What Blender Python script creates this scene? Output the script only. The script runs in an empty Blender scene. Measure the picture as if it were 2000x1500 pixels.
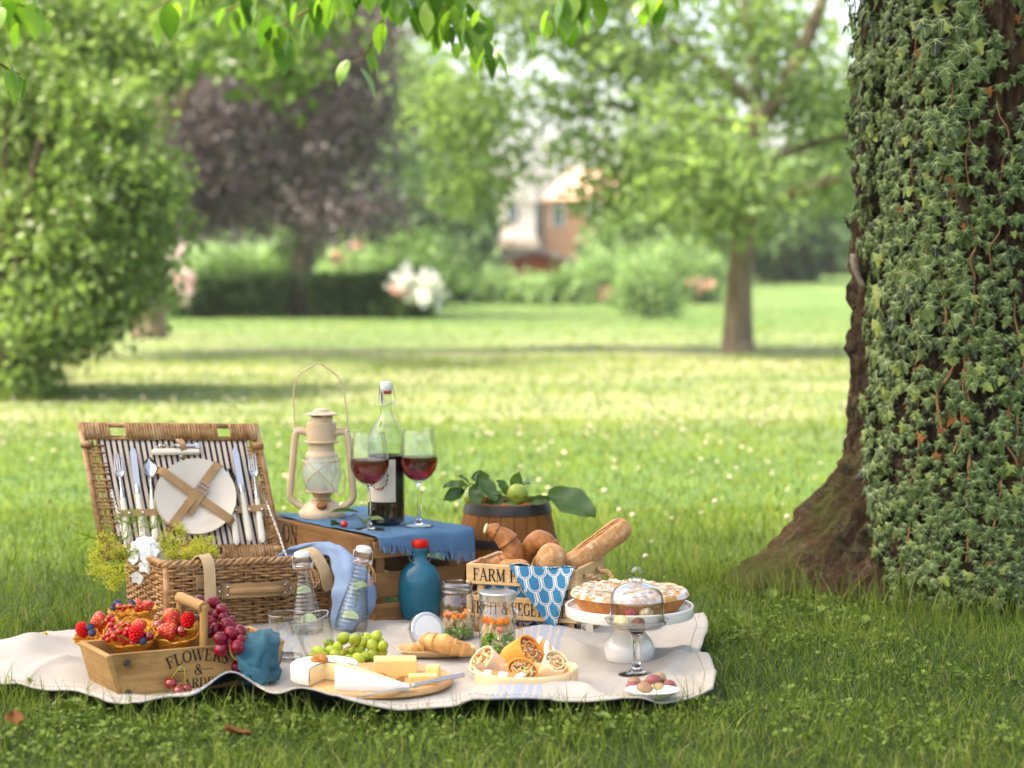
import bpy, math, random
import numpy as np
from mathutils import Vector, Matrix, noise as mnoise
random.seed(7); rng = np.random.default_rng(7)
sc = bpy.context.scene
COL = sc.collection
PI = math.pi
# ---------------------------------------------------------------- camera
FP = 3889.0            # focal length in pixels of a 2000 px wide picture (70 mm on 36 mm)
H = 0.87
PITCH = math.atan(250 / FP)
cd = bpy.data.cameras.new('camera'); cam = bpy.data.objects.new('camera', cd); COL.objects.link(cam)
cam.location = (0, 0, H); cam.rotation_euler = (PI / 2 - PITCH, 0, 0)
cd.lens = 70; cd.sensor_width = 36; cd.clip_end = 800; cd.clip_start = 0.05
cd.dof.use_dof = True; cd.dof.focus_distance = 4.22; cd.dof.aperture_fstop = 2.9
sc.camera = cam
# ---------------------------------------------------------------- sky and sun
SUN = Vector((-0.48, -0.04, 0.87)).normalized()
w = bpy.data.worlds.new('World'); sc.world = w; w.use_nodes = True
nt = w.node_tree; bg = nt.nodes['Background']
sky = nt.nodes.new('ShaderNodeTexSky'); sky.sky_type = 'NISHITA'; sky.sun_disc = False
sky.sun_elevation = math.asin(SUN.z); sky.sun_rotation = math.atan2(SUN.x, SUN.y)
sky.air_density = 0.8; sky.dust_density = 5.0; sky.ozone_density = 0.0
nt.links.new(sky.outputs[0], bg.inputs[0]); bg.inputs[1].default_value = 0.15
sd = bpy.data.lights.new('sun', 'SUN'); sun = bpy.data.objects.new('sun', sd); COL.objects.link(sun)
sd.energy = 2.7; sd.angle = math.radians(6); sd.color = (1.0, 0.955, 0.88)
sun.rotation_euler = SUN.to_track_quat('Z', 'Y').to_euler(); sun.location = (-6, 0, 12)
sc.view_settings.view_transform = 'Standard'; sc.view_settings.look = 'None'
sc.view_settings.exposure = 2.35; sc.view_settings.use_white_balance = True; sc.view_settings.white_balance_temperature = 7100; sc.view_settings.white_balance_tint = 9; sc.view_settings.gamma = 1
sc.render.engine = 'CYCLES'
cy = sc.cycles
cy.use_denoising = True; cy.denoiser = 'OPENIMAGEDENOISE'
cy.max_bounces = 10; cy.diffuse_bounces = 4; cy.glossy_bounces = 4; cy.transmission_bounces = 10
cy.transparent_max_bounces = 40; cy.caustics_reflective = False; cy.caustics_refractive = False
cy.sample_clamp_indirect = 5
# ---------------------------------------------------------------- helpers: placing
CP, SP = math.cos(PITCH), math.sin(PITCH)
def at(px, py, d):
    """point of the place at depth d (metres along +Y) seen in direction (px, py)"""
    x = (px - 1000) / FP; yc = (750 - py) / FP
    k = d / (CP + yc * SP)
    return Vector((x * k, d, H + (-SP + yc * CP) * k))
def on(px, py, z=0.03):
    x = (px - 1000) / FP; yc = (750 - py) / FP
    dz = -SP + yc * CP; k = (z - H) / dz
    return Vector((x * k, (CP + yc * SP) * k, z))
def T(x, y=0, z=0):
    return Matrix.Translation(x if isinstance(x, Vector) else Vector((x, y, z)))
def RX(a): return Matrix.Rotation(a, 4, 'X')
def RY(a): return Matrix.Rotation(a, 4, 'Y')
def RZ(a): return Matrix.Rotation(a, 4, 'Z')
def SC(x, y=None, z=None):
    y = x if y is None else y; z = x if z is None else z
    return Matrix.Diagonal((x, y, z, 1))
def basis(x, y, z, o=(0, 0, 0)):
    m = Matrix.Identity(4)
    for i, v in enumerate((x, y, z)):
        for j in range(3): m[j][i] = v[j]
    for j in range(3): m[j][3] = o[j]
    return m
def zto(v, o=(0, 0, 0), roll=0):
    """matrix that turns local +Z to direction v, at o"""
    q = Vector(v).to_track_quat('Z', 'Y').to_matrix().to_4x4()
    return T(Vector(o)) @ q @ RZ(roll)
# ---------------------------------------------------------------- helpers: shapes -> (verts, faces)
def lathe(prof, n=32, a0=0, a1=2 * PI):
    v, f, rings = [], [], []
    full = abs(a1 - a0 - 2 * PI) < 1e-6
    m = n if full else n + 1
    for r, z in prof:
        if r < 1e-6: rings.append([len(v)]); v.append((0, 0, z))
        else:
            rings.append(list(range(len(v), len(v) + m)))
            for i in range(m):
                a = a0 + (a1 - a0) * i / n; v.append((r * math.cos(a), r * math.sin(a), z))
    for A, B in zip(rings, rings[1:]):
        for i in range(n):
            j = (i + 1) % m
            if len(A) == 1 and len(B) == 1: continue
            if len(A) == 1: f.append((A[0], B[j], B[i]))
            elif len(B) == 1: f.append((A[i], A[j], B[0]))
            else: f.append((A[i], A[j], B[j], B[i]))
    return v, f
def frames(P, closed=False):
    n = len(P); out = []
    up = None
    for i in range(n):
        a = P[(i - 1) % n] if (closed or i > 0) else P[i]
        b = P[(i + 1) % n] if (closed or i < n - 1) else P[i]
        t = (b - a)
        t = t.normalized() if t.length > 1e-9 else Vector((0, 0, 1))
        if up is None:
            up = Vector((0, 0, 1)) if abs(t.z) < 0.9 else Vector((0, 1, 0))
        s = t.cross(up)
        s = s.normalized() if s.length > 1e-6 else t.orthogonal().normalized()
        up = s.cross(t).normalized()
        out.append((t, s, up))
    return out
def tube(P, r, n=8, closed=False, flat=1.0):
    P = [Vector(p) for p in P]; k = len(P)
    R = r if isinstance(r, (list, tuple)) else [r] * k
    fr = frames(P, closed); v, f = [], []
    for i in range(k):
        t, s, u = fr[i]
        for j in range(n):
            a = 2 * PI * j / n
            v.append(tuple(P[i] + s * (R[i] * math.cos(a)) + u * (R[i] * flat * math.sin(a))))
    for i in range(k if closed else k - 1):
        i2 = (i + 1) % k
        for j in range(n):
            j2 = (j + 1) % n
            f.append((i * n + j, i * n + j2, i2 * n + j2, i2 * n + j))
    if not closed:
        f.append(tuple(range(n - 1, -1, -1))); f.append(tuple(range((k - 1) * n, k * n)))
    return v, f
def spline(P, m=6, closed=False):
    P = [Vector(p) for p in P]; n = len(P); out = []
    rngi = n if closed else n - 1
    for i in range(rngi):
        if closed: a, b, c, d = P[(i - 1) % n], P[i], P[(i + 1) % n], P[(i + 2) % n]
        else: a, b, c, d = P[max(i - 1, 0)], P[i], P[i + 1], P[min(i + 2, n - 1)]
        for k in range(m):
            t = k / m
            out.append(0.5 * ((2 * b) + (c - a) * t + (2 * a - 5 * b + 4 * c - d) * t * t + (3 * b - a - 3 * c + d) * t ** 3))
    if not closed: out.append(P[-1])
    return out
def box(sx, sy, sz, c=(0, 0, 0), b=0.002):
    """chamfered box, sizes are full lengths"""
    h = (sx / 2, sy / 2, sz / 2); b = min(b, min(h) * 0.9)
    v, idx = [], {}
    for X in (-1, 1):
        for Y in (-1, 1):
            for Z in (-1, 1):
                for ax in range(3):
                    p = [X * (h[0] - b), Y * (h[1] - b), Z * (h[2] - b)]
                    p[ax] = (X, Y, Z)[ax] * h[ax]
                    idx[X, Y, Z, ax] = len(v); v.append(tuple(p[k] + c[k] for k in range(3)))
    f = []
    def fc(l):
        a, bb, cc = (Vector(v[l[0]]), Vector(v[l[1]]), Vector(v[l[2]]))
        nrm = (bb - a).cross(cc - a); mid = sum((Vector(v[i]) for i in l), Vector()) / len(l) - Vector(c)
        f.append(tuple(l) if nrm.dot(mid) > 0 else tuple(reversed(l)))
    for ax in range(3):
        o = [k for k in range(3) if k != ax]
        for s in (-1, 1):
            q = []
            for a_, b_ in ((-1, -1), (1, -1), (1, 1), (-1, 1)):
                k = [0, 0, 0]; k[ax] = s; k[o[0]] = a_; k[o[1]] = b_; q.append(idx[k[0], k[1], k[2], ax])
            fc(q)
        for a_ in (-1, 1):
            for b_ in (-1, 1):
                k0 = [0, 0, 0]; k0[o[0]] = a_; k0[o[1]] = b_; k1 = k0[:]; k0[ax] = -1; k1[ax] = 1
                fc([idx[(*k0, o[0])], idx[(*k0, o[1])], idx[(*k1, o[1])], idx[(*k1, o[0])]])
    for X in (-1, 1):
        for Y in (-1, 1):
            for Z in (-1, 1): fc([idx[X, Y, Z, 0], idx[X, Y, Z, 1], idx[X, Y, Z, 2]])
    return v, f
def ball(rx, ry=None, rz=None, nu=14, nv=9, fn=None):
    ry = rx if ry is None else ry; rz = rx if rz is None else rz
    prof = [(math.sin(PI * i / nv), -math.cos(PI * i / nv)) for i in range(nv + 1)]
    v, f = lathe([(max(a, 0), b) for a, b in prof], nu)
    if fn: v = [tuple(Vector(p) * fn(Vector(p))) for p in v]
    return [(p[0] * rx, p[1] * ry, p[2] * rz) for p in v], f
def grid(fn, nu, nv, wrap=False):
    v, f = [], []; m = nu if wrap else nu + 1
    for j in range(nv + 1):
        for i in range(m): v.append(tuple(fn(i / nu, j / nv)))
    for j in range(nv):
        for i in range(nu):
            i2 = (i + 1) % m
            f.append((j * m + i, j * m + i2, (j + 1) * m + i2, (j + 1) * m + i))
    return v, f
def prism(out, t, z=0):
    n = len(out)
    v = [(x, y, z) for x, y in out] + [(x, y, z + t) for x, y in out]
    f = [tuple(range(n - 1, -1, -1)), tuple(range(n, 2 * n))]
    for i in range(n): f.append((i, (i + 1) % n, n + (i + 1) % n, n + i))
    return v, f
class MB:
    def __init__(s): s.v, s.f, s.m = [], [], []
    def add(s, vf, M=None, mi=0):
        o = len(s.v); vs, fs = vf
        s.v += [tuple(M @ Vector(p)) for p in vs] if M is not None else list(vs)
        s.f += [tuple(i + o for i in q) for q in fs]; s.m += [mi] * len(fs)
        return s
def mk(name, vf, mats, smooth=True, ang=40, uv=None):
    """mesh data from (verts, faces) or MB; uv = function(vertex index) -> (u, v)"""
    me = bpy.data.meshes.new(name)
    if isinstance(vf, MB): v, f, mi = vf.v, vf.f, vf.m
    else: (v, f), mi = vf, None
    me.from_pydata(v, [], f)
    for m in (mats if isinstance(mats, (list, tuple)) else [mats]): me.materials.append(m)
    if mi and any(mi): me.polygons.foreach_set('material_index', mi)
    if smooth:
        me.polygons.foreach_set('use_smooth', [True] * len(f))
        me.set_sharp_from_angle(angle=math.radians(ang))
    if uv:
        L = me.uv_layers.new(name='UVMap')
        vi = np.zeros(len(me.loops), np.int32); me.loops.foreach_get('vertex_index', vi)
        L.data.foreach_set('uv', np.array([uv(int(i)) for i in vi], np.float32).ravel())
    me.update()
    return me
def guv(nu, nv, su=1, sv=1, wrap=False):
    m = nu if wrap else nu + 1
    return lambda i: ((i % m) / nu * su, (i // m) / nv * sv)
def mknp(name, V, F, mat, rnd=None, smooth=False):
    """numpy mesh: V (n,3), F (m,k); rnd = per vertex value stored in attribute 'rnd'"""
    me = bpy.data.meshes.new(name); n, m, k = len(V), len(F), F.shape[1]
    me.vertices.add(n); me.vertices.foreach_set('co', np.asarray(V, np.float32).ravel())
    me.loops.add(m * k); me.loops.foreach_set('vertex_index', np.asarray(F, np.int32).ravel())
    me.polygons.add(m); me.polygons.foreach_set('loop_start', np.arange(0, m * k, k, dtype=np.int32))
    me.polygons.foreach_set('loop_total', np.full(m, k, np.int32))
    if smooth: me.polygons.foreach_set('use_smooth', np.ones(m, bool))
    me.materials.append(mat)
    if rnd is not None:
        a = me.attributes.new('rnd', 'FLOAT', 'POINT'); a.data.foreach_set('value', np.asarray(rnd, np.float32))
    me.update(calc_edges=True); me.validate()
    return me
def obj(name, me, parent=None, M=None, label=None, cat=None, group=None, kind=None):
    o = bpy.data.objects.new(name, me); COL.objects.link(o)
    if parent is not None: o.parent = parent
    if M is not None: o.matrix_local = M
    return tag(o, label, cat, group, kind)
def tag(o, label=None, cat=None, group=None, kind=None):
    if label: o['label'] = label
    if cat: o['category'] = cat
    if group: o['group'] = group
    if kind: o['kind'] = kind
    return o
def thing(name, label, cat, M=None, group=None):
    o = bpy.data.objects.new(name, None); COL.objects.link(o); o.empty_display_size = 0.05
    if M is not None: o.matrix_local = M if isinstance(M, Matrix) else T(Vector(M))
    return tag(o, label, cat, group)
def solid(o, t, off=-1, mo=0, rim=0):
    m = o.modifiers.new('thickness', 'SOLIDIFY'); m.thickness = t; m.offset = off
    m.material_offset = mo; m.material_offset_rim = rim; m.use_even_offset = False
    return o
# ---------------------------------------------------------------- helpers: materials
class Nodes:
    def __init__(s, name):
        s.m = bpy.data.materials.new(name); s.m.use_nodes = True
        s.t = s.m.node_tree; s.b = s.t.nodes['Principled BSDF']; s.out = s.t.nodes['Material Output']
    def new(s, k, **kw):
        n = s.t.nodes.new(k)
        for a, b in kw.items(): setattr(n, a, b)
        return n
    def put(s, sock, val):
        if val is None: return
        if hasattr(val, 'is_linked'): s.t.links.new(val, sock)
        elif isinstance(val, (tuple, list)) and len(val) == 3 and sock.type == 'RGBA': sock.default_value = (*val, 1)
        else: sock.default_value = val
    def math(s, op, a, b=None, c=None):
        n = s.new('ShaderNodeMath', operation=op)
        for i, x in enumerate((a, b, c)): s.put(n.inputs[i], x)
        return n.outputs[0]
    def mix(s, fac, a, b):
        n = s.new('ShaderNodeMix', data_type='RGBA')
        s.put(n.inputs[0], fac); s.put(n.inputs[6], a); s.put(n.inputs[7], b)
        return n.outputs[2]
    def noise(s, vec, scale, detail=4, rough=0.55, dist=0):
        n = s.new('ShaderNodeTexNoise'); s.put(n.inputs['Vector'], vec)
        n.inputs['Scale'].default_value = scale; n.inputs['Detail'].default_value = detail
        n.inputs['Roughness'].default_value = rough; n.inputs['Distortion'].default_value = dist
        return n.outputs['Fac']
    def ramp(s, fac, lo, hi):
        n = s.new('ShaderNodeMapRange'); s.put(n.inputs[0], fac)
        n.inputs[1].default_value = lo; n.inputs[2].default_value = hi
        return n.outputs[0]
    def coord(s, kind='Object', scale=(1, 1, 1), rand=False):
        tc = s.new('ShaderNodeTexCoord'); mp = s.new('ShaderNodeMapping'); mp.inputs['Scale'].default_value = scale
        s.t.links.new(tc.outputs[kind], mp.inputs[0])
        if rand:
            oi = s.new('ShaderNodeObjectInfo'); c = s.new('ShaderNodeCombineXYZ')
            k = s.math('MULTIPLY', oi.outputs['Random'], 37.0)
            for i in range(3): s.t.links.new(k, c.inputs[i])
            s.t.links.new(c.outputs[0], mp.inputs['Location'])
        return mp.outputs[0]
    def bump(s, h, dist, strength=1.0):
        n = s.new('ShaderNodeBump'); s.put(n.inputs['Height'], h)
        n.inputs['Distance'].default_value = dist; n.inputs['Strength'].default_value = strength
        s.t.links.new(n.outputs[0], s.b.inputs['Normal']); return n.outputs[0]
    def hsv(s, col, val, hue=None):
        n = s.new('ShaderNodeHueSaturation'); s.put(n.inputs['Color'], col); s.put(n.inputs['Value'], val)
        if hue is not None: s.put(n.inputs['Hue'], hue)
        return n.outputs[0]
def tone(c):
    l = sum(c) / 3; return tuple(max(0.0, l * .90 + (x - l) * 1.22) for x in c)
def pm(name, c1, c2=None, sc=20, stretch=(1, 1, 1), lo=0.35, hi=0.65, rough=0.6, bump=0, bsc=60, spec=0.22, metal=0,
       sss=0, sssr=(0.01, 0.005, 0.003), coat=0, rnd=0, trans=0, ior=1.45, sheen=0, c3=None, sc3=3, lo3=.55, hi3=.7):
    c1 = tone(c1); c2 = tone(c2) if c2 else None; c3 = tone(c3) if c3 else None; N = Nodes(name); b = N.b
    vec = N.coord('Object', stretch, rand=True)
    col = N.mix(N.ramp(N.noise(vec, sc), lo, hi), c1, c2) if c2 else None
    if c3: col = N.mix(N.ramp(N.noise(vec, sc3), lo3, hi3), col if col else c1, c3)
    if rnd:
        oi = N.new('ShaderNodeObjectInfo')
        col = N.hsv(col if col else c1, N.math('MULTIPLY_ADD', oi.outputs['Random'], 2 * rnd, 1 - rnd))
    N.put(b.inputs['Base Color'], col if col else c1)
    b.inputs['Roughness'].default_value = rough; b.inputs['Specular IOR Level'].default_value = spec
    b.inputs['Metallic'].default_value = metal; b.inputs['IOR'].default_value = ior
    if sss:
        b.inputs['Subsurface Weight'].default_value = sss; b.inputs['Subsurface Radius'].default_value = sssr
        b.inputs['Subsurface Scale'].default_value = 1.0
    if coat: b.inputs['Coat Weight'].default_value = coat; b.inputs['Coat Roughness'].default_value = 0.08
    if trans: b.inputs['Transmission Weight'].default_value = trans
    if sheen: b.inputs['Sheen Weight'].default_value = sheen
    if bump: N.bump(N.noise(vec, bsc, 5, 0.6), bump)
    return N.m
def wood(name, c1, c2, c3, sc=9, rough=0.62, bump=0.0012):
    """grain along local X; each plank gets its own cut of the tree"""
    c1, c2, c3 = tone(c1), tone(c2), tone(c3); N = Nodes(name); vec = N.coord('Object', (0.9, 14, 14), rand=True)
    g = N.noise(vec, sc * .35, 6, 0.65, 0.6); fine = N.noise(N.coord('Object', (6, 120, 120), rand=True), 6, 4, 0.6)
    col = N.mix(N.ramp(g, 0.3, 0.7), c1, c2)
    col = N.mix(N.ramp(N.noise(N.coord('Object', (3, 7, 7), rand=True), 3, 5), 0.52, 0.74), col, c3)
    col = N.mix(N.ramp(fine, .58, .8), col, c3)
    oi = N.new('ShaderNodeObjectInfo')
    N.put(N.b.inputs['Base Color'], N.hsv(col, N.math('MULTIPLY_ADD', oi.outputs['Random'], .3, .85)))
    N.b.inputs['Roughness'].default_value = rough; N.b.inputs['Specular IOR Level'].default_value = 0.18
    N.bump(N.math('ADD', g, fine), bump)
    return N.m
def leafmat(name, dark, light, trans=0.35, rough=0.5, spec=0.15, attr=True, warm=(1.08, 1.22, .62), yellow=None):
    N = Nodes(name)
    if attr:
        a = N.new('ShaderNodeAttribute', attribute_name='rnd'); fac = a.outputs['Fac']
    else:
        oi = N.new('ShaderNodeObjectInfo'); fac = oi.outputs['Random']
    col = N.mix(fac, dark, light)
    if yellow: col = N.mix(N.ramp(fac, .93, .96), col, yellow)
    N.put(N.b.inputs['Base Color'], col)
    N.b.inputs['Roughness'].default_value = rough; N.b.inputs['Specular IOR Level'].default_value = spec
    t = N.new('ShaderNodeBsdfTranslucent')
    mul = N.new('ShaderNodeMix', data_type='RGBA', blend_type='MULTIPLY'); mul.inputs[0].default_value = 1
    N.put(mul.inputs[6], col); mul.inputs[7].default_value = (*warm, 1); N.put(t.inputs[0], mul.outputs[2])
    ms = N.new('ShaderNodeMixShader'); ms.inputs[0].default_value = trans
    N.t.links.new(N.b.outputs[0], ms.inputs[1]); N.t.links.new(t.outputs[0], ms.inputs[2])
    N.t.links.new(ms.outputs[0], N.out.inputs[0])
    return N.m
def thinglass(name, tint=(.985, .99, .985), edge=(.62, .66, .64), refl=1.0, rough=0.0, pw=2.6, milk=0):
    """thin walled glass: clear face on, greyer along the edges where the wall is seen edgewise, Fresnel reflection"""
    N = Nodes(name)
    tr = N.new('ShaderNodeBsdfTransparent'); gl = N.new('ShaderNodeBsdfGlossy'); gl.inputs['Roughness'].default_value = rough
    lw = N.new('ShaderNodeLayerWeight'); lw.inputs[0].default_value = 0.5; fc = lw.outputs['Facing']      # 1 - |cos|
    N.put(tr.inputs[0], N.mix(N.math('POWER', fc, pw), tint, edge)); sh = tr
    if milk:
        df = N.new('ShaderNodeBsdfTranslucent'); df.inputs[0].default_value = (.8, .78, .74, 1); d2 = N.new('ShaderNodeBsdfDiffuse'); d2.inputs[0].default_value = (.8, .78, .74, 1); m1 = N.new('ShaderNodeMixShader'); m2 = N.new('ShaderNodeMixShader'); m2.inputs[0].default_value = milk
        for a_, b_ in ((df.outputs[0], m1.inputs[1]), (d2.outputs[0], m1.inputs[2]), (tr.outputs[0], m2.inputs[1]), (m1.outputs[0], m2.inputs[2])): N.t.links.new(a_, b_)
        sh = m2
    ms = N.new('ShaderNodeMixShader'); N.put(ms.inputs[0], N.math('MINIMUM', N.math('MULTIPLY', N.math('MULTIPLY_ADD', N.math('POWER', fc, 5.0), .80, .04), refl), .85))
    N.t.links.new(sh.outputs[0], ms.inputs[1]); N.t.links.new(gl.outputs[0], ms.inputs[2]); N.t.links.new(ms.outputs[0], N.out.inputs[0])
    return N.m
def glass(name, col=(1, 1, 1), ior=1.45, rough=0.0):
    N = Nodes(name); N.b.inputs['Base Color'].default_value = (*col, 1)
    N.b.inputs['Transmission Weight'].default_value = 1; N.b.inputs['Roughness'].default_value = rough; N.b.inputs['IOR'].default_value = ior
    return N.m
# ================================================================ the setting
def fbm(x, y, z=0, o=3):
    return mnoise.fractal(Vector((x, y, z)), 1.0, 2.0, o)
def lawn_z(x, y):
    if y < 7.5: return 0.0
    k = min((y - 7.5) / 10, 1.0)
    return k * 0.06 * mnoise.noise(Vector((x * .12, y * .12, 3.1))) + max(0, y - 45) * 0.008
# ---- lawn
def lawn_material():
    N = Nodes('lawn_soil_and_turf'); v = N.coord('Object')
    n1 = N.noise(N.coord('Object', (1, 1, 1)), .55, 5, .6); n2 = N.noise(v, 3.5, 5, .65); n3 = N.noise(v, 90, 3)
    col = N.mix(N.ramp(n2, .35, .65), (.062, .118, .028), (.112, .188, .050))
    sep = N.new('ShaderNodeSeparateXYZ'); N.t.links.new(v, sep.inputs[0])
    y = sep.outputs[1]
    band = N.math('MULTIPLY', N.ramp(y, 8.8, 11.5), N.ramp(y, 26, 17))       # the dry strip of lawn beyond the clover
    dry = N.math('MULTIPLY', band, N.ramp(N.noise(N.coord('Object', (.45, 1.1, 1)), .8, 5, .62), .36, .60))
    col = N.mix(N.math('MULTIPLY', dry, .62), col, (.40, .36, .20))
    far = N.math('MULTIPLY', N.ramp(y, 16, 30), N.ramp(n1, .52, .72))
    col = N.mix(N.math('MULTIPLY', far, .45), col, (.30, .29, .13))
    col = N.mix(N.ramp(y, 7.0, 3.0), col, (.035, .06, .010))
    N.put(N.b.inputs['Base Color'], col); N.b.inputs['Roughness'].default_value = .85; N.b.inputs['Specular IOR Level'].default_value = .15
    N.bump(N.math('ADD', n3, N.noise(v, 25, 3)), 0.03)
    return N.m
ys = [-6, 0, 2, 3, 4, 5, 6, 7.5, 9, 10.5, 12, 14, 16, 18, 20, 23, 26, 30, 35, 40, 45, 50, 60, 75, 100, 150, 300, 600]
xs = [-400, -150, -60, -30, -20, -14, -10, -7, -5, -4, -3, -2, -1, 0, 1, 2, 3, 4, 5, 7, 10, 14, 20, 30, 60, 150, 400]
gv = [(x, y, lawn_z(x, y)) for y in ys for x in xs]; nx = len(xs)
gf = [(j * nx + i, j * nx + i + 1, (j + 1) * nx + i + 1, (j + 1) * nx + i) for j in range(len(ys) - 1) for i in range(nx - 1)]
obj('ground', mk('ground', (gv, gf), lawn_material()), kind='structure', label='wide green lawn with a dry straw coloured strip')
# ---- foliage
def leafcloud(C, size, droop=0.0, aspect=0.55, seed=1, fold=.18, upb=.5):
    """one folded leaf (quad) per row of C; size per leaf"""
    r = np.random.default_rng(seed); n = len(C)
    d = r.normal(size=(n, 3)); d[:, 2] -= droop; d /= np.linalg.norm(d, axis=1)[:, None]
    nn = r.normal(size=(n, 3)); nn[:, 2] += upb
    s = np.cross(d, nn); s /= np.linalg.norm(s, axis=1)[:, None] + 1e-9
    u = np.cross(s, d); L = np.asarray(size)[:, None]
    V = np.stack([C, C + d * L * .45 + s * L * aspect * .5 + u * L * fold * .5, C + d * L, C + d * L * .45 - s * L * aspect * .5 + u * L * fold * .5], 1).reshape(-1, 3)
    F = np.arange(4 * n).reshape(n, 4)
    return V, F
def clumps(blobs, n, per, cr, seed=1, shell=.35, flat=.7):
    """leaf positions: n clumps spread through ellipsoid blobs, 'per' leaves in each; also a tone per clump"""
    r = np.random.default_rng(seed); B = np.array(blobs, float)
    vol = (B[:, 3] * B[:, 4] * B[:, 5]) ** .67; pick = r.choice(len(B), n, p=vol / vol.sum())
    d = r.normal(size=(n, 3)); d /= np.linalg.norm(d, axis=1)[:, None]
    rad = (shell + (1 - shell) * r.random(n)) ** .6
    cc = B[pick, :3] + d * rad[:, None] * B[pick, 3:6]
    tone = r.random(n)
    P = cc[:, None, :] + r.normal(size=(n, per, 3)) * np.array([cr, cr, cr * flat])
    t = np.clip(tone[:, None] * .55 + r.random((n, per)) * .45, 0, 1)
    return P.reshape(-1, 3), t.reshape(-1)
def crown(name, parent, blobs, n, per, cr, ls, mat, seed, droop=0., aspect=.55, origin=(0, 0, 0), floor=None, kind=None, shell=.35):
    P, t = clumps(blobs, n, per, cr, seed, shell)
    if floor is not None:
        k = P[:, 2] > floor; P, t = P[k], t[k]
    r = np.random.default_rng(seed + 5)
    V, F = leafcloud(P - np.array(origin), ls * (.6 + .8 * r.random(len(P))), droop, aspect, seed)
    return obj(name, mknp(name, V, F, mat, np.repeat(t, 4)), parent, kind=kind)
def blobpx(l, d, dr):
    """blobs given by where they stand: list of (px, py, rx px, ry px) at depth d -> metres"""
    out = []
    for q in l:
        px, py, rx, ry = q[:4]; dd = d + (q[4] if len(q) > 4 else 0); p = at(px, py, dd); k = dd / FP
        out.append((p.x, p.y, p.z, rx * k, dr, ry * k))
    return out
def bark(name, c1, c2, c3, sc=6, bump=.02):
    N = Nodes(name); v = N.coord('Object', (1, 1, .28)); n = N.noise(v, sc, 8, .7, .8); n2 = N.noise(N.coord('Object'), sc * 5, 6, .65)
    col = N.mix(N.ramp(n, .35, .62), c1, c2); col = N.mix(N.ramp(n2, .52, .72), col, c3)
    N.put(N.b.inputs['Base Color'], col); N.b.inputs['Roughness'].default_value = .9; N.b.inputs['Specular IOR Level'].default_value = .15
    N.bump(N.math('ADD', n, N.math('MULTIPLY', n2, .5)), bump); return N.m
M_bark = bark('grey_brown_bark', (.10, .075, .045), (.24, .19, .12), (.17, .14, .09))
M_barkd = bark('dark_bark', (.055, .04, .025), (.13, .10, .065), (.09, .08, .04))
LG = dict(
    bush=leafmat('leaf_shrub', (.038, .085, .014), (.29, .39, .12), .42, .40, .25),
    maple=leafmat('leaf_maple', (.090, .150, .050), (.275, .37, .15), .58, .5),
    upper=leafmat('leaf_cherry_crown', (.035, .085, .014), (.16, .25, .055), .4, .4, .2),
    copper=leafmat('leaf_copper_beech', (.040, .034, .034), (.175, .150, .145), .22, .45, .25, warm=(1.3, .9, .8)),
    dark=leafmat('leaf_box_hedge', (.016, .040, .010), (.075, .135, .035), .25, .5),
    mid=leafmat('leaf_mid_green', (.060, .120, .034), (.20, .31, .10), .35, .5),
    pale=leafmat('leaf_pale_green', (.12, .20, .08), (.30, .42, .19), .4, .55),
    blue=leafmat('leaf_blue_green', (.035, .075, .03), (.11, .18, .075), .3, .55),
    shade_canopy=leafmat('leaf_shade_canopy', (.03, .08, .012), (.10, .18, .03), .35, .5),
    white=leafmat('petal_white', (.70, .70, .60), (.85, .85, .78), .3, .6, warm=(1, 1, .9)),
    pink=leafmat('petal_pink', (.58, .40, .40), (.72, .60, .58), .3, .6, warm=(1, .8, .8)),
    rust=leafmat('petal_orange', (.50, .24, .18), (.62, .40, .33), .3, .6, warm=(1, .8, .7)),
)
def limb(pts, radii, n=10, m=5):
    P = spline(pts, m); R = []
    for i in range(len(P)):
        t = i / m; k = min(int(t), len(radii) - 2); R.append(radii[k] + (radii[k + 1] - radii[k]) * (t - k))
    return tube(P, R, n)
def tree(name, label, base, limbs, blobs, leaf, n, per, cr, ls, seed, mb=M_bark, group=None, droop=.2, shell=.35, aspect=.6):
    base = Vector(base); t = thing(name, label, 'tree', base, group)
    mb_ = MB()
    for pts, rad in limbs: mb_.add(limb([Vector(p) - base for p in pts], rad))
    obj('trunk', mk('trunk', mb_, mb, ang=80), t)
    crown('crown', t, blobs, n, per, cr, ls, leaf, seed, droop, aspect, origin=tuple(base), shell=shell)
    return t
def shrub(name, label, px, pbase, ptop, wpx, leaf, n, per, ls, seed, cr=.16, cat='shrub', group=None, extra=None, depth=None, blobs=None):
    d = depth if depth else H * FP / (pbase - 500)
    b = at(px, pbase, d); b.z = lawn_z(b.x, b.y); t = thing(name, label, cat, b, group); k = d / FP
    top = at(px, ptop, d).z - b.z
    if blobs is None:
        r = random.Random(seed); blobs = []
        for i in range(5):
            x = (i - 2) / 2 * wpx * .32; hh = top * (1 - .38 * abs(i - 2) / 2) * r.uniform(.85, 1.0)
            blobs.append((b.x + x * k, b.y + r.uniform(-.3, .3), b.z + hh * .55, wpx * .24 * k, max(.3, wpx * .22 * k), hh * .47))
    crown('foliage', t, blobs, n, per, cr, ls, leaf, seed, .2, .6, origin=tuple(b), floor=b.z + .01, shell=.5)
    st = MB()
    for i in range(4):
        a = i * 1.6 + seed; st.add(limb([(0, 0, -.02), (.1 * math.cos(a), .1 * math.sin(a), top * .4), (.22 * math.cos(a) * wpx * k, .2 * math.sin(a), top * .75)], [.025, .018, .006], 6, 3))
    obj('stem', mk('stem', st, M_barkd), t)
    if extra:
        for (m, cnt, sz, bl) in extra:
            crown('blossom', t, bl, cnt, 7, .05, sz, LG[m], seed + 9, 0, .9, origin=tuple(b), shell=.6)
    return t
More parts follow.
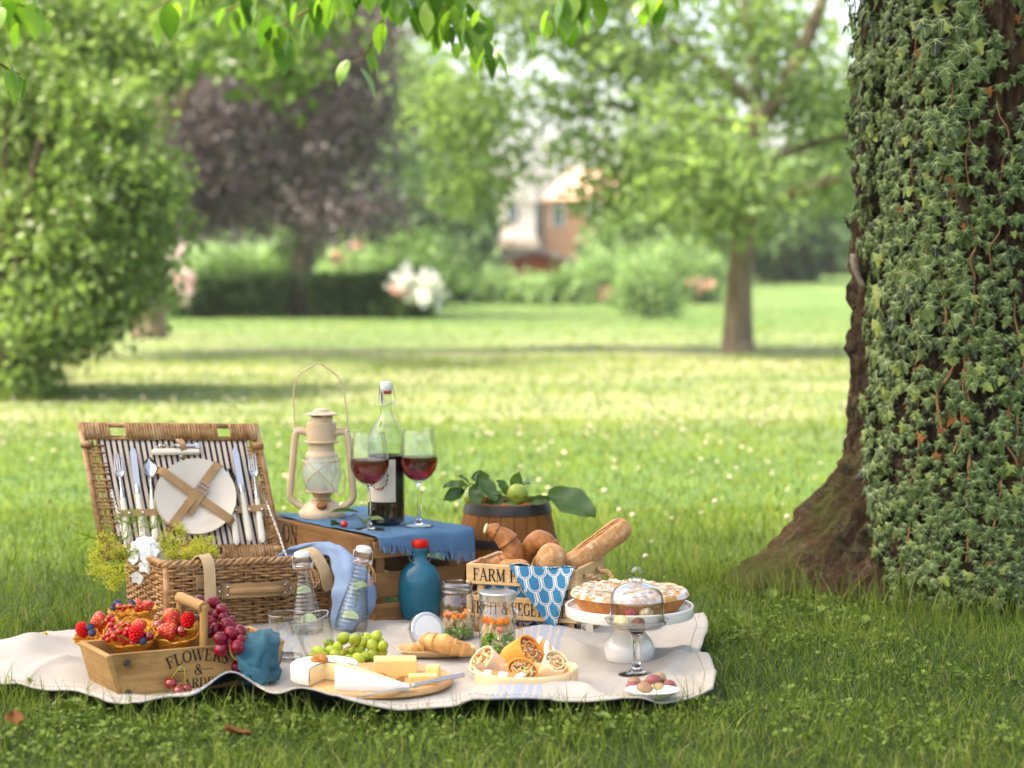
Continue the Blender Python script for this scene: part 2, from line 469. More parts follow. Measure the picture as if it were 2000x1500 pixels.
# ---- the big maple on the lawn
D1 = 17.8
q = lambda px, py, dd=0: at(px, py, D1 + dd)
base1 = q(1441, 684); base1.z = lawn_z(base1.x, base1.y) - .03
tree('maple_tree', 'tall maple with bare grey trunk standing alone on the sunny lawn', base1,
     [([base1, q(1441, 665), q(1444, 560), q(1452, 450), q(1472, 365), q(1468, 270), q(1478, 205), q(1470, 90), q(1440, -60)], [.185, .142, .112, .100, .092, .08, .068, .05, .03]),
      ([q(1472, 365), q(1505, 392, -.1), q(1560, 372, -.2), q(1640, 345, -.3), q(1720, 300)], [.07, .055, .048, .035, .02]),
      ([q(1474, 250), q(1520, 192), q(1560, 110), q(1600, 20), q(1640, -120)], [.08, .075, .07, .06, .03]),
      ([q(1478, 330), q(1535, 300, .2), q(1600, 278, .3), q(1680, 262)], [.05, .045, .035, .02]),
      ([q(1468, 262), q(1400, 235, .2), q(1300, 225, .3), q(1195, 206, .4), q(1090, 190, .5)], [.05, .045, .036, .026, .012]),
      ([q(1470, 200), q(1380, 120), q(1270, 50), q(1180, -40)], [.05, .04, .03, .015]),
      ([q(1545, 190), q(1490, 215, -.4), q(1480, 235, -.8)], [.03, .02, .008])],
     blobpx([(1400, 120, 170, 100, .2), (1180, 40, 150, 70, .4), (1330, 250, 120, 70, -.6), (1250, 330, 80, 50, .3), (1420, 340, 100, 55, -.8),
             (1190, 385, 50, 26, .4), (1120, 190, 60, 34, .3), (1160, 290, 70, 26, .3), (1180, 120, 70, 40, .3), (960, 250, 90, 100, .6), (890, 200, 80, 90, .9), (1010, 70, 110, 70, .5), (1340, 385, 90, 45, -.5), (1440, 420, 80, 35, -.7),
             (1570, 190, 70, 80, .3), (1620, 90, 50, 50, .9), (1610, 360, 50, 40, .2), (1520, 30, 70, 50, .4), (1650, 240, 50, 90, .8), (1400, -60, 260, 90, 0), (1000, -40, 200, 70, .3),
             (920, 370, 60, 60, .8), (1290, 190, 60, 40, .2)], D1, .8),
     LG['maple'], 900, 20, .16, .085, 11, droop=.5)
# ---- tree at the left with its foliage hanging into the picture
D2 = 21.0; q = lambda px, py, dd=0: at(px, py, D2 + dd)
b2 = q(293, 655); b2.z = lawn_z(b2.x, b2.y) - .03
tree('ash_tree', 'smooth pale trunk beside the pink roses, drooping green leaves above', b2,
     [([b2, q(293, 640), q(296, 590), q(300, 480), q(310, 300), q(330, 60), q(360, -150)], [.21, .18, .155, .14, .12, .10, .05]),
      ([q(304, 420), q(240, 300), q(120, 150), q(0, 60)], [.08, .07, .05, .02]), ([q(310, 280), q(400, 120), q(500, 20), q(640, -80)], [.07, .05, .035, .015])],
     blobpx([(330, 40, 90, 50, -4), (430, 60, 70, 40, -5), (520, 110, 60, 40, -5.5), (260, 90, 70, 70, -3), (150, 60, 160, 100, -3), (60, 160, 120, 120, -4), (400, -60, 260, 80, -3), (600, 20, 60, 30, -5)], D2, .8),
     LG['upper'], 520, 18, .16, .12, 21, droop=1.0)
# ---- large shrub at the left edge, its branches sweep to the ground
D3 = 12.4; b3 = at(20, 768, D3); b3.z = 0
t = thing('lilac_shrub', 'huge leafy light green shrub sweeping down to the lawn at the left edge', 'shrub', b3)
crown('foliage', t, blobpx([(40, 690, 75, 60), (90, 610, 105, 70), (70, 520, 130, 80, .3), (150, 500, 115, 75), (210, 430, 70, 60), (240, 370, 75, 60), (200, 300, 85, 65), (120, 390, 120, 75), (80, 270, 130, 90, .4),
      (40, 400, 120, 90, .5), (175, 570, 70, 50), (20, 600, 120, 100, .5), (120, 165, 150, 90, .3), (50, 60, 170, 100, .5), (215, 190, 75, 60), (210, 80, 110, 70, .6), (-80, 500, 200, 230, .6), (-60, 200, 180, 150, .8), (190, 230, 70, 50), (160, 620, 60, 40), (40, 745, 70, 25), (268, 490, 60, 65), (285, 400, 52, 60), (250, 560, 48, 42), (285, 330, 45, 50)], D3, .45),
      1150, 36, .10, .062, LG['bush'], 31, droop=.9, origin=tuple(b3), floor=.0, shell=.55)
st = MB()
for i in range(9):
    a = random.uniform(-1, 1); e = at(-60 + i * 34, 300 + 90 * math.sin(i * 2.1), D3 + random.uniform(-.2, .4)) - b3
    st.add(limb([(.06 * a, 0, -.05), (e.x * .3, e.y, e.z * .5), (e.x * .7, e.y, e.z * .9), tuple(e)], [.04, .03, .02, .006], 6, 4))
obj('stem', mk('stem', st, M_barkd), t)
# ---- copper beech with dark purple foliage
D4 = 29.5; q = lambda px, py, dd=0: at(px, py, D4 + dd)
b4 = q(588, 617); b4.z = lawn_z(b4.x, b4.y) - .03
tree('copper_beech', 'copper beech with broad dusky purple crown behind the clipped hedge', b4,
     [([b4, q(588, 600), q(590, 540), q(596, 470), q(600, 380), q(590, 240), q(600, 60), q(600, -120)], [.24, .2, .17, .155, .14, .12, .1, .05]),
      ([q(597, 450), q(520, 380), q(420, 300), q(330, 280)], [.09, .07, .05, .02]), ([q(600, 400), q(680, 330), q(740, 300)], [.08, .06, .02]), ([q(595, 300), q(520, 180), q(430, 90)], [.08, .06, .02])],
     blobpx([(300, 310, 110, 120, .8), (280, 190, 120, 110, .8), (420, 330, 160, 100), (560, 250, 170, 110), (660, 330, 90, 85), (700, 220, 80, 100), (430, 190, 150, 110), (560, 120, 180, 100), (350, 260, 120, 130), (640, 420, 110, 40, -.6), (480, 400, 110, 45, .5), (690, 110, 80, 90), (360, 400, 80, 50), (600, 10, 260, 90), (740, 415, 55, 25, -.5)], D4, 1.1),
     LG['copper'], 2000, 20, .24, .09, 41, droop=.4)
ivb = thing('climbing_ivy', 'pale ivy climbing the trunk in the middle of the clipped hedge', 'ivy', b4)
crown('foliage', ivb, blobpx([(590, 560, 26, 40), (585, 480, 40, 45), (600, 400, 32, 50), (575, 320, 28, 40)], D4 - .1, .25), 120, 14, .07, .07, LG['pale'], 43, origin=tuple(b4), shell=.7)
# ---- clipped hedges
def hedge(label, px0, px1, pbase, ptop, seed):
    d = H * FP / (pbase - 500); a, b = at(px0, pbase, d), at(px1, pbase, d); c = (a + b) / 2; c.z = lawn_z(c.x, c.y)
    t = thing('hedge', label, 'hedge', c); hh = at(px0, ptop, d).z; Lx = b.x - a.x
    r = np.random.default_rng(seed); n = 9000
    P = np.stack([(r.random(n) - .5) * Lx, (r.random(n) - .5) * 1.0, r.random(n) ** .75 * hh], 1)
    top = r.random(n) < .35; P[top, 2] = hh * (1 - .1 * r.random(top.sum())); fr = (~top) & (r.random(n) < .7); P[fr, 1] = -.5 + .12 * r.random(fr.sum())
    P[:, 2] *= 1 + .07 * np.sin(P[:, 0] * 3) ; P += r.normal(size=P.shape) * .03
    V, F = leafcloud(P, .07 * (.6 + .8 * r.random(n)), 0, .6, seed, upb=1.2)
    obj('foliage', mknp('foliage', V, F, LG['dark'], np.repeat(r.random(n), 4)), t)
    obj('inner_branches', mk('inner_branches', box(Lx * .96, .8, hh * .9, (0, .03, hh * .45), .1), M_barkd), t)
hedge('clipped dark green hedge between the pink roses and the copper beech', 385, 566, 617, 540, 51)
hedge('clipped dark green hedge between the copper beech and the white roses', 612, 838, 616, 536, 52)
# ---- flowering shrubs and borders
def bl(px, py, rx, ry, d, dr=.3): return blobpx([(px, py, rx, ry)], d, dr)[0]
shrub('rose_bush', 'tall rose bush with pale pink blooms at the edge of the light green shrub', 350, 618, 500, 60, LG['mid'], 150, 14, .08, 61,
      extra=[('pink', 16, .09, [bl(342, 492, 14, 14, 28), bl(362, 552, 18, 24, 28), bl(330, 548, 12, 12, 28), bl(350, 592, 12, 12, 28)])])
shrub('rose_bush', 'bush of white blooms at the end of the clipped hedge', 812, 617, 530, 80, LG['mid'], 120, 14, .07, 62,
      extra=[('white', 46, .11, [bl(786, 540, 18, 24, 28.4), bl(812, 560, 26, 26, 28.3), bl(850, 578, 14, 18, 28.2), bl(838, 552, 14, 14, 28.3)]), ('rust', 2, .10, [bl(777, 570, 4, 5, 28.2)])])
SH = [('bushy mid green shrub behind the white blooms', 800, 600, 440, 150, 'mid', 71), ('dark bluish shrub left of the white house', 880, 592, 455, 90, 'blue', 72),
      ('pale feathery shrub in front of the white house', 945, 592, 520, 60, 'pale', 73), ('low pale shrub before the red shed', 1035, 592, 550, 110, 'pale', 74), ('low yellow green mound right of the red shed', 1100, 592, 545, 70, 'mid', 75),
      ('tall pale shrub right of the red shed', 1175, 593, 480, 90, 'pale', 76), ('blue green shrub behind the feathery sapling', 1150, 590, 490, 50, 'blue', 77), ('broad pale shrub between sapling and maple trunk', 1310, 592, 450, 190, 'pale', 78),
      ('mid green shrub left of the hedge behind pink roses', 440, 600, 470, 170, 'mid', 79), ('yellow green shrub behind the right clipped hedge', 690, 600, 480, 130, 'pale', 80), ('shrub behind the copper beech trunk', 560, 597, 450, 120, 'mid', 81)]
for lb, px, pb, ptp, wd, lf, sd_ in SH:
    shrub('garden_shrub', lb, px, pb, ptp, wd, LG[lf], 190, 14, .11, sd_, cr=.2, group='shrubs along the garden border')
shrub('rose_bush', 'small bush with red pink blooms close left of the maple trunk', 1370, 590, 535, 60, LG['mid'], 80, 12, .09, 90, extra=[('rust', 8, .09, [bl(1365, 556, 26, 12, 36), bl(1392, 552, 14, 10, 36)])])
shrub('rose_bush', 'low bush with coral blooms right of the red shed', 1182, 591, 560, 55, LG['mid'], 60, 12, .09, 91, extra=[('rust', 12, .11, [bl(1182, 574, 18, 7, 36)])])
shrub('rose_bush', 'loose bush with pale orange blooms behind the copper beech trunk', 680, 606, 470, 70, LG['pale'], 120, 12, .08, 92, extra=[('rust', 8, .09, [bl(690, 478, 16, 9, 32), bl(662, 505, 8, 7, 32)])])
shrub('sapling', 'feathery young sapling alone on the lawn left of the maple', 1262, 616, 470, 110, LG['pale'], 210, 12, .08, 93, cr=.1, cat='sapling')
# ---- trees far behind the garden
FT = [('tall green tree rising behind the copper beech', 620, 900, 260, -120, 'mid', 101, 62), ('green tree between the copper beech and the white house', 810, 260, 120, 30, 'pale', 102, 56), ('dark tree close left of the white house', 872, 430, 48, 330, 'blue', 103, 52),
      ('green tree behind the maple crown', 1400, 400, 150, 330, 'mid', 104, 60), ('pale tree right of the orange roof', 1330, 420, 80, 290, 'pale', 105, 55), ('pale tree between the maple and the ivy trunk', 1640, 360, 110, 200, 'pale', 106, 70),
      ('dark rounded tree beyond the far end of the lawn', 1550, 470, 70, 400, 'blue', 107, 58), ('green tree far behind the light green shrub', 200, 300, 330, -60, 'mid', 108, 58), ('tree behind the big shrub at the left edge', -60, 300, 250, -60, 'mid', 109, 50),
      ('distant tree hidden mostly by the ivy trunk', 1790, 350, 150, 150, 'mid', 110, 70), ('pale distant tree left of the ivy trunk foot of the lawn', 1500, 400, 70, 330, 'pale', 111, 80), ('broad tree standing outside the left edge beyond the lawn', -420, 300, 330, -60, 'mid', 113, 55), ('tall tree far outside the left edge', -1000, 300, 380, -80, 'mid', 114, 60), ('tree beyond the lawn outside the right edge', 2250, 320, 300, -20, 'mid', 115, 62), ('pale tree far outside the right edge', 2800, 320, 350, -40, 'pale', 116, 66), ('low green tree between shed and maple', 1270, 470, 50, 430, 'mid', 112, 50)]
for lb, px, py, rx, ptop, lf, sd_, d in FT:
    b = at(px, 500, d); b.z = lawn_z(b.x, b.y) - .05; k = d / FP
    zt = at(px, ptop, d).z; zb = max(b.z + .4, zt * .10); r = random.Random(sd_); bl_ = []
    for i in range(11):
        a = r.uniform(0, 6.3); rr = r.uniform(0, .6) * rx * k; z = r.uniform(zb + (zt - zb) * .2, zt - (zt - zb) * .12)
        bl_.append((b.x + rr * math.cos(a), b.y + rr * math.sin(a) * .5, z, rx * k * .5, rx * k * .4, (zt - zb) * .2))
    bl_.append((b.x, b.y, zb + (zt - zb) * .25, rx * k * .8, rx * k * .4, (zt - zb) * .25))
    tree('background_tree', lb, b, [([b, (b.x + .1, b.y, zt * .35), (b.x - .1, b.y, zt * .8)], [.3, .22, .06]),
         ([(b.x + .1, b.y, zt * .3), (b.x + rx * k * .5, b.y, zt * .6)], [.15, .04]), ([(b.x + .1, b.y, zt * .35), (b.x - rx * k * .5, b.y, zt * .65)], [.15, .04])],
         bl_, LG[lf], 420, 18, .42, .34, sd_, group='trees far behind the garden', shell=.5)
sp = at(1568, 552, 62); sp.z = lawn_z(sp.x, sp.y) - .03
tree('young_tree', 'slim young tree standing on the far lawn right of the maple', sp, [([sp, sp + Vector((0, 0, 1.2)), sp + Vector((.05, 0, 2.4))], [.12, .09, .03])],
     [(sp.x, sp.y, sp.z + 2.2, .7, .7, .8)], LG['blue'], 60, 16, .2, .2, 120)
# ---- white house with brick wing, and the red shed
def plain(name, c, rough=.8, c2=None, sc=4): return pm(name, c, c2, sc, rough=rough, spec=.2)
M_wall = plain('white_render', (.66, .65, .62)); M_brick = pm('pale_orange_brick', (.50, .29, .21), (.58, .36, .27), 6, rough=.9); M_tile = pm('orange_roof_tiles', (.46, .31, .24), (.54, .39, .31), 5, rough=.9)
M_slate = plain('grey_roof', (.20, .18, .17)); M_shed = pm('red_boards', (.26, .06, .04), (.33, .09, .06), 3, rough=.8); M_pane = pm('window_glass_dark', (.10, .13, .15), rough=.1, spec=.6); M_frame = plain('white_paint', (.80, .80, .78))
D5 = 72.0; k5 = D5 / FP; hb = at(1080, 500, D5); hb.z = lawn_z(hb.x, hb.y); ho = thing('house', 'white house with orange brick wing and tiled roof seen through the trees', 'house', hb)
def hx(px, py, dy=0): p = at(px, py, D5) - hb; p.y += dy; return p
def slab(name, px0, py0, px1, py1, y0, y1, mat, parent, base=None):
    a = hx(px0, py0); c = hx(px1, py1); z0, z1 = sorted((a.z, c.z)); z0 = z0 if base is None else base
    return obj(name, mk(name, box(abs(c.x - a.x), y1 - y0, z1 - z0, ((a.x + c.x) / 2, (y0 + y1) / 2, (z0 + z1) / 2), .02), mat, False), parent)
slab('wall', 976, 396, 1046, 470, 0, 5, M_wall, ho, 0)
slab('brick_wing', 1064, 388, 1250, 470, .6, 6, M_brick, ho, 0)
slab('link_wall', 1046, 392, 1064, 470, .5, 5, M_slate, ho, 0)
a, c = hx(970, 394), hx(1052, 394); m_ = hx(1012, 325)
obj('roof', mk('roof', prism([(a.x, a.z), (c.x, c.z), (m_.x, m_.z)], 5.4), M_wall, False), ho, T(0, 5.2, 0) @ RX(PI / 2))
a, c = hx(1058, 388), hx(1262, 388); m0, m1 = hx(1120, 322), hx(1235, 322)
obj('tiled_roof', mk('tiled_roof', ([(a.x, .3, a.z), (c.x, .3, c.z), (m1.x, 3.5, m1.z), (m0.x, 3.5, m0.z), (a.x, 6.5, a.z), (c.x, 6.5, c.z)], [(0, 1, 2, 3), (3, 2, 5, 4), (0, 3, 4), (1, 5, 2), (0, 4, 5, 1)]), M_tile, False), ho)
for (x0, x1, y0, y1, dy) in ((990, 1012, 402, 440, -.05), (1080, 1100, 402, 440, .55), (1150, 1172, 402, 440, .55), (1195, 1215, 402, 440, .55)):
    wn = slab('window', x0 - 3, y0 - 3, x1 + 3, y1 + 3, dy - .03, dy + .05, M_frame, ho)
    slab('pane', x0, y0, x1, y1, dy - .05, dy + .03, M_pane, wn); slab('glazing_bar', (x0 + x1) / 2 - .8, y0, (x0 + x1) / 2 + .8, y1, dy - .07, dy, M_frame, wn)
pr = slab('porch_roof', 955, 468, 1052, 485, -2.5, 0, pm('porch_tiles', (.50, .40, .36), (.58, .47, .42), 5, rough=.9), ho)
slab('porch_wall', 975, 485, 1046, 520, -2.2, -.1, M_slate, ho, 0)
sh_ = at(1036, 535, 55); sh_.z = lawn_z(sh_.x, sh_.y); sd_o = thing('shed', 'low red shed with shallow grey gable roof below the white house', 'shed', sh_); ks = 55 / FP
wx, hz, rz = 66 * ks, at(1036, 505, 55).z - sh_.z, at(1036, 486, 55).z - sh_.z
obj('wall', mk('wall', prism([(-wx, 0), (wx, 0), (wx, hz), (8 * ks, rz - .12), (-wx, hz - .1)], 3), M_shed, False), sd_o, T(0, 3, 0) @ RX(PI / 2))
for s, p0, p1 in ((-1, (-wx - .2, hz - .16), (8 * ks, rz)), (1, (8 * ks, rz), (wx + .2, hz - .07))):
    dx, dz = p1[0] - p0[0], p1[1] - p0[1]; L_ = math.hypot(dx, dz)
    obj('roof_slope', mk('roof_slope', box(L_, 3.6, .09, b=.01), M_slate, False), sd_o, T((p0[0] + p1[0]) / 2, 1.5, (p0[1] + p1[1]) / 2) @ RY(-math.atan2(dz, dx)))
for i in range(int(2 * wx / .22)):
    x = -wx + .11 + i * .22; zz = min(hz - .1 + (x + wx) * .2, rz - .14) if x < .1 else rz - .14 - (x - .1) / wx * (rz - hz) * .9
    obj('board', mk('board', box(.2, .02, zz, (0, 0, zz / 2), .004), M_shed, False), sd_o, T(x, -.012, 0))
# ---- a parked car far away at the end of the lawn
cb = at(1590, 520, 75); cb.z = lawn_z(cb.x, cb.y); car = thing('parked_car', 'white car parked far off beyond the lawn, partly hidden by trees', 'car', cb)
M_car = pm('white_car_paint', (.8, .8, .8), rough=.25, coat=.6); M_tyre = plain('tyre_rubber', (.02, .02, .02))
obj('body', mk('body', prism([(-2.1, .3), (2.1, .3), (2.15, .7), (1.5, .85), (.9, 1.35), (-.9, 1.4), (-1.6, .9), (-2.15, .8)], 1.7), M_car, False), car, T(0, .85, 0) @ RX(PI / 2))
obj('side_window', mk('side_window', prism([(-1.3, .9), (1.2, .88), (.8, 1.28), (-.85, 1.32)], .02), M_pane, False), car, T(0, -.85, 0) @ RX(PI / 2))
for x in (-1.3, 1.3):
    wh = obj('wheel', mk('wheel', lathe([(0, -.1), (.3, -.1), (.33, 0), (.3, .1), (0, .1)], 20), M_tyre), car, T(x, -.8, .33) @ RX(PI / 2))
    obj('rim', mk('rim', lathe([(0, 0), (.2, 0), (.2, .02), (0, .03)], 16), M_car), wh, T(0, 0, .1))
# ================================================================ the ivy tree
TC = Vector((1.245, 5.22, 0)); TR = .352
def abump(a, c, wd): d = (a - c + PI) % (2 * PI) - PI; return math.exp(-(d / wd) ** 2)
def trunk_r(a, z):
    A = float(np.interp(z, [-.1, 0, .06, .11, .2, .27, .35, .5, .8], [.40, .37, .31, .245, .165, .09, .035, .01, 0]))
    A2 = float(np.interp(z, [-.1, 0, .1, .25, .5], [.22, .17, .10, .03, 0]))
    r = TR + .02 * math.sin(3 * a + 1.1) + .012 * math.sin(5 * a) + A * abump(a, math.radians(188), .40 - .10 * min(max(z, 0) / .3, 1))
    r += A2 * (abump(a, math.radians(318), .25) + .35 * abump(a, math.radians(265), .5) + .7 * abump(a, math.radians(70), .4)) - .03 * max(z, 0) * .35
    r += .035 * float(np.interp(z, [0, .5], [1, 0]))
    return r
def trunk_p(a, z, off=0):
    r = trunk_r(a, z) + off; return Vector((TC.x + r * math.cos(a), TC.y + r * math.sin(a), z))
def trunk_fn(u, v):
    a = 2 * PI * u; z = -.1 + 6.1 * v ** 1.6
    rr = mnoise.noise(Vector((math.cos(a) * 7, math.sin(a) * 7, z * 2.2))); r2 = fbm(math.cos(a) * 20, math.sin(a) * 20, z * 7, 4)
    d = -.045 * abs(rr) + .032 * r2 + .014 * fbm(math.cos(a) * 45, math.sin(a) * 45, z * 30, 3) - .045 * abs(mnoise.noise(Vector((math.cos(a) * 13, math.sin(a) * 13, z * 4)))) ** 1.4
    return trunk_p(a, z, d) - TC
def trunk_material():
    N = Nodes('mossy_red_brown_bark'); v = N.coord('Object', (1, 1, .35)); n = N.noise(v, 9, 9, .7, .6); n2 = N.noise(N.coord('Object'), 45, 7, .7)
    col = N.mix(N.ramp(n, .32, .62), (.008, .005, .003), (.125, .060, .026)); col = N.mix(N.ramp(n2, .48, .66), col, (.17, .13, .075))
    g = N.new('ShaderNodeNewGeometry'); sp_ = N.new('ShaderNodeSeparateXYZ'); N.t.links.new(g.outputs['Normal'], sp_.inputs[0])
    moss = N.math('MULTIPLY', N.ramp(sp_.outputs[2], .05, .55), N.ramp(N.noise(N.coord('Object'), 7, 6, .7), .42, .6))
    col = N.mix(N.math('MULTIPLY', moss, .85), col, (.10, .11, .02))
    N.put(N.b.inputs['Base Color'], col); N.b.inputs['Roughness'].default_value = .85; N.b.inputs['Specular IOR Level'].default_value = .2
    N.bump(N.math('ADD', n, n2), .035); return N.m
M_trunk = trunk_material()
ivt = thing('old_tree', 'thick old tree trunk with mossy buttress root spreading over the grass', 'tree', TC)
NU, NV = 330, 280
obj('trunk', mk('trunk', grid(trunk_fn, NU, NV, True), M_trunk, ang=180), ivt)
lm = MB()
for e, r0 in (((-2.8, -1.4, 4.9), .15), ((-4.3, -.8, 5.1), .14), ((1.9, -.8, 5.2), .13), ((-.6, 1.6, 5.6), .14), ((2.0, 1.8, 5.4), .12), ((-1.0, -1.6, 5.2), .13)):
    lm.add(limb([(0, 0, 3.0), (e[0] * .3, e[1] * .3, 3.9), (e[0] * .7, e[1] * .7, e[2] - .2), e], [r0 * 1.3, r0, r0 * .6, .03], 8, 4))
obj('limb', mk('limb', lm, M_barkd), ivt)
SHADE_CANOPY = [(-3.1, 4.1, 5.2, 1.5, 1.3, .7), (-2.0, 3.9, 5.3, 1.4, 1.4, .7), (-3.9, 3.9, 5.1, 1.2, 1.2, .6), (-.9, 4.7, 5.5, 1.1, 1.2, .5), (-1.2, 3.8, 5.4, 1.1, .9, .5)]
crown('crown', ivt, SHADE_CANOPY, 760, 30, .22, .17, LG['shade_canopy'], 131, origin=tuple(TC), shell=.1)  # unseen crown, its clumps shaped and set sunward to shade the picnic
# a lifted piece of bark on the left flank and one lower
M_chip = pm('lifted_bark', (.12, .10, .075), (.26, .22, .17), 30, rough=.9, bump=.004, bsc=120)
for z0, ln in ((.79, .085),):
    p = trunk_p(math.radians(187), z0) - TC
    ch = grid(lambda u, v: (-.012 - .018 * math.sin(v * 2.2) - .012 * v + .004 * fbm(u * 9, v * 9, z0 * 9), (u - .5) * .055 + .006 * fbm(u * 7, v * 7, z0), ln * v), 6, 8)
    solid(obj('bark_flake', mk('bark_flake', ch, M_chip), ivt, T(p)), .008)
# ---- ivy
def ivyleaf_mesh(seed):
    r = random.Random(seed)
    lob = [(0, .02), (.14, .12), (.32, .16), (.56, .10), (.38, -.08), (.30, -.20), (.66, -.40), (.34, -.42), (.23, -.50), (.16, -.75), (0, -1.0)]
    pts = [(x * r.uniform(.88, 1.1), y * r.uniform(.94, 1.06)) for x, y in lob]; pts[0] = (0, .02)
    L = pts + [(-x * r.uniform(.9, 1.08), y) for x, y in reversed(pts[1:-1])]
    zf = lambda x, y: -.12 * abs(x) + .05 * math.sin(3 * y) - .12 * y * y
    v = [(0, -.28, zf(0, -.28) + .05)] + [(x, y, zf(x, y) - .05 * (i % 2)) for i, (x, y) in enumerate(L)]
    f = [(0, i, i % len(L) + 1) for i in range(1, len(L) + 1)]
    mb = MB(); mb.add((v, f))
    for tx, ty in ((0, -.95), (.58, -.37), (-.58, -.37), (.48, .08), (-.48, .08)):     # pale veins
        n = Vector((-ty, tx, 0)).normalized() * .030; P = []
        for s in (0, .5, 1):
            x, y = tx * s, .0 + ty * s; z = zf(x, y) + .022 + .03 * (1 - s)
            P += [(x + n.x * (1 - s), y + n.y * (1 - s), z), (x - n.x * (1 - s), y - n.y * (1 - s), z)]
        mb.add((P, [(0, 1, 3, 2), (2, 3, 5, 4)]), None, 1)
    return mb
def ivymat():
    N = Nodes('ivy_leaf_green'); oi = N.new('ShaderNodeObjectInfo'); at_ = N.new('ShaderNodeAttribute', attribute_name='rnd')
    k = N.math('FRACT', N.math('ADD', oi.outputs['Random'], at_.outputs['Fac'])); n = N.noise(N.coord('Object', rand=True), 3, 3)
    col = N.mix(k, (.010, .022, .004), (.120, .160, .040)); col = N.mix(N.math('MULTIPLY', N.ramp(n, .35, .7), .4), col, (.05, .095, .018)); col = N.mix(N.math('GREATER_THAN', k, .94), col, (.22, .26, .05)); col = N.mix(N.math('LESS_THAN', k, .12), col, (.020, .026, .010))
    N.put(N.b.inputs['Base Color'], col); N.b.inputs['Roughness'].default_value = .40; N.b.inputs['Specular IOR Level'].default_value = .20
    return N.m
M_ivy = ivymat(); M_vein = pm('ivy_vein', (.29, .35, .17), rough=.5); M_dead = pm('dead_ivy_leaf', (.17, .075, .035), (.27, .14, .07), 20, rough=.7, rnd=.3)
IV = [ivyleaf_mesh(i) for i in range(4)]
IVM = [mk('ivy_leaf', m, [M_ivy, M_vein], ang=60) for m in IV]; IVD = mk('dead_leaf', IV[1], [M_dead, M_dead], ang=60)
ivy = thing('ivy_plant', 'dense ivy with pale veined leaves covering the old tree trunk', 'ivy', TC)
cand = []
rv = random.Random(5); tries = 0
def ivy_ok(a, z):
    deg = math.degrees(a)
    lim = float(np.interp(z, [0, .1, .25, .45, .8, 1.2, 2.4], [226, 224, 208, 192, 188, 174, 170]))
    if deg < lim + 8 * mnoise.noise(Vector((z * 6, 1, 1))): return False
    bare = mnoise.noise(Vector((a * 3.2, z * 2.4, 7)))
    if 255 < deg < 310 and z > .75 and bare > .02: return rv.random() < .28      # reddish bark shows at the upper right
    if deg > 292 and z < .5: return rv.random() < .5
    return True
while len(cand) < 5200 and tries < 80000:
    tries += 1
    a = math.radians(rv.uniform(168, 332)); z = rv.uniform(.02, 2.3) if rv.random() < .9 else rv.uniform(.02, .3)
    if not ivy_ok(a, z): continue
    big = mnoise.noise(Vector((a * 2.3, z * 2.0, 2))) + .25 * (1 if 1.05 < z < 1.45 else 0)
    s = rv.uniform(.017, .034) * (1 + .85 * max(0, big)) * (1.2 if rv.random() < .08 else 1)
    off = rv.uniform(.003, .030) + (.02 if math.degrees(a) < 198 and z > 1 else 0)
    cand.append((a, z, s, off, rv.random()))
def ivy_matrix(a, z, s, off):
    p = trunk_p(a, z, off) - TC; n = Vector((math.cos(a), math.sin(a), .12))
    n = (n + Vector((rv.gauss(0, .22), rv.gauss(0, .22), .06 + rv.gauss(0, .18)))).normalized()
    up = (Vector((0, 0, 1)) + Vector((rv.gauss(0, .5), rv.gauss(0, .5), 0))); up = (up - n * up.dot(n)).normalized()
    return T(p) @ basis(up.cross(n), up, n) @ SC(s)
def seen(c):
    p = trunk_p(c[0], c[1], c[3]); px = 1000 + FP * p.x / p.y
    return px < 2010 and c[1] < 1.6
order = sorted([c for c in cand if seen(c)], key=lambda c: -c[2] - c[3] * .8)
near = set(id(c) for c in order[:285])
V_, F_, M_i, R_ = [], [], [], []
for c in cand:
    Mx = ivy_matrix(*c[:4])
    if id(c) in near: obj('leaf', IVM[int(c[4] * 3.99)], ivy, Mx)
    else:
        mb = IV[int(c[4] * 3.99)]; o = len(V_)
        V_ += [tuple(Mx @ Vector(p)) for p in mb.v]; F_ += [tuple(i + o for i in f) for f in mb.f]; M_i += mb.m; R_ += [c[4]] * len(mb.v)
me = bpy.data.meshes.new('foliage'); me.from_pydata(V_, [], F_); me.materials.append(M_ivy); me.materials.append(M_vein); me.polygons.foreach_set('material_index', M_i)
at__ = me.attributes.new('rnd', 'FLOAT', 'POINT'); at__.data.foreach_set('value', R_); me.update(); obj('foliage', me, ivy, kind='stuff')
for i in range(46):
    for _ in range(50):
        a = math.radians(rv.uniform(215, 320)); z = rv.uniform(.1, 1.55)
        if mnoise.noise(Vector((a * 3, z * 3, 11))) > -.1: break
    obj('dead_leaf', IVD, ivy, ivy_matrix(a, z, rv.uniform(.018, .034), rv.uniform(.006, .02)))
vm = MB()
for i in range(22):
    a = math.radians(rv.uniform(222, 328)); z = rv.uniform(0, .2) if i % 2 else rv.uniform(.3, 1.2); P = []
    for k in range(12):
        P.append(trunk_p(a, z, .008 + .006 * math.sin(k * 1.3 + i)) - TC); z += rv.uniform(.03, .075); a += rv.gauss(0, .035)
    vm.add(tube(spline(P, 3), rv.uniform(.0015, .004), 6))
obj('stem', mk('stem', vm, pm('ivy_stem', (.20, .11, .06), (.30, .19, .11), 30, rough=.8, bump=.001), ang=80), ivy)
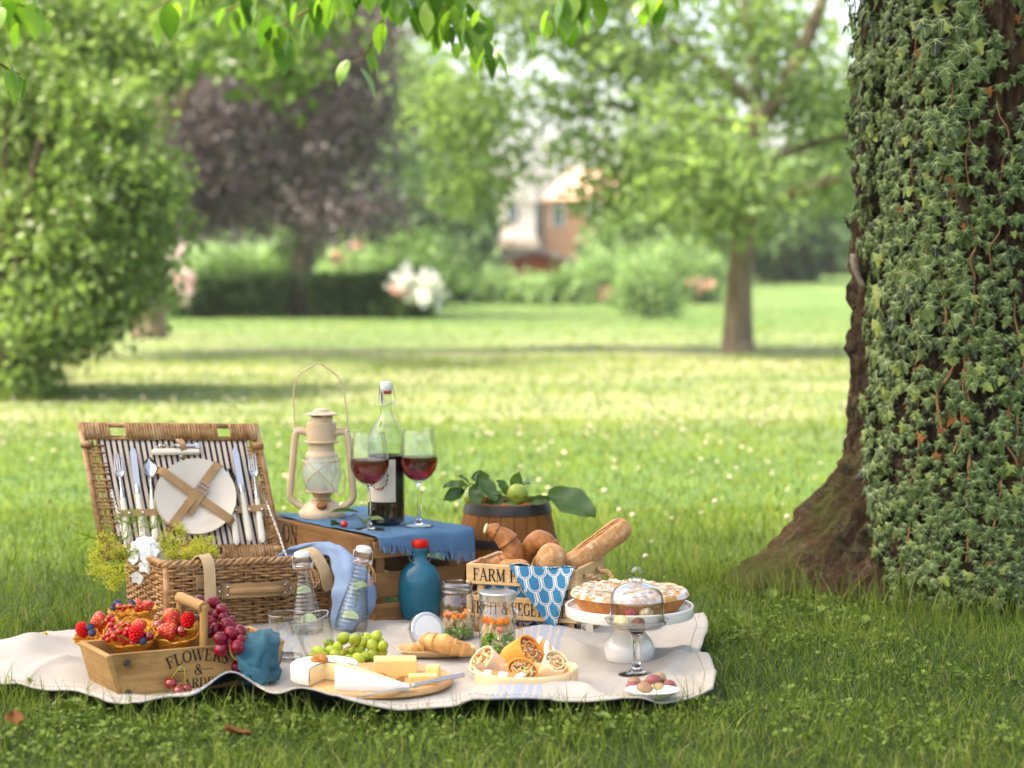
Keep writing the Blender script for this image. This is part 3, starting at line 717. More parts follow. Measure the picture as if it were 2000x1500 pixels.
# strands of ivy that hang free of the left flank
for i, (z, ln) in enumerate(((1.44, .10), (1.36, .12), (1.24, .08), (1.05, .07))):
    P = [trunk_p(math.radians(188), z, .005) - TC + Vector((-.02 * t - .03 * t * t, -.02 * t, -ln * t)) for t in (0, .4, .8, 1.2)]
    obj('stem', mk('stem', tube(spline(P, 4), .0012, 5), M_vein), ivy)
    for k in range(9):
        t = k / 8; p = P[0].lerp(P[-1], t) + Vector((rv.gauss(0, .008), rv.gauss(0, .01), 0))
        obj('leaf', IVM[k % 4], ivy, T(p) @ RZ(rv.uniform(-1, 1)) @ RX(1.2 + rv.gauss(0, .3)) @ SC(rv.uniform(.02, .034)))
# ================================================================ leaves hanging into the top of the picture
def bigleaf():
    prof = [(0, 0), (.08, .06), (.17, .2), (.215, .38), (.20, .58), (.13, .78), (.05, .93), (0, 1.04)]
    z = lambda x, y: -.55 * x * x * 4 * .3 + abs(x) * .35 - .22 * y * y
    v, f = [], []
    for x, y in prof:
        v += [(-x, y, z(x, y)), (-x * .5, y, z(x * .5, y)), (0, y, z(0, y)), (x * .5, y, z(x * .5, y)), (x, y, z(x, y))]
    for j in range(len(prof) - 1):
        for i in range(4): f.append((j * 5 + i, j * 5 + i + 1, (j + 1) * 5 + i + 1, (j + 1) * 5 + i))
    return v, f
M_hang = leafmat('leaf_hanging_cherry', (.04, .105, .012), (.20, .33, .05), .55, .3, .35, attr=False, warm=(1.15, 1.3, .5))
HL = mk('leaf', bigleaf(), M_hang, ang=180); M_twig = pm('twig_brown', (.10, .07, .04), (.17, .12, .07), 40, rough=.8)
hl = random.Random(9)
def hanging(label, pts, d, n, size, spread=.05):
    p0 = at(*pts[0], d); t = thing('hanging_branch', label, 'branch', p0, 'leafy branches hanging into the top of the picture')
    P = spline([at(px, py, d + .05 * i) - p0 for i, (px, py) in enumerate(pts)], 6)
    obj('twig', mk('twig', tube(P, [.0050 * (1 - .7 * i / len(P)) for i in range(len(P))], 6), M_twig), t)
    n = int(n * 1.5)
    for i in range(n):
        u = (i + .5) / n; p = P[min(int(u * len(P)), len(P) - 1)] + Vector((hl.gauss(0, spread), hl.gauss(0, spread * 1.5), hl.gauss(0, spread * .35)))
        sz_ = size * hl.uniform(.6, 1.25); a = hl.uniform(0, 6.28); dn = Vector((math.cos(a) * .55, math.sin(a) * .55, -1 + hl.gauss(0, .25))).normalized()
        nr = Vector((math.cos(a), math.sin(a), .5 + hl.random())); nr = (nr - dn * nr.dot(dn)).normalized()
        obj('leaf', HL, t, T(p) @ basis(dn.cross(nr), dn, nr) @ SC(sz_ * 1.3, sz_ * .95, sz_))
HB = [('leaf cluster hanging lowest at the left edge of the picture', [(-40, 92), (5, 128), (40, 146)], 5.2, 8, .095, .02),
      ('branch tip with few leaves hanging left of the copper beech top', [(400, -50), (340, -5), (290, 25)], 6.0, 5, .10, .03), ('thin leafy branch hanging above the copper beech', [(560, -60), (490, 0), (440, 20)], 6.3, 12, .095, .035),
      ('leafy branch hanging over the copper beech with shiny leaves', [(700, -60), (620, 5), (560, 45), (520, 70)], 6.0, 17, .105, .035), ('small drooping leaf cluster hanging alone lowest of all the top branches', [(780, -60), (745, 40), (715, 105), (680, 128)], 6.0, 7, .085, .018),
      ('dense dark leafy branch hanging at the top centre', [(780, -50), (840, 0), (905, 25)], 5.9, 28, .105, .055), ('bright leaf tips drooping below the top centre branch', [(850, -10), (890, 55), (935, 85), (960, 100)], 6.0, 12, .095, .026),
      ('leafy branch hanging right of the top centre gap', [(1170, -60), (1115, 5), (1060, 45)], 6.1, 15, .105, .038), ('leaf tips just entering the top right of the centre', [(1400, -60), (1330, -20), (1260, 0)], 6.4, 7, .095, .035), ('leafy twig entering the top left corner', [(-20, -10), (40, 10), (90, 28)], 5.8, 10, .10, .045)]
for h_ in HB: hanging(*h_)

# ---- bright summer haze between the picnic and the far trees
N = Nodes('summer_haze'); N.t.nodes.remove(N.b); pv = N.new('ShaderNodeVolumePrincipled'); pv.inputs['Color'].default_value = (.93, .95, .92, 1); pv.inputs['Density'].default_value = .0005; pv.inputs['Anisotropy'].default_value = .2; N.t.links.new(pv.outputs[0], N.out.inputs['Volume'])
obj('haze', mk('haze', box(340, 150, 24, (0, 62, 10.5), .01), N.m, False), kind='stuff', label='thin bright summer haze over the lawn', cat='haze')
# ================================================================ picnic blanket
FE = [(-1.20, 3.940), (-1.0, 3.870), (-.894, 3.800), (-.826, 3.760), (-.76, 3.700), (-.693, 3.670), (-.641, 3.700), (-.55, 3.730), (-.484, 3.745), (-.42, 3.665), (-.284, 3.640), (-.047, 3.635), (.096, 3.675), (.239, 3.675), (.383, 3.775)]
def front_y(x): return float(np.interp(x, [a for a, b in FE], [b for a, b in FE]))
def back_y(x): return float(np.interp(x, [-1.2, -1.08, -.97, -.8, .2, .45], [4.22, 4.28, 4.45, 4.62, 4.60, 4.47]))
FLAT = []          # places where things press the cloth flat: (x, y, radius)
def blanket_z(x, y):
    g = lambda cx, cy, sx, sy: math.exp(-((x - cx) / sx) ** 2 - ((y - cy) / sy) ** 2)
    wz = 0.032 + .010 * fbm(x * 3.2 + 4, y * 3.2, 1, 2)
    fold = math.sin(9 * x + 15 * y + 3.0 * fbm(x * 2, y * 2, 5, 2)); wz += .021 * max(0, fold) ** 2 * (1 if x > -.15 else .5) + .008 * max(0, math.sin(21 * x - 6 * y + 4 * fbm(x * 3, y * 3, 8, 2))) ** 3
    wz += .004 * fbm(x * 11, y * 11, 2, 2)
    for cx in (-.72, -.33, .06): wz += .0045 * math.exp(-abs(x - cx - .02 * math.sin(y * 7)) / .010)      # creases left from folding
    for cy in (4.02, 4.34): wz += .004 * math.exp(-abs(y - cy - .02 * math.sin(x * 5)) / .010)
    for cx, cy, r in FLAT:
        dd = math.hypot(x - cx, y - cy)
        if dd < r * 1.6: k = max(0, min(1, (dd - r) / (r * .6))); wz = .030 + (wz - .030) * k
    wz += .046 * g(-.535, 3.74, .052, .10) + .003 * g(-.66, 3.72, .05, .06) + .030 * g(-1.03, 4.20, .06, .10) + .024 * g(-.36, 3.66, .10, .05) + .022 * g(-.02, 3.66, .14, .05) + .02 * g(.40, 3.84, .04, .09)
    wz += .022 * g(.30, 4.12, .10, .05) + .03 * g(.08, 4.34, .10, .06)
    return max(.014, wz)
# places of the things standing on it (x, y, r)
FLAT += [(-.62, 3.95, .17), (-.52, 4.05, .12), (-.27, 3.87, .16), (.03, 3.95, .10), (.246, 4.12, .07), (.25, 3.98, .04), (.264, 3.78, .075), (-.1, 4.28, .06), (0, 4.22, .06), (-.21, 4.58, .06), (-.40, 4.15, .08), (-.17, 4.16, .09), (-.6, 4.6, .22), (.05, 4.45, .14), (-.33, 4.38, .06), (-.45, 4.36, .06), (-.66, 3.80, .05)]
def blanket_material():
    N = Nodes('natural_linen'); uvn = N.new('ShaderNodeUVMap'); sep = N.new('ShaderNodeSeparateXYZ'); N.t.links.new(uvn.outputs[0], sep.inputs[0])
    u = N.math('ADD', sep.outputs[0], N.math('MULTIPLY', sep.outputs[1], -.10)); tot = None
    for c in (.135, -.36, -.93):
        t = N.math('ABSOLUTE', N.math('SUBTRACT', u, c)); b = N.math('LESS_THAN', t, .042)
        s = N.math('FRACT', N.math('MULTIPLY', t, 1 / .0165)); st = N.math('LESS_THAN', s, .60); k = N.math('MULTIPLY', b, st)
        tot = k if tot is None else N.math('MAXIMUM', tot, k)
    v = N.coord('Object'); n = N.noise(v, 6, 4); fib = N.noise(N.coord('Object', (1, .08, 1)), 900, 2); fib2 = N.noise(N.coord('Object', (.08, 1, 1)), 900, 2)
    base = N.mix(N.ramp(n, .3, .7), (.40, .36, .295), (.485, .445, .375)); base = N.mix(N.math('MULTIPLY', N.ramp(N.math('ADD', fib, fib2), .8, 1.25), .3), base, (.30, .265, .21))
    col = N.mix(N.math('MULTIPLY', tot, .72), base, (.27, .32, .41))
    hem = N.math('LESS_THAN', N.math('ABSOLUTE', N.math('SUBTRACT', sep.outputs[1], 3.0)), .0)
    N.put(N.b.inputs['Base Color'], col); N.b.inputs['Roughness'].default_value = .9; N.b.inputs['Specular IOR Level'].default_value = .15; N.b.inputs['Sheen Weight'].default_value = .05
    N.bump(N.math('ADD', fib, fib2), .0009); return N.m
def bl_fn(u, v):
    x0 = -1.16 + .04 * math.sin(v * 5); x1 = .385 + .045 * v + .012 * math.sin(v * 9)
    x = x0 + (x1 - x0) * u; y = front_y(x) * (1 - v) + back_y(x) * v
    return Vector((x, y, blanket_z(x, y)))
NBU, NBV = 190, 110
bv = grid(bl_fn, NBU, NBV)
bo = obj('picnic_blanket', mk('picnic_blanket', bv, [blanket_material(), pm('black_backing', (.008, .009, .012), rough=.8)], ang=180, uv=lambda i: (bv[0][i][0], bv[0][i][1])),
         label='cream linen picnic blanket with blue striped bands spread on the grass', cat='blanket')
solid(bo, .0035, -1, 1, 0)
hm = MB()
for v0, v1, u0, u1 in ((.022, .022, .0, .985), (.022, .97, .985, .985)):
    P = [bl_fn(u0 + (u1 - u0) * i / 150, v0 + (v1 - v0) * i / 150) + Vector((0, 0, .0006)) for i in range(151)]
    for i in range(150):
        if i % 1 == 0: hm.add(tube([P[i].lerp(P[i + 1], .1), P[i].lerp(P[i + 1], .75)], .0009, 4))
obj('hem_stitching', mk('hem_stitching', hm, pm('hem_thread', (.40, .36, .29), rough=.9)), bo, kind='stuff')
# ================================================================ grass, clover, fallen leaves
M_grass = leafmat('grass_blade', (.030, .065, .006), (.29, .36, .060), .42, .45, .15, warm=(1.08, 1.2, .5), yellow=(.34, .30, .13))
HAM_O = Vector((-.781, 4.40, .030)); HAM_A = math.radians(27)
CR_O = Vector((-.316, 4.525, .022)); CR_A = math.radians(35)
BC_O = Vector((.1436, 4.33, .030)); BC_A = math.radians(-20)
def in_rect(X, Y, o, a, x0, x1, y0, y1):
    dx, dy = X - o.x, Y - o.y; u = dx * math.cos(a) + dy * math.sin(a); v = -dx * math.sin(a) + dy * math.cos(a)
    return (u > x0) & (u < x1) & (v > y0) & (v < y1)
def keep(X, Y):
    fy = np.interp(X, [a for a, b in FE], [b for a, b in FE]); by = np.interp(X, [-1.2, -1.08, -.97, -.8, .2, .45], [4.22, 4.28, 4.45, 4.62, 4.60, 4.47])
    k = ~((X > -1.15) & (X < .42) & (Y > fy + .012) & (Y < by - .01))
    k &= ~in_rect(X, Y, HAM_O, HAM_A, -.01, .43, -.01, .33); k &= ~in_rect(X, Y, CR_O, CR_A, -.01, .27, -.01, .55); k &= ~in_rect(X, Y, BC_O, BC_A, -.27, .01, -.01, .22)
    k &= ((X + .011) ** 2 + (Y - 4.93) ** 2) > .105 ** 2
    ang = np.arctan2(Y - TC.y, X - TC.x) % (2 * PI); tr = np.array([trunk_r(a, .03) for a in np.linspace(0, 2 * PI, 361)])
    k &= np.hypot(X - TC.x, Y - TC.y) > tr[(ang / (2 * PI) * 360).astype(int)] - .03
    return k
def blades(n, y0, y1, Lr, Wr, seg, seed, xr=.33, dens=None, pos=None, lean=1.0):
    r = np.random.default_rng(seed)
    if pos is None:
        Y = np.sqrt(r.random(n) * (y1 ** 2 - y0 ** 2) + y0 ** 2); X = (r.random(n) * 2 - 1) * (xr * Y + .25)
    else: X, Y = pos
    k = keep(X, Y); X, Y = X[k], Y[k]; n = len(X)
    patch = np.array([mnoise.noise(Vector((x * 1.6, y * 1.6, 9))) for x, y in zip(X, Y)]); p2 = np.array([mnoise.noise(Vector((x * 7, y * 7, 4))) for x, y in zip(X, Y)])
    L = (Lr[0] + (Lr[1] - Lr[0]) * r.random(n) ** 1.6) * (1 + .35 * patch + .25 * p2); Wd = Wr[0] + (Wr[1] - Wr[0]) * r.random(n)
    a = r.random(n) * 2 * PI + 1.5 * p2; b = r.random(n) * 2 * PI
    ln = lean * (.15 + .75 * r.random(n) ** 1.3); Z0 = np.array([lawn_z(x, y) for x, y in zip(X, Y)])
    V = []; dirx, diry = np.cos(a), np.sin(a); sx, sy = np.cos(b), np.sin(b)
    for j in range(seg + 1):
        t = j / seg; h = L * (t - .30 * ln * t * t); o = L * ln * t ** 1.7; ww = Wd * (1 - t ** 1.5) * .5
        cx, cy, cz = X + dirx * o, Y + diry * o, Z0 + h - .004
        if j < seg: V += [np.stack([cx - sx * ww, cy - sy * ww, cz], 1), np.stack([cx + sx * ww, cy + sy * ww, cz], 1)]
        else: V.append(np.stack([cx, cy, cz], 1))
    m = 2 * seg + 1; V = np.stack(V, 1).reshape(-1, 3); base = np.arange(n)[:, None] * m; F = []
    for j in range(seg - 1): F += [base + np.array([[2 * j, 2 * j + 1, 2 * j + 3]]), base + np.array([[2 * j, 2 * j + 3, 2 * j + 2]])]
    F.append(base + np.array([[2 * seg - 2, 2 * seg - 1, 2 * seg]]))
    tone = np.clip(.45 + .35 * patch + .25 * p2 + .85 * (r.random(n) - .5), 0, .92); tone[r.random(n) < .035] = 1.0
    return V, np.concatenate(F), np.repeat(tone, m)
Vs, Fs, Rs, off = [], [], [], 0
re_ = np.random.default_rng(77)
ex = re_.uniform(-1.12, .40, 1500); ey = np.interp(ex, [a for a, b in FE], [b for a, b in FE]) - re_.random(1500) ** 1.5 * .10 + .008
tx = TC.x + np.cos(ta := re_.uniform(PI * .9, 1.95 * PI, 1100)) * (tr_ := np.array([trunk_r(a, .03) for a in ta]) + re_.random(1100) * .12); ty = TC.y + np.sin(ta) * tr_
for g in (blades(64000, 3.0, 4.7, (.016, .060), (.0016, .0034), 3, 1, lean=1.35), blades(62000, 4.6, 6.8, (.016, .058), (.0020, .0042), 3, 2, lean=1.25), blades(46000, 6.7, 10.5, (.020, .052), (.003, .007), 2, 3, .36),
          blades(34000, 10.3, 17, (.02, .07), (.006, .013), 1, 4, .4), blades(16000, 17, 34, (.02, .07), (.014, .03), 1, 5, .42),
          blades(0, 0, 0, (.03, .105), (.0016, .0032), 4, 6, pos=(ex[:900], ey[:900]), lean=.8), blades(0, 0, 0, (.05, .16), (.0018, .004), 4, 7, pos=(tx, ty), lean=.8),
          blades(5200, 4.4, 6.6, (.06, .15), (.0018, .0036), 4, 8, lean=.8)):
    Vs.append(g[0]); Fs.append(g[1] + off); Rs.append(g[2]); off += len(g[0])
obj('grass', mknp('grass', np.concatenate(Vs), np.concatenate(Fs), M_grass, np.concatenate(Rs), True), kind='stuff', label='green lawn grass blades around the picnic blanket', cat='grass')
# ---- low clover leaves between the blades
rk = np.random.default_rng(21); kc = []
for (px, py, rx) in ((160, 1400, 60), (420, 1410, 60), (640, 1430, 60), (900, 1450, 90), (1180, 1420, 80), (1480, 1230, 120), (1620, 1260, 150), (1800, 1330, 160), (1500, 1400, 200), (60, 1460, 90), (300, 1470, 100), (1850, 1450, 120), (1420, 1140, 60), (1560, 1190, 90)):
    c = on(px, py, 0); n_ = 200; kc.append(np.stack([c.x + rk.normal(size=n_) * rx / 1000, c.y + rk.normal(size=n_) * .10, .006 + .024 * rk.random(n_)], 1))
kc = np.concatenate(kc); kc = kc[keep(kc[:, 0], kc[:, 1])]; tri = []
for k in range(3): a_ = rk.random(len(kc)) * 6.28 if k == 0 else a_ + 2.09; tri.append(kc + np.stack([np.cos(a_) * .0045, np.sin(a_) * .0045, 0 * a_], 1))
P3 = np.concatenate(tri); r0_ = np.tile(rk.random(len(kc)), 3); Vc, Fc = leafcloud(P3, .010 * (.7 + .6 * rk.random(len(P3))), -.1, .95, 23, fold=.1, upb=3.0)
obj('clover_leaves', mknp('clover_leaves', Vc, Fc, leafmat('clover_leaf', (.06, .105, .012), (.20, .27, .045), .3, .6, .15), np.repeat(r0_, 4)), kind='stuff', label='low clover leaves growing between the grass blades', cat='clover')
# ---- white clover heads
M_clov = pm('clover_petals', (.42, .39, .30), (.52, .48, .37), 200, rough=.8, c3=(.62, .50, .42), sc3=40)
M_cst = pm('clover_stalk', (.10, .17, .03), rough=.7)
def clover():
    mb = MB(); mb.add(tube([(0, 0, -.02), (.003, 0, .03), (0, 0, .062)], .0012, 4), None, 1)
    mb.add(ball(.0105, .0105, .0095, 9, 6, lambda p: 1 + .16 * math.sin(p.x * 40) * math.sin(p.y * 40 + p.z * 30)), T(0, 0, .066)); return mb
cm = clover(); CM = mk('clover_flower', cm, [M_clov, M_cst], ang=180)
rc = random.Random(3); spots = []
while len(spots) < 820:
    y = math.sqrt(rc.uniform(5.1 ** 2, 14.5 ** 2)); x = rc.uniform(-1, 1) * (.29 * y + .1)
    if mnoise.noise(Vector((x * .9, y * .7, 2))) < rc.uniform(-.55, .25): continue
    if y < 6.3 and rc.random() < .6: continue
    if not bool(keep(np.array([x]), np.array([y]))[0]): continue
    if x < 0 and y < 5.6: continue
    spots.append((y, x))
spots.sort(); cv, cf, cmi = [], [], []
for i, (y, x) in enumerate(spots):
    s = rc.uniform(.45, .85); Mx = T(x, y, lawn_z(x, y) - .012) @ RZ(rc.uniform(0, 6)) @ RX(rc.gauss(0, .15)) @ SC(s)
    if i < 280: obj('clover_flower', CM, None, Mx, 'small round white clover head on a stalk in the lawn', 'flower', 'white clover heads scattered over the lawn')
    else:
        o = len(cv); cv += [tuple(Mx @ Vector(p)) for p in cm.v]; cf += [tuple(k + o for k in f) for f in cm.f]; cmi += cm.m
cb_ = MB(); cb_.v, cb_.f, cb_.m = cv, cf, cmi
obj('clover_flowers', mk('clover_flowers', cb_, [M_clov, M_cst], ang=180), kind='stuff', label='far white clover heads dotted over the lawn', cat='flowers')
# ---- broad weeds, fallen leaves, a buttercup
M_weed = leafmat('weed_leaf', (.07, .12, .015), (.20, .27, .05), .3, .5, attr=False)
def roundleaf():
    return grid(lambda u, v: ((u - .5) * math.sin(PI * min(v * .93 + .07, 1)) ** .7 * .9, v, .12 * abs(u - .5) - .25 * v * v + .05 * math.sin(v * 7)), 4, 6)
WL = mk('leaf', roundleaf(), M_weed, ang=180); rw = random.Random(12)
WE = [('low broad leaved weed below the flower box corner', 140, 1400), ('low broad leaved weed in front of the cherries', 410, 1420), ('broad leaved weed at the foot of the mossy root', 1500, 1185), ('broad leaved weed close below the ivy', 1680, 1230), ('broad leaved weed beside the tip of the mossy root', 1420, 1110),
      ('broad leaved weed right of the blanket corner', 1440, 1250), ('broad leaved weed in the shade under the root', 1590, 1215), ('small broad leaved weed in the grass at lower right', 1860, 1340), ('small broad leaved weed in the grass below the gooseberries', 1180, 1440), ('broad leaved weed at the left frame edge', 60, 1370)]
for lb, px, py in WE:
    p = on(px, py, .0); t = thing('weed_plant', lb, 'weed', p, 'broad leaved weeds in the grass')
    for i in range(7):
        a = i * .9 + rw.random(); s = rw.uniform(.016, .030)
        obj('leaf', WL, t, T(.01 * math.cos(a), .01 * math.sin(a), rw.uniform(.010, .035)) @ RZ(a) @ RX(rw.uniform(.3, 1.1)) @ SC(s))
    obj('stem', mk('stem', tube([(0, 0, -.01), (.002, 0, .02), (0, .002, .04)], .0015, 5), M_cst), t)
M_fall = pm('fallen_leaf_brown', (.10, .045, .02), (.19, .10, .045), 60, rough=.75)
for lb, px, py, s, a in (('curled dark brown fallen leaf at the left edge of the grass', 28, 1408, .045, .4), ('curled brown fallen leaf in the grass in front of the blanket', 462, 1434, .05, 1.9)):
    o = obj('fallen_leaf', mk('fallen_leaf', grid(lambda u, v: ((u - .5) * math.sin(PI * (v * .9 + .06)) * .8, v - .5, .35 * abs(u - .5) + .3 * (v - .5) ** 2 + .06 * fbm(u * 5, v * 5)), 6, 8), M_fall, ang=180), None, T(on(px, py, .03)) @ RZ(a) @ RX(.35) @ SC(s), lb, 'leaf', 'brown fallen leaves in the grass')
    solid(o, .012)
bp = on(85, 1242, .05); t = thing('buttercup', 'single yellow buttercup in the grass left of the blanket', 'flower', bp)
obj('stem', mk('stem', tube([(0, 0, -.05), (.004, 0, 0)], .001, 5), M_cst), t)
PB = mk('petal', grid(lambda u, v: ((u - .5) * .009 * math.sin(PI * (v * .8 + .15)), v * .009, .004 * v * v + .002 * (u - .5) ** 2), 3, 3), pm('yellow_petal', (.75, .48, .02), rough=.35))
for i in range(5): obj('petal', PB, t, T(.004, 0, 0) @ RZ(i * 1.257) @ RX(.5))
# ================================================================ lettering: a small serif alphabet of strokes
TK, TN = .165, .06
def letter_strokes(ch):
    """list of (points, widths) in a box of height 1, and the advance width"""
    S = []
    def ln(*p, w=TK): S.append((list(p), [w] * len(p)))
    def sf(x, y, w=.34): ln((x - w / 2, y), (x + w / 2, y), w=.055)
    def stem(x, y0=0, y1=1, s=True):
        ln((x, y0), (x, y1))
        if s: sf(x, .028); sf(x, .972)
    def arc(cx, cy, rx, ry, a0, a1, n=14, wk=TK):
        P, W = [], []
        for i in range(n + 1):
            a = math.radians(a0 + (a1 - a0) * i / n); P.append((cx + rx * math.cos(a), cy + ry * math.sin(a))); W.append(TN + (wk - TN) * abs(math.cos(a)) ** 1.3)
        S.append((P, W))
    if ch == 'F': stem(.2); ln((.2, .965), (.66, .965), w=.07); ln((.64, .99), (.67, .72), w=.06); ln((.2, .52), (.52, .52), w=.06); ln((.52, .64), (.52, .40), w=.05); return S, .72
    if ch == 'E': stem(.2); ln((.2, .965), (.66, .965), w=.07); ln((.64, .99), (.67, .74), w=.06); ln((.2, .52), (.52, .52), w=.06); ln((.52, .64), (.52, .40), w=.05); ln((.2, .035), (.70, .035), w=.07); ln((.68, .01), (.73, .28), w=.06); return S, .80
    if ch == 'L': stem(.2); ln((.2, .035), (.66, .035), w=.07); ln((.64, .01), (.69, .32), w=.06); return S, .74
    if ch == 'A': ln((.10, 0), (.42, 1), w=.065); ln((.40, 1), (.76, 0), w=.17); ln((.2, .34), (.62, .34), w=.055); sf(.10, .028, .26); sf(.76, .028, .32); return S, .90
    if ch == 'R': stem(.2); arc(.40, .745, .235, .225, -90, 90); ln((.2, .968), (.42, .968), w=.06); ln((.2, .52), (.42, .52), w=.06); ln((.42, .50), (.74, .02), w=.15); sf(.76, .028, .2); return S, .84
    if ch == 'B': stem(.2); arc(.40, .755, .20, .215, -90, 90); ln((.2, .968), (.42, .968), w=.06); ln((.2, .535), (.42, .535), w=.06); arc(.42, .285, .235, .25, -90, 90); ln((.2, .035), (.44, .035), w=.06); return S, .80
    if ch == 'D': stem(.2); arc(.40, .5, .33, .465, -90, 90); ln((.2, .965), (.42, .965), w=.06); ln((.2, .035), (.42, .035), w=.06); return S, .88
    if ch == 'M': ln((.16, 0), (.20, 1), w=.065); ln((.19, 1), (.52, .06), w=.17); ln((.50, .03), (.84, 1), w=.06); ln((.86, 0), (.84, 1), w=.17); sf(.16, .028, .26); sf(.86, .028, .34); sf(.15, .972, .2); sf(.89, .972, .2); return S, 1.06
    if ch == 'N': ln((.18, 0), (.18, 1), w=.065); ln((.17, 1), (.74, .02), w=.16); ln((.74, 0), (.74, 1), w=.065); sf(.18, .028, .26); sf(.15, .972, .2); sf(.74, .972, .26); return S, .92
    if ch == 'O': arc(.45, .5, .34, .475, 0, 360, 30); return S, .90
    if ch == 'G': arc(.45, .5, .35, .475, 50, 330, 26); ln((.73, .06), (.73, .42), w=.15); sf(.73, .42, .3); ln((.69, .98), (.69, .70), w=.05); return S, .92
    if ch == 'S': arc(.36, .735, .22, .235, 40, 262, 16, .12); arc(.36, .27, .235, .24, -140, 88, 16, .14); ln((.56, .98), (.57, .74), w=.05); ln((.11, .30), (.11, .02), w=.05); ln((.20, .60), (.53, .40), w=.16); return S, .68
    if ch == 'T': stem(.42, s=False); sf(.42, .028); ln((.06, .965), (.78, .965), w=.07); ln((.08, .99), (.05, .70), w=.055); ln((.76, .99), (.79, .70), w=.055); return S, .84
    if ch == 'U': ln((.18, 1), (.18, .30)); arc(.46, .30, .28, .27, 180, 360); ln((.74, .30), (.74, 1), w=.06); sf(.18, .972); sf(.74, .972, .24); return S, .92
    if ch == 'V': ln((.12, 1), (.42, .02), w=.17); ln((.42, .02), (.72, 1), w=.06); sf(.12, .972, .3); sf(.72, .972, .24); return S, .86
    if ch == 'W': ln((.10, 1), (.34, .02), w=.16); ln((.34, .02), (.56, .95), w=.06); ln((.54, .95), (.78, .02), w=.16); ln((.78, .02), (1.0, 1), w=.06); sf(.10, .972, .3); sf(.55, .972, .22); sf(1.0, .972, .24); return S, 1.14
    if ch == 'H': stem(.2); stem(.74); ln((.2, .5), (.74, .5), w=.06); return S, .94
    if ch == 'I': stem(.2); return S, .42
    if ch == '&': arc(.40, .77, .17, .19, 0, 360, 20, .11); ln((.27, .66), (.78, .03), w=.15); arc(.36, .27, .25, .25, 100, 330, 18, .14); ln((.56, .14), (.72, .52), w=.06); sf(.72, .52, .26); return S, .92
    return S, .40
def stroke_mesh(mb, P, W, f, z):
    n = len(P); V = []
    for i in range(n):
        a = Vector(P[max(i - 1, 0)]); b = Vector(P[min(i + 1, n - 1)]); t = (b - a).normalized(); nn = Vector((-t.y, t.x)) * W[i] / 2
        for s in (1, -1): x, y = P[i][0] + nn.x * s, P[i][1] + nn.y * s; X, Y = f(x, y); V.append((X, Y, z))
    mb.add((V, [(2 * i + 1, 2 * i + 3, 2 * i + 2, 2 * i) for i in range(n - 1)]))
def text_mb(s, h, arch=0, fit=None, slant=0):
    """letters s of cap height h along +X; arch bends the line upwards in the middle"""
    mb = MB(); x = 0; k = 0; L = [letter_strokes(c) for c in s]; tot = sum(a for _, a in L) * h; sx = (fit / tot) if fit else 1
    for S, adv in L:
        for P, W in S:
            k += 1
            def f(px, py, x=x):
                X = (x + px) * h * sx; Y = py * h
                if arch:
                    Wd = tot * sx; R = (Wd / 2) / math.sin(arch); a = (X - Wd / 2) / R; return Wd / 2 + (R + Y) * math.sin(a), (R + Y) * math.cos(a) - R * math.cos(arch) + 0
                return X + slant * Y, Y
            stroke_mesh(mb, P, W, f, .00008 * (k % 9))
        x += adv
    return mb
M_ink = pm('stencil_ink', (.012, .010, .009), (.05, .035, .022), 90, rough=.75, lo=.5, hi=.75)
# ================================================================ wicker hamper
M_wick = pm('wicker_willow', (.20, .105, .050), (.39, .245, .135), 55, rough=.45, spec=.45, bump=.0006, bsc=300, c3=(.48, .35, .225), sc3=14, lo3=.5, hi3=.75)
M_wickd = pm('wicker_stake', (.17, .085, .035), (.30, .17, .08), 40, rough=.55)
M_leath = pm('tan_leather', (.27, .175, .095), (.33, .22, .125), 30, rough=.55, bump=.0004, bsc=500, spec=.35)
M_leatl = pm('pale_leather', (.43, .32, .20), (.48, .37, .24), 30, rough=.55, bump=.0004, bsc=500, spec=.35)
M_steel = pm('polished_steel', (.50, .49, .47), rough=.2, metal=1); M_cream = pm('cream_melamine', (.72, .66, .53), (.76, .70, .58), 8, rough=.22, spec=.5, coat=.3)
M_ceram = pm('cream_plate_glaze', (.58, .52, .42), (.62, .56, .46), 6, rough=.12, spec=.5, coat=.5)
HM = T(HAM_O) @ RZ(HAM_A) @ RY(math.radians(1.6))
ham = thing('picnic_hamper', 'open wicker picnic hamper with striped lid lining and leather straps', 'hamper', HM)
HL_, HW, HH = .425, .325, .150
def rrect(L, W, r, n=8):
    P = []
    for cx, cy, a0 in ((L - r, r, -90), (L - r, W - r, 0), (r, W - r, 90), (r, r, 180)):
        for i in range(n + 1):
            a = math.radians(a0 + 90 * i / n); P.append(Vector((cx + r * math.cos(a), cy + r * math.sin(a), 0)))
    return P
def resample(P, n):
    P = P + [P[0]]; D = [0]
    for a, b in zip(P, P[1:]): D.append(D[-1] + (b - a).length)
    out = []
    for i in range(n):
        s = D[-1] * i / n; k = max(j for j in range(len(D)) if D[j] <= s + 1e-9); k = min(k, len(P) - 2); t = (s - D[k]) / max(D[k + 1] - D[k], 1e-9)
        p = P[k].lerp(P[k + 1], t); tg = (P[k + 1] - P[k]).normalized(); out.append((p, Vector((tg.y, -tg.x, 0))))
    return out
NS = 58
ring = resample(rrect(HL_, HW, .03), NS * 2)
def hp(i, z, off=0):
    p, n = ring[i % (NS * 2)]; k = 1 - .05 * (1 - z / HH); c = Vector((HL_ / 2, HW / 2, 0)); q_ = c + (p - c) * k + n * off; q_.z = z; return q_
wv = MB(); rr_ = random.Random(2); rows = 19
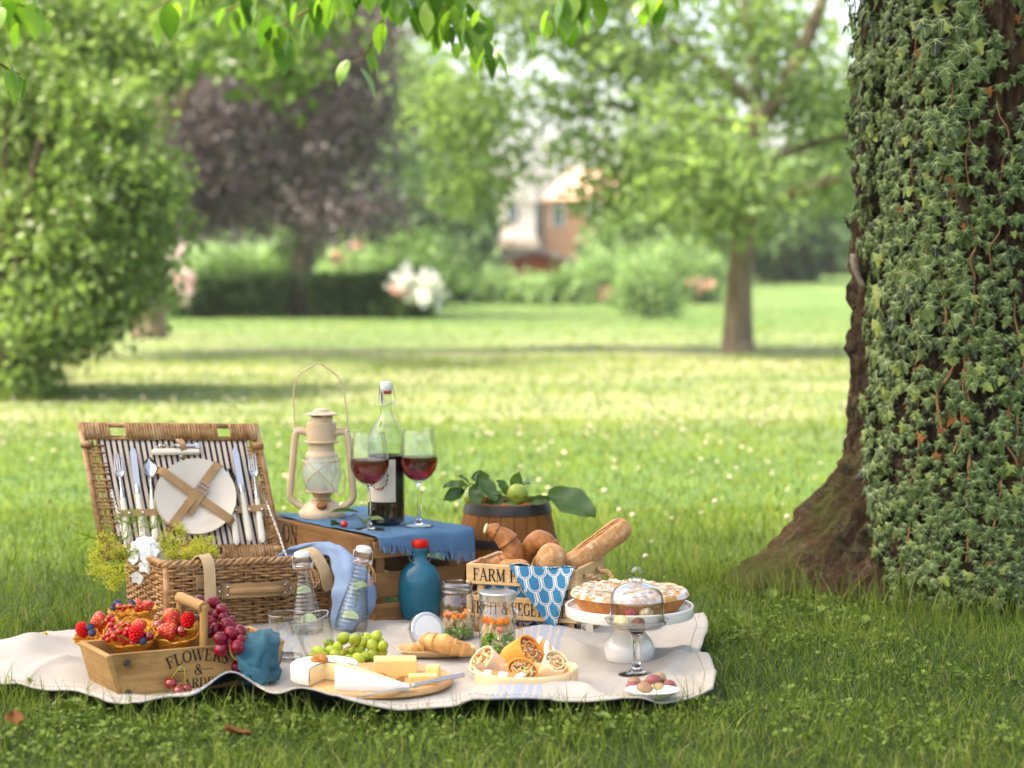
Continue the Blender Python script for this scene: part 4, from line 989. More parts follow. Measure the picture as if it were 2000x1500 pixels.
for k in range(rows):
    z = .006 + k * .0074; P = []
    for i in range(NS * 2):
        s = 0 if i % 2 else (1 if (i // 2 + k) % 2 else -1); P.append(hp(i, z + .0012 * math.sin(i * .9 + k * 2.3) + rr_.gauss(0, .0005), s * .0042))
    wv.add(tube(P, .0032 * rr_.uniform(.88, 1.1), 6, True))
obj('woven_wall', mk('woven_wall', wv, M_wick, ang=180), ham, kind='stuff')
stk = MB()
for i in range(0, NS * 2, 2): stk.add(tube([hp(i, 0), hp(i, HH)], .0034, 6))
obj('stakes', mk('stakes', stk, M_wickd, ang=180), ham, kind='stuff')
for i in (0, 1, 2, 3):
    cx, cy = ((.012, .012), (HL_ - .012, .012), (HL_ - .012, HW - .012), (.012, HW - .012))[i]
    obj('corner_post', mk('corner_post', tube([(cx + (.008 if cx < .2 else -.008), cy + (.006 if cy < .2 else -.006), 0), (cx, cy, HH)], .010, 10), M_wick, ang=180), ham)
for j in range(3):
    P = []
    for i in range(NS * 6):
        t = i / (NS * 6) * NS * 2; i0 = int(t); a, b = hp(i0, HH), hp(i0 + 1, HH); q_ = a.lerp(b, t - i0); n = ring[i0 % (NS * 2)][1]
        ph = i / (NS * 6) * 2 * PI * 30 + j * 2 * PI / 3; P.append(q_ + n * (.0055 * math.cos(ph)) + Vector((0, 0, .0045 * math.sin(ph) + .003)))
    obj('rim_strand', mk('rim_strand', tube(P, .0048, 6, True), M_wick, ang=180), ham)
def fabric_stripes(name, dark, light, nper, duty=.36, thin=True):
    N = Nodes(name); uvn = N.new('ShaderNodeUVMap'); sep = N.new('ShaderNodeSeparateXYZ'); N.t.links.new(uvn.outputs[0], sep.inputs[0])
    fr = N.math('FRACT', N.math('MULTIPLY', sep.outputs[0], nper)); k = N.math('LESS_THAN', fr, duty); k2 = N.math('MULTIPLY', N.math('GREATER_THAN', fr, .64), N.math('LESS_THAN', fr, .72))
    col = N.mix(k, light, dark)
    if thin: col = N.mix(N.math('MULTIPLY', k2, .45), col, dark)
    N.put(N.b.inputs['Base Color'], col); N.b.inputs['Roughness'].default_value = .85; N.b.inputs['Specular IOR Level'].default_value = .2
    N.bump(N.noise(N.coord('Object'), 700, 2), .0006); return N.m
M_stripe = fabric_stripes('navy_stripe_cotton', (.012, .014, .024), (.62, .50, .37), 26, .42, False)
ln_ = ([(HL_ * .5 + (HL_ * .5 - .016) * math.cos(2 * PI * i / 48) / max(abs(math.cos(2 * PI * i / 48)), abs(math.sin(2 * PI * i / 48))), HW * .5 + (HW * .5 - .016) * math.sin(2 * PI * i / 48) / max(abs(math.cos(2 * PI * i / 48)), abs(math.sin(2 * PI * i / 48))), .008 + .132 * j) for j in range(2) for i in range(48)],
       [(i, (i + 1) % 48, 48 + (i + 1) % 48, 48 + i) for i in range(48)] + [tuple(range(47, -1, -1))])
obj('lining', mk('lining', ln_, M_stripe, False, uv=lambda i: ((i % 48) / 48 * 2.2, i // 48)), ham)
def strap(P, wd, th=.003, side=(1, 0, 0), m=6, tip=False):
    """flat leather band along P, wd wide"""
    P = spline(P, m); v, f = [], []; n = len(P); side = Vector(side)
    for i, p in enumerate(P):
        t = (P[min(i + 1, n - 1)] - P[max(i - 1, 0)]).normalized(); s = (side - t * side.dot(t)).normalized(); u = s.cross(t)
        k = 1
        if tip and i > n - 5: k = (1 - ((i - n + 5) / 5) ** 2) ** .5
        v += [tuple(p + s * wd / 2 * k + u * th / 2), tuple(p - s * wd / 2 * k + u * th / 2), tuple(p - s * wd / 2 * k - u * th / 2), tuple(p + s * wd / 2 * k - u * th / 2)]
    for i in range(n - 1):
        for j in range(4): f.append((i * 4 + j, i * 4 + (j + 1) % 4, i * 4 + 4 + (j + 1) % 4, i * 4 + 4 + j))
    f += [(3, 2, 1, 0), tuple(n * 4 - 4 + j for j in range(4))]
    return v, f
# straps hanging over the front wall, the handle and its fittings
obj('strap', mk('strap', strap([(.085, .02, .16), (.092, -.006, .172), (.098, -.024, .150), (.101, -.026, .10), (.104, -.022, .04)], .026, side=(1, 0, .12), tip=True), M_leatl, ang=30), ham, label='pale strap hanging straight down the front')
obj('strap', mk('strap', strap([(.335, .03, .16), (.338, -.002, .176), (.350, -.034, .165), (.366, -.052, .128), (.376, -.050, .085)], .028, side=(1, .1, .15), tip=True), M_leatl, ang=30), ham, label='pale strap curling forward over the rim')
RV = mk('rivet', ball(.0042, .0042, .0026, 10, 6), M_steel)
FR = -.007
obj('handle_base', mk('handle_base', box(.215, .003, .027, (.215, FR, .088), .001), M_leath, False), ham)
hd = obj('handle', mk('handle', MB().add(strap([(.150, FR - .006, .089), (.175, FR - .018, .091), (.215, FR - .022, .091), (.255, FR - .018, .091), (.280, FR - .006, .089)], .032, .010, (0, 0, 1))).add(tube(spline([(.152, FR - .010, .089), (.18, FR - .024, .091), (.25, FR - .024, .091), (.278, FR - .010, .089)], 5), .0085, 8)), M_leath, ang=60), ham)
for x in (.147, .283):
    c_ = obj('handle_clip', mk('handle_clip', box(.020, .006, .034, (x, FR - .006, .089), .002), M_leath, False), ham)
    obj('ring', mk('ring', tube([(x - .012, FR - .008, .071), (x - .012, FR - .008, .108), (x + .012, FR - .008, .108), (x + .012, FR - .008, .071)], .0014, 6, True), M_steel), c_)
    for z in (.080, .098): obj('rivet', RV, c_, T(x, FR - .0095, z) @ RX(PI / 2))
for x in (.130, .30): obj('rivet', RV, ham, T(x, FR - .003, .088) @ RX(PI / 2))
for x in (.088, .352):
    b_ = obj('buckle_tab', mk('buckle_tab', box(.030, .004, .030, (x, FR - .003, .112), .001), M_leath, False), ham)
    obj('buckle', mk('buckle', tube([(x - .014, FR - .008, .085), (x + .014, FR - .008, .085), (x + .014, FR - .010, .110), (x - .014, FR - .010, .110)], .0016, 6, True), M_steel), b_)
# ---- the lid
BL, BR, TL, TR_ = at(202, 1090, 4.70), at(552, 1090, 4.80), at(154, 826, 4.84), at(501, 829, 4.93)
HMi = HM.inverted()
def LW(u, v, wz=0):
    p = (BL * (1 - u) + BR * u) * (1 - v) + (TL * (1 - u) + TR_ * u) * v; return p + LN * wz
U_ = (BR - BL + TR_ - TL).normalized(); V0 = (TL - BL + TR_ - BR).normalized(); LN = U_.cross(V0).normalized(); V_l = LN.cross(U_)
def LL(u, v, wz=0): return HMi @ LW(u, v, wz)
lid = obj('lid', mk('lid', MB().add(tube([LL(.006, 0), LL(.006, 1)], .0075, 8)).add(tube([LL(.028, 0, -.004), LL(.030, 1, -.004)], .0055, 8)).add(tube([LL(.994, 0), LL(.994, 1)], .0075, 8)).add(tube([LL(.975, 0, -.004), LL(.972, 1, -.004)], .0055, 8))
        .add(tube([LL(0, .985), LL(1, .985)], .0062, 8)).add(tube([LL(0, .885), LL(1, .885)], .004, 6)).add(tube([LL(0, .012), LL(1, .012)], .0055, 8)).add(tube([LL(0, .085), LL(1, .085)], .004, 6)), M_wick, ang=180), ham)
def uvpx(px, py):
    v = (1090 - py) / 263; l = 202 - 48 * v; r = 552 - 51 * v; return (px - l) / (r - l), v
wr = MB(); n_w = 58
for i in range(n_w):
    u = .012 + .976 * (i + .5) / n_w
    if not (.165 < u < .245 or .775 < u < .835):
        dv = rr_.gauss(0, .004); du = rr_.gauss(0, .001)
        wr.add(tube([LL(u, .878 + dv, .004), LL(u + du, .93, .0075), LL(u + du, .992, .0065), LL(u, 1.0, -.004)], .0041 * rr_.uniform(.8, 1.1), 6))
    if not (.60 < u < .66):
        wr.add(tube([LL(u, .092, .004), LL(u, .05, .0075), LL(u, .004, .0055), LL(u, -.01, -.004)], .0041 * rr_.uniform(.85, 1.1), 6))
obj('wrapped_border', mk('wrapped_border', wr, M_wick, ang=180), lid, kind='stuff')
lat = MB()
for k in range(30):
    v = .10 + k * .026
    if k % 5 == 4: continue
    s = 1 if k % 2 else -1
    lat.add(tube([LL(.0, v, .003 * s), LL(.028, v + .004, -.004 * s), LL(.055, v - .003, .004 * s), LL(.085, v, -.004 * s), LL(.12, v, -.004)], .0034, 6)); lat.add(tube([LL(1.0, v, .003 * s), LL(.97, v + .004, -.004 * s), LL(.945, v - .003, -.002), LL(.90, v, -.006)], .0034, 6))
for u in (.055, .082, .945): lat.add(tube([LL(u, .06), LL(u, .9)], .0035, 6))
for v in (.83, .06): lat.add(tube([LL(-.012, v, .006), LL(.05, v, .010)], .009, 6)); lat.add(tube([LL(.955, v, .008), LL(1.012, v, .006)], .009, 6))
obj('lattice', mk('lattice', lat, M_wick, ang=180), lid, kind='stuff')
bk_ = MB()
for k in range(26):
    v = .08 + k * .033; bk_.add(tube([LL(.09 + .82 * i / 16, v, -.010 + .003 * ((i + k) % 2)) for i in range(17)], .0036, 5))
obj('back_weave', mk('back_weave', bk_, M_wickd, ang=180), lid, kind='stuff')
sf_ = grid(lambda u, v: LL(.085 + .845 * u, .085 + .795 * v, -.002 + .0012 * math.sin(u * 60) * math.sin(v * 9)), 40, 20)
solid(obj('striped_lining', mk('striped_lining', sf_, M_stripe, ang=180, uv=guv(40, 20)), lid), .004)
def on_lid(px, py, wz=.004): u, v = uvpx(px, py); return LW(u, v, wz)
def lstrap(name, p, q, wd, mat=M_leath, z0=.006, z1=.006, mid=None, par=None, tip=False):
    a, b = HMi @ on_lid(*p, z0), HMi @ on_lid(*q, z1); pts = [a] + ([HMi @ on_lid(*mid[:2], mid[2])] if mid else []) + [b]
    sd_ = HMi.to_3x3() @ LN.cross((on_lid(*q) - on_lid(*p))).normalized()
    return obj(name, mk(name, strap(pts, wd, .0028, sd_, 6, tip), mat, ang=30), par or lid)
lstrap('cutlery_band', (222, 1009), (305, 1005), .017, z0=.013, z1=.013); lstrap('cutlery_band', (452, 1001), (521, 995), .017, z0=.013, z1=.013)
for x, y in ((252, 1008), (278, 1007), (459, 1001), (486, 1000), (511, 999), (233, 1009)): obj('rivet', RV, lid, HMi @ (T(on_lid(x, y, .016)) @ basis(U_, V_l, LN)) )
def pstrap(p, q, zo):
    sd_ = HMi.to_3x3() @ LN.cross((on_lid(*q) - on_lid(*p))).normalized(); L_ = lambda t, z: HMi @ on_lid(p[0] + (q[0] - p[0]) * t, p[1] + (q[1] - p[1]) * t, z)
    obj('plate_strap', mk('plate_strap', strap([L_(-.05, .003), L_(.0, .020 + zo), L_(.06, .0275 + zo), L_(.5, .0265 + zo), L_(.94, .0275 + zo), L_(1.0, .020 + zo), L_(1.05, .003)], .020, .0028, sd_, 5), M_leath, ang=30), lid)
pstrap((310, 926), (449, 1024), 0); pstrap((423, 914), (332, 1036), .003)
lstrap('strap_end', (400, 955), (366, 1012), .020, z0=.031, z1=.026, tip=True)
bc_ = HMi @ (T(on_lid(394, 963, .034)) @ basis(U_, V_l, LN) @ RZ(-.6))
obj('buckle', mk('buckle', MB().add(tube([(-.013, -.011, 0), (.013, -.011, 0), (.013, .011, 0), (-.013, .011, 0)], .0014, 6, True)).add(tube([(-.012, 0, .001), (.013, .002, .001)], .0012, 6)), M_steel), lid, bc_)
lstrap('corkscrew_strap', (345, 858), (357, 897), .015, z0=.004, z1=.004, mid=(355, 876, .022))
for x, y in ((346, 862), (352, 894)): obj('rivet', RV, lid, HMi @ (T(on_lid(x, y, .009)) @ basis(U_, V_l, LN)))
lstrap('hinge_strap', (478, 1078), (488, 1100), .02, z0=.010, z1=.006); lstrap('hinge_strap', (258, 1078), (266, 1100), .02, z0=.010, z1=.006)
CH = mk('chain_link', tube([(.0022 * math.cos(a), .0042 * math.sin(a), 0) for a in [i * PI / 5 for i in range(10)]], .0008, 5, True), M_steel)
def chain(P):
    P = spline([HMi @ p for p in P], 10)
    for i in range(len(P) - 1):
        d_ = P[i + 1] - P[i]; obj('chain_link', CH, ham, T((P[i] + P[i + 1]) / 2) @ d_.to_track_quat('Y', 'Z').to_matrix().to_4x4() @ RY(PI / 2 * (i % 2)) @ SC(1, max(1, d_.length / .0062), 1))
chain([on_lid(507, 955, .012), at(524, 990, 4.72), at(540, 1030, 4.68), at(554, 1072, 4.62), at(566, 1100, 4.58)]); chain([on_lid(218, 962, .010), on_lid(226, 1000, .024), at(238, 1040, 4.64), at(252, 1080, 4.60)])
# ---- plates and cutlery carried in the lid (own things)
PL = mk('plate', lathe([(0, .004), (.055, .004), (.066, .008), (.092, .013), (.0965, .0145), (.0970, .0130), (.066, .003), (.05, 0), (0, 0)], 56), M_ceram, ang=50)
pc = on_lid(378, 977, .006); LB = basis(U_, V_l, LN)
obj('plate', PL, None, T(pc + LN * .0015) @ LB, 'cream plate beneath another plate strapped in the hamper lid', 'plate', 'plates in the hamper lid')
obj('plate', PL, None, T(pc + LN * .0055 + U_ * .003 + V_l * .001) @ LB, 'round cream plate on top under crossed leather straps in the hamper lid', 'plate', 'plates in the hamper lid')
def cutlery(kind, top, bot, label, z=.006):
    a, b = on_lid(*bot, z), on_lid(*top, z); L = (b - a).length; yv = (b - a).normalized(); xv = yv.cross(LN).normalized(); zv = xv.cross(yv)
    t = thing(kind, label, kind, T(a) @ basis(xv, yv, zv), 'cutlery in the hamper lid')
    hl_ = L * .52
    obj('handle', mk('handle', grid(lambda u, v: ((.0085 - .0022 * v) * (1 if v < .999 else .8) * math.cos(2 * PI * u) * min(1, (v * 14) ** .5 + .05), hl_ * v, .004 * math.sin(2 * PI * u) * min(1, (v * 14) ** .5) + .004), 12, 14, True), M_cream, ang=180), t)
    obj('ferrule', mk('ferrule', MB().add(lathe([(.0062, 0), (.0066, .002), (.0058, .004), (.0062, .007), (.0048, .012), (.0035, .022)], 12), T(0, hl_ - .002, .004) @ RX(-PI / 2) @ SC(1, .75, 1)), M_steel), t)
    y0 = hl_ + .016; r_ = L - y0
    if kind == 'fork':
        mb = MB(); mb.add(tube(spline([(0, y0 - .004, .004), (0, y0 + r_ * .2, .003), (0, y0 + r_ * .42, .004)], 4), [.0028] * 8 + [.004], 8))
        mb.add(grid(lambda u, v: ((u - .5) * (.008 + .014 * math.sin(v * 1.45)), y0 + r_ * (.36 + .20 * v), .004 + .003 * (1 - 4 * (u - .5) ** 2) * -.6), 6, 6))
        for i in range(4):
            x = (i - 1.5) * .0058; mb.add(tube([(x, y0 + r_ * .55, .0035), (x * .98, y0 + r_ * .78, .005), (x * .95, L, .009)], [.0021, .0017, .0009], 6))
        obj('tines', mk('tines', mb, M_steel, ang=60), t)
    elif kind == 'spoon':
        mb = MB(); mb.add(tube([(0, y0 - .004, .004), (0, y0 + r_ * .30, .004), (0, y0 + r_ * .42, .005)], [.0028, .003, .004], 8))
        mb.add(grid(lambda u, v: (.0165 * math.sin(PI * (v * .97 + .015)) ** .62 * (1 - .12 * v) * (2 * u - 1), y0 + r_ * (.36 + .64 * v), .004 + .008 * ((2 * u - 1) ** 2 + (2 * v - 1) ** 2 * .5) - .002), 10, 14))
        o = obj('bowl', mk('bowl', mb, M_steel, ang=60), t)
    else:
        out = [(-.006, y0 - .006), (.0055, y0 - .006), (.008, y0 + r_ * .1), (.0085, L - .02), (.006, L - .006), (-.001, L), (-.0075, L - .012), (-.0068, y0 + .01)]
        obj('blade', mk('blade', MB().add(prism(out, .0016, .003)), M_steel, False), t)
cutlery('fork', (228, 892), (249, 1066), 'fork with cream handle at the left end of the hamper lid'); cutlery('knife', (257, 877), (279, 1064), 'knife with cream handle between fork and spoon left of the plate')
cutlery('spoon', (289, 899), (302, 1060), 'spoon with cream handle close left of the plate in the hamper lid'); cutlery('spoon', (443, 920), (461, 1068), 'spoon with cream handle close right of the plate in the hamper lid')
cutlery('knife', (456, 876), (487, 1062), 'knife with cream handle between spoon and fork right of the plate', .009); cutlery('fork', (490, 890), (512, 1064), 'fork with cream handle at the right end of the hamper lid')
ck = on_lid(342, 882, .012); tq = thing('corkscrew', 'folded waiter corkscrew with cream grip above the plate in the hamper lid', 'corkscrew', T(ck) @ LB @ RZ(.02))
obj('grip', mk('grip', box(.118, .017, .012, (0, -.005, 0), .005), M_cream), tq)
obj('screw', mk('screw', tube([(-.05 + .0016 * i, .008 + .0035 * math.cos(i * 1.1), .004 + .0035 * math.sin(i * 1.1)) for i in range(40)], .0013, 6), M_steel), tq)
obj('lever', mk('lever', MB().add(box(.06, .010, .006, (.028, .009, .003), .002)).add(box(.012, .018, .007, (.052, .008, .003), .002)), M_steel, False), tq)
# ================================================================ wooden crate behind the hamper
W_crate = wood('old_crate_wood', (.155, .085, .042), (.29, .175, .092), (.085, .046, .022)); W_light = wood('pale_crate_wood', (.47, .32, .18), (.62, .45, .28), (.34, .21, .11)); W_trug = wood('weathered_trug_wood', (.27, .165, .08), (.44, .29, .15), (.19, .11, .05)); W_board = wood('oak_board_wood', (.40, .25, .13), (.52, .35, .20), (.30, .18, .09), rough=.5)
def plank(parent, name, L, Wd, Th, M, mat, b=.002, label=None):
    return obj(name, mk(name, box(L, Wd, Th, b=b), mat, False), parent, M, label=label)
CM_ = T(CR_O) @ RZ(CR_A); CZ = .203; CWd, CLn = .25, .52
crate = thing('wooden_crate', 'old brown wooden crate with the letters ON behind the hamper', 'crate', CM_)
# local x = short side (to the right), y = long side (to the back left)
for z, hgt in ((.026, .046), (.092, .058), (.174, .038)):
    plank(crate, 'plank', CWd, hgt, .012, T(CWd / 2, .006, z) @ RX(PI / 2), W_crate); plank(crate, 'plank', CWd, hgt, .012, T(CWd / 2, CLn - .006, z) @ RX(PI / 2), W_crate)
    if z < .15: plank(crate, 'plank', CLn - .026, hgt, .012, T(.006, CLn / 2, z) @ RZ(PI / 2) @ RX(PI / 2), W_crate)
    plank(crate, 'plank', CLn - .026, hgt, .012, T(CWd - .006, CLn / 2, z) @ RZ(PI / 2) @ RX(PI / 2), W_crate)
out = [(0, 0), (CLn, 0), (CLn, .066)] + [(.05 - .05 * math.sin(a), .036 + .034 * math.cos(a)) for a in [i * PI / 16 for i in range(9)]]
lp = obj('plank', mk('plank', prism(out, .013), W_crate, False), crate, T(-.004, 0, .135) @ RZ(PI / 2) @ RX(PI / 2) @ T(0, 0, -.013), label='top plank of the long side with a rounded end')
for x, y in ((.024, .024), (CWd - .024, .024), (.024, CLn - .024), (CWd - .024, CLn - .024)): plank(crate, 'corner_post', .19, .024, .024, T(x, y, .0975) @ RY(PI / 2), W_crate)
for i in range(4): plank(crate, 'top_board', CLn - .03, .056, .010, T(.034 + i * .0605, CLn / 2, .196) @ RZ(PI / 2), W_crate)
tx_ = text_mb('ON', .046, fit=.078)
obj('lettering', mk('lettering', tx_, M_ink, False), crate, T(-.0178, .405, .150) @ RZ(-PI / 2) @ RX(PI / 2), label='black stencilled letters ON')
# ---- blue cloth on the crate
def weave_cloth(name, c1, c2, ribs=0):
    N = Nodes(name); v = N.coord('Object'); n = N.noise(v, 12, 4); col = N.mix(N.ramp(n, .3, .7), c1, c2); uvn = N.new('ShaderNodeUVMap')
    N.put(N.b.inputs['Base Color'], col); N.b.inputs['Roughness'].default_value = .9; N.b.inputs['Specular IOR Level'].default_value = .12; N.b.inputs['Sheen Weight'].default_value = .05
    hgt = N.noise(v, 800, 2)
    if ribs:
        sep = N.new('ShaderNodeSeparateXYZ'); N.t.links.new(uvn.outputs[0], sep.inputs[0]); hgt = N.math('ADD', hgt, N.math('SINE', N.math('MULTIPLY', sep.outputs[1], ribs)))
    N.bump(hgt, .0010 if ribs else .0006); return N.m
M_bluec = weave_cloth('blue_ribbed_cotton', (.065, .155, .26), (.095, .205, .33), 420); M_pale = weave_cloth('pale_blue_linen', (.15, .22, .33), (.20, .275, .39)); M_teal = weave_cloth('teal_linen', (.022, .085, .115), (.042, .125, .155))
CT = CR_O.z + .205
tcl = thing('table_napkin', 'blue ribbed cotton napkin with fringe lying on the brown crate', 'napkin', CM_)
def cloth_top(u, v):
    # v: 0..1 along local x from 0 to CWd; u: from hanging front edge (local y=0) back
    x = .004 + (CWd + .012) * v; s = -.062 + .54 * u; wav = .0025 * math.sin(x * 55 + s * 14) + .003 * fbm(x * 12, s * 12, 4) + .002
    s2 = s + .05 * (1 - v) * max(0, -s * 16)       # corner lifts away near the rounded plank
    if s2 > 0: return Vector((x, s2 - .004, .205 + wav))
    h = -s2; return Vector((x, -.010 - .006 * math.sin(min(h * 40, 1.5)) - .006 * abs(math.sin(x * 34)), .205 - max(0, h - .004) + .004 * fbm(x * 9, 0, 8)))
solid(obj('cloth', mk('cloth', grid(cloth_top, 60, 44), M_bluec, ang=180, uv=guv(60, 44)), tcl), .0025, 0)
fg = MB(); rf = random.Random(4)
for i in range(120):
    v = (i + .5) / 120; p = cloth_top(0, v); L_ = rf.uniform(.012, .024); a = rf.gauss(0, .35)
    fg.add(tube(spline([p + Vector((0, -.001, .004)), p + Vector((a * .006, -.005 * rf.random(), -L_ * .5)), p + Vector((a * .014, -.008 * rf.random() - .001, -L_))], 2), .0011, 4))
    if i % 2 == 0:
        p = cloth_top(.12 + .86 * v, 1.0); fg.add(tube([p, p + Vector((.008, 0, -.004)), p + Vector((.014, rf.gauss(0, .004), -.016))], .0011, 4))
obj('fringe', mk('fringe', fg, M_bluec), tcl, kind='stuff')
# ================================================================ storm lantern
M_lant = pm('cream_lantern_paint', (.50, .39, .27), (.56, .45, .32), 14, rough=.33, spec=.45, bump=.0005, bsc=40, c3=(.30, .18, .09), sc3=16, lo3=.60, hi3=.72)
M_wire = pm('dull_wire', (.32, .24, .16), rough=.4, metal=.7); M_thin = thinglass('clear_glass', edge=(.34, .38, .36), refl=2.4); M_frost = thinglass('hazy_glass', (.90, .90, .88), (.50, .50, .48), 1.6, milk=.42)
M_rust = pm('rusty_cap', (.16, .08, .045), (.26, .14, .08), 30, rough=.7)
lp_ = at(629, 1016, 4.86); lp_.z = CT + .004; LS = 4.86 / FP / 3.75
lan = thing('storm_lantern', 'cream painted metal storm lantern with wire handle on the crate', 'lantern', T(lp_) @ RZ(-.15))
zz = lambda y: (1215 - y) * LS; rd = lambda w_: w_ * LS
obj('fuel_tank', mk('fuel_tank', lathe([(0, 0), (rd(165), 0), (rd(170), zz(1205)), (rd(168), zz(1172)), (rd(150), zz(1150)), (rd(120), zz(1118)), (rd(90), zz(1098)), (rd(60), zz(1092)), (0, zz(1090))], 40), M_lant, ang=50), lan)
cp = obj('filler_cap', mk('filler_cap', lathe([(0, .0), (.0115, .0), (.0125, .003), (.0125, .009), (.010, .011), (0, .0115)], 18), M_rust), lan, T(.010, -.040, zz(1130)) @ RX(.45))
obj('burner', mk('burner', lathe([(rd(62), zz(1100)), (rd(72), zz(1085)), (rd(60), zz(1070)), (rd(74), zz(1055)), (rd(66), zz(1042)), (rd(120), zz(1030)), (rd(124), zz(1022)), (rd(120), zz(1018)), (rd(40), zz(1016)), (rd(36), zz(990)), (0, zz(980))], 32), M_lant), lan)
obj('globe', mk('globe', lathe([(rd(a), zz(b)) for a, b in ((105, 1016), (122, 990), (138, 950), (146, 905), (143, 860), (132, 815), (118, 770))], 40), M_frost), lan)
obj('hood', mk('hood', lathe([(rd(a), zz(b)) for a, b in ((120, 772), (120, 758), (112, 740), (98, 728), (94, 705), (94, 668), (128, 664), (130, 656), (110, 650), (110, 522), (104, 519), (84, 519), (82, 476), (60, 474))], 40), M_lant, ang=30), lan)
obj('chimney_cap', mk('chimney_cap', lathe([(0, zz(440)), (rd(70), zz(462)), (rd(116), zz(462)), (rd(119), zz(455)), (rd(100), zz(446)), (rd(62), zz(436)), (rd(55), zz(422)), (rd(30), zz(415)), (0, zz(413))], 36), M_lant, ang=30), lan)
for i in range(4):
    a = i * PI / 2 + .6; obj('cap_strut', mk('cap_strut', box(.004, .012, zz(455) - zz(480), (rd(76), 0, (zz(455) + zz(480)) / 2), .001), M_lant, False), lan, RZ(a))
for s in (-1, 1):
    P = spline([(s * rd(100), 0, zz(600)), (s * rd(150), 0, zz(584)), (s * rd(188), 0, zz(596)), (s * rd(202), 0, zz(660)), (s * rd(222), 0, zz(860)), (s * rd(238), 0, zz(1040)), (s * rd(226), 0, zz(1090)), (s * rd(180), 0, zz(1128)), (s * rd(140), 0, zz(1148))], 6)
    obj('side_tube', mk('side_tube', tube(P, .0085, 10, flat=1.0), M_lant, ang=80), lan)
    br = obj('bracket', mk('bracket', box(.030, .006, .014, (s * rd(165), 0, zz(575)), .002), M_lant, False), lan); obj('rivet', RV, br, T(s * rd(196), -.004, zz(578)) @ RX(PI / 2))
    obj('lift_wire', mk('lift_wire', tube(spline([(s * rd(110), -.02, zz(1020)), (s * rd(150), -.02, zz(1045)), (s * rd(178), -.012, zz(1010)), (s * rd(182), -.01, zz(900)), (s * rd(165), -.01, zz(850))], 5), .0014, 6), M_lant), lan)
gw = MB()
for s in (-1, 1):
    gw.add(tube(spline([(s * rd(108), -rd(70), zz(1010)), (s * rd(85), -rd(118), zz(950)), (s * rd(10), -rd(152), zz(870)), (-s * rd(70), -rd(128), zz(815)), (-s * rd(132), -rd(65), zz(790))], 6), .0013, 6))
    gw.add(tube(spline([(s * rd(108), rd(70), zz(1010)), (s * rd(85), rd(118), zz(950)), (s * rd(10), rd(152), zz(870)), (-s * rd(70), rd(128), zz(815)), (-s * rd(132), rd(65), zz(790))], 6), .0013, 6))
gw.add(tube([(rd(135) * math.cos(a), rd(135) * math.sin(a), zz(800)) for a in [i * PI / 12 for i in range(24)]], .0011, 5, True))
obj('guard_wire', mk('guard_wire', gw, M_lant), lan)
obj('carrying_handle', mk('carrying_handle', tube(spline([(-rd(202), 0, zz(560)), (-rd(208), 0, zz(420)), (-rd(206), 0, zz(270)), (-rd(160), 0, zz(165)), (-rd(60), 0, zz(100)), (-rd(35), 0, zz(84)), (rd(10), 0, zz(95)), (rd(110), 0, zz(165)), (rd(160), 0, zz(260)), (rd(185), 0, zz(400)), (rd(198), 0, zz(575))], 6), .0019, 6), M_lant), lan)
# ================================================================ wine bottle, wine glasses
M_wine = glass('red_wine', (.9, .5, .5), 1.34); _va = M_wine.node_tree.nodes.new('ShaderNodeVolumeAbsorption'); _va.inputs[0].default_value = (.62, .01, .02, 1); _va.inputs[1].default_value = 70; M_wine.node_tree.links.new(_va.outputs[0], M_wine.node_tree.nodes['Material Output'].inputs['Volume']); M_wineb = pm('wine_behind_glass', (.004, .001, .0015), rough=.08, spec=.4, coat=.2); M_porc = pm('white_porcelain', (.72, .71, .66), rough=.2, coat=.4); M_red = pm('red_rubber', (.45, .03, .025), rough=.5)
M_bot = thinglass('bottle_glass', (.90, .94, .90), (.40, .46, .42), 1.6)
bp_ = at(755, 1027, 4.72); bp_.z = CT + .003; BS = 4.72 / FP
bt = thing('wine_bottle', 'swing top bottle of red wine with flower label standing on the crate', 'bottle', T(bp_) @ RZ(.1))
zb = lambda y: (1035 - y) * BS
obj('glass', mk('glass', lathe([(0, 0), (.036, 0), (.0432, .006), (.0440, .02), (.0440, zb(872)), (.0425, zb(862)), (.036, zb(846)), (.025, zb(832)), (.0170, zb(822)), (.0138, zb(812)), (.0132, zb(780)), (.0150, zb(778)), (.0150, zb(770)), (.0128, zb(766)), (.0110, zb(766))], 40), M_bot, ang=40), bt)
obj('wine', mk('wine', lathe([(0, .003), (.034, .003), (.0415, .009), (.0420, .02), (.0420, zb(897)), (0, zb(897))], 36), M_wineb), bt)
def arcsheet(r, a0, a1, z0, z1, n=14): return grid(lambda u, v: (r * math.cos(a0 + (a1 - a0) * u), r * math.sin(a0 + (a1 - a0) * u), z0 + (z1 - z0) * v), n, 2)
M_paper = pm('cream_label_paper', (.56, .51, .43), (.62, .57, .49), 12, rough=.75)
lab = obj('label', mk('label', arcsheet(.0447, math.radians(185), math.radians(297), zb(986), zb(903)), M_paper, ang=180), bt)
M_fb = pm('print_blue_flower', (.06, .09, .14), rough=.8); M_fp = pm('print_pink_flower', (.62, .30, .28), rough=.8); M_fg = pm('print_green_sprig', (.07, .09, .08), rough=.8)
def onlab(a, z, r=.0450): return Vector((r * math.cos(a), r * math.sin(a), z))
def dab(a, z, s, n=8, ph=0, ecc=1):
    C = onlab(a, z); v = [tuple(C)] + [tuple(onlab(a + s * math.cos(2 * PI * k / n + ph) * (1 + .3 * (k % 2)) / .045, z + s * ecc * math.sin(2 * PI * k / n + ph) * (1 + .3 * (k % 2)))) for k in range(n)]
    return v, [(0, i + 1, (i + 1) % n + 1) for i in range(n)]
fl = MB(); ca, cz_ = math.radians(243), zb(930)
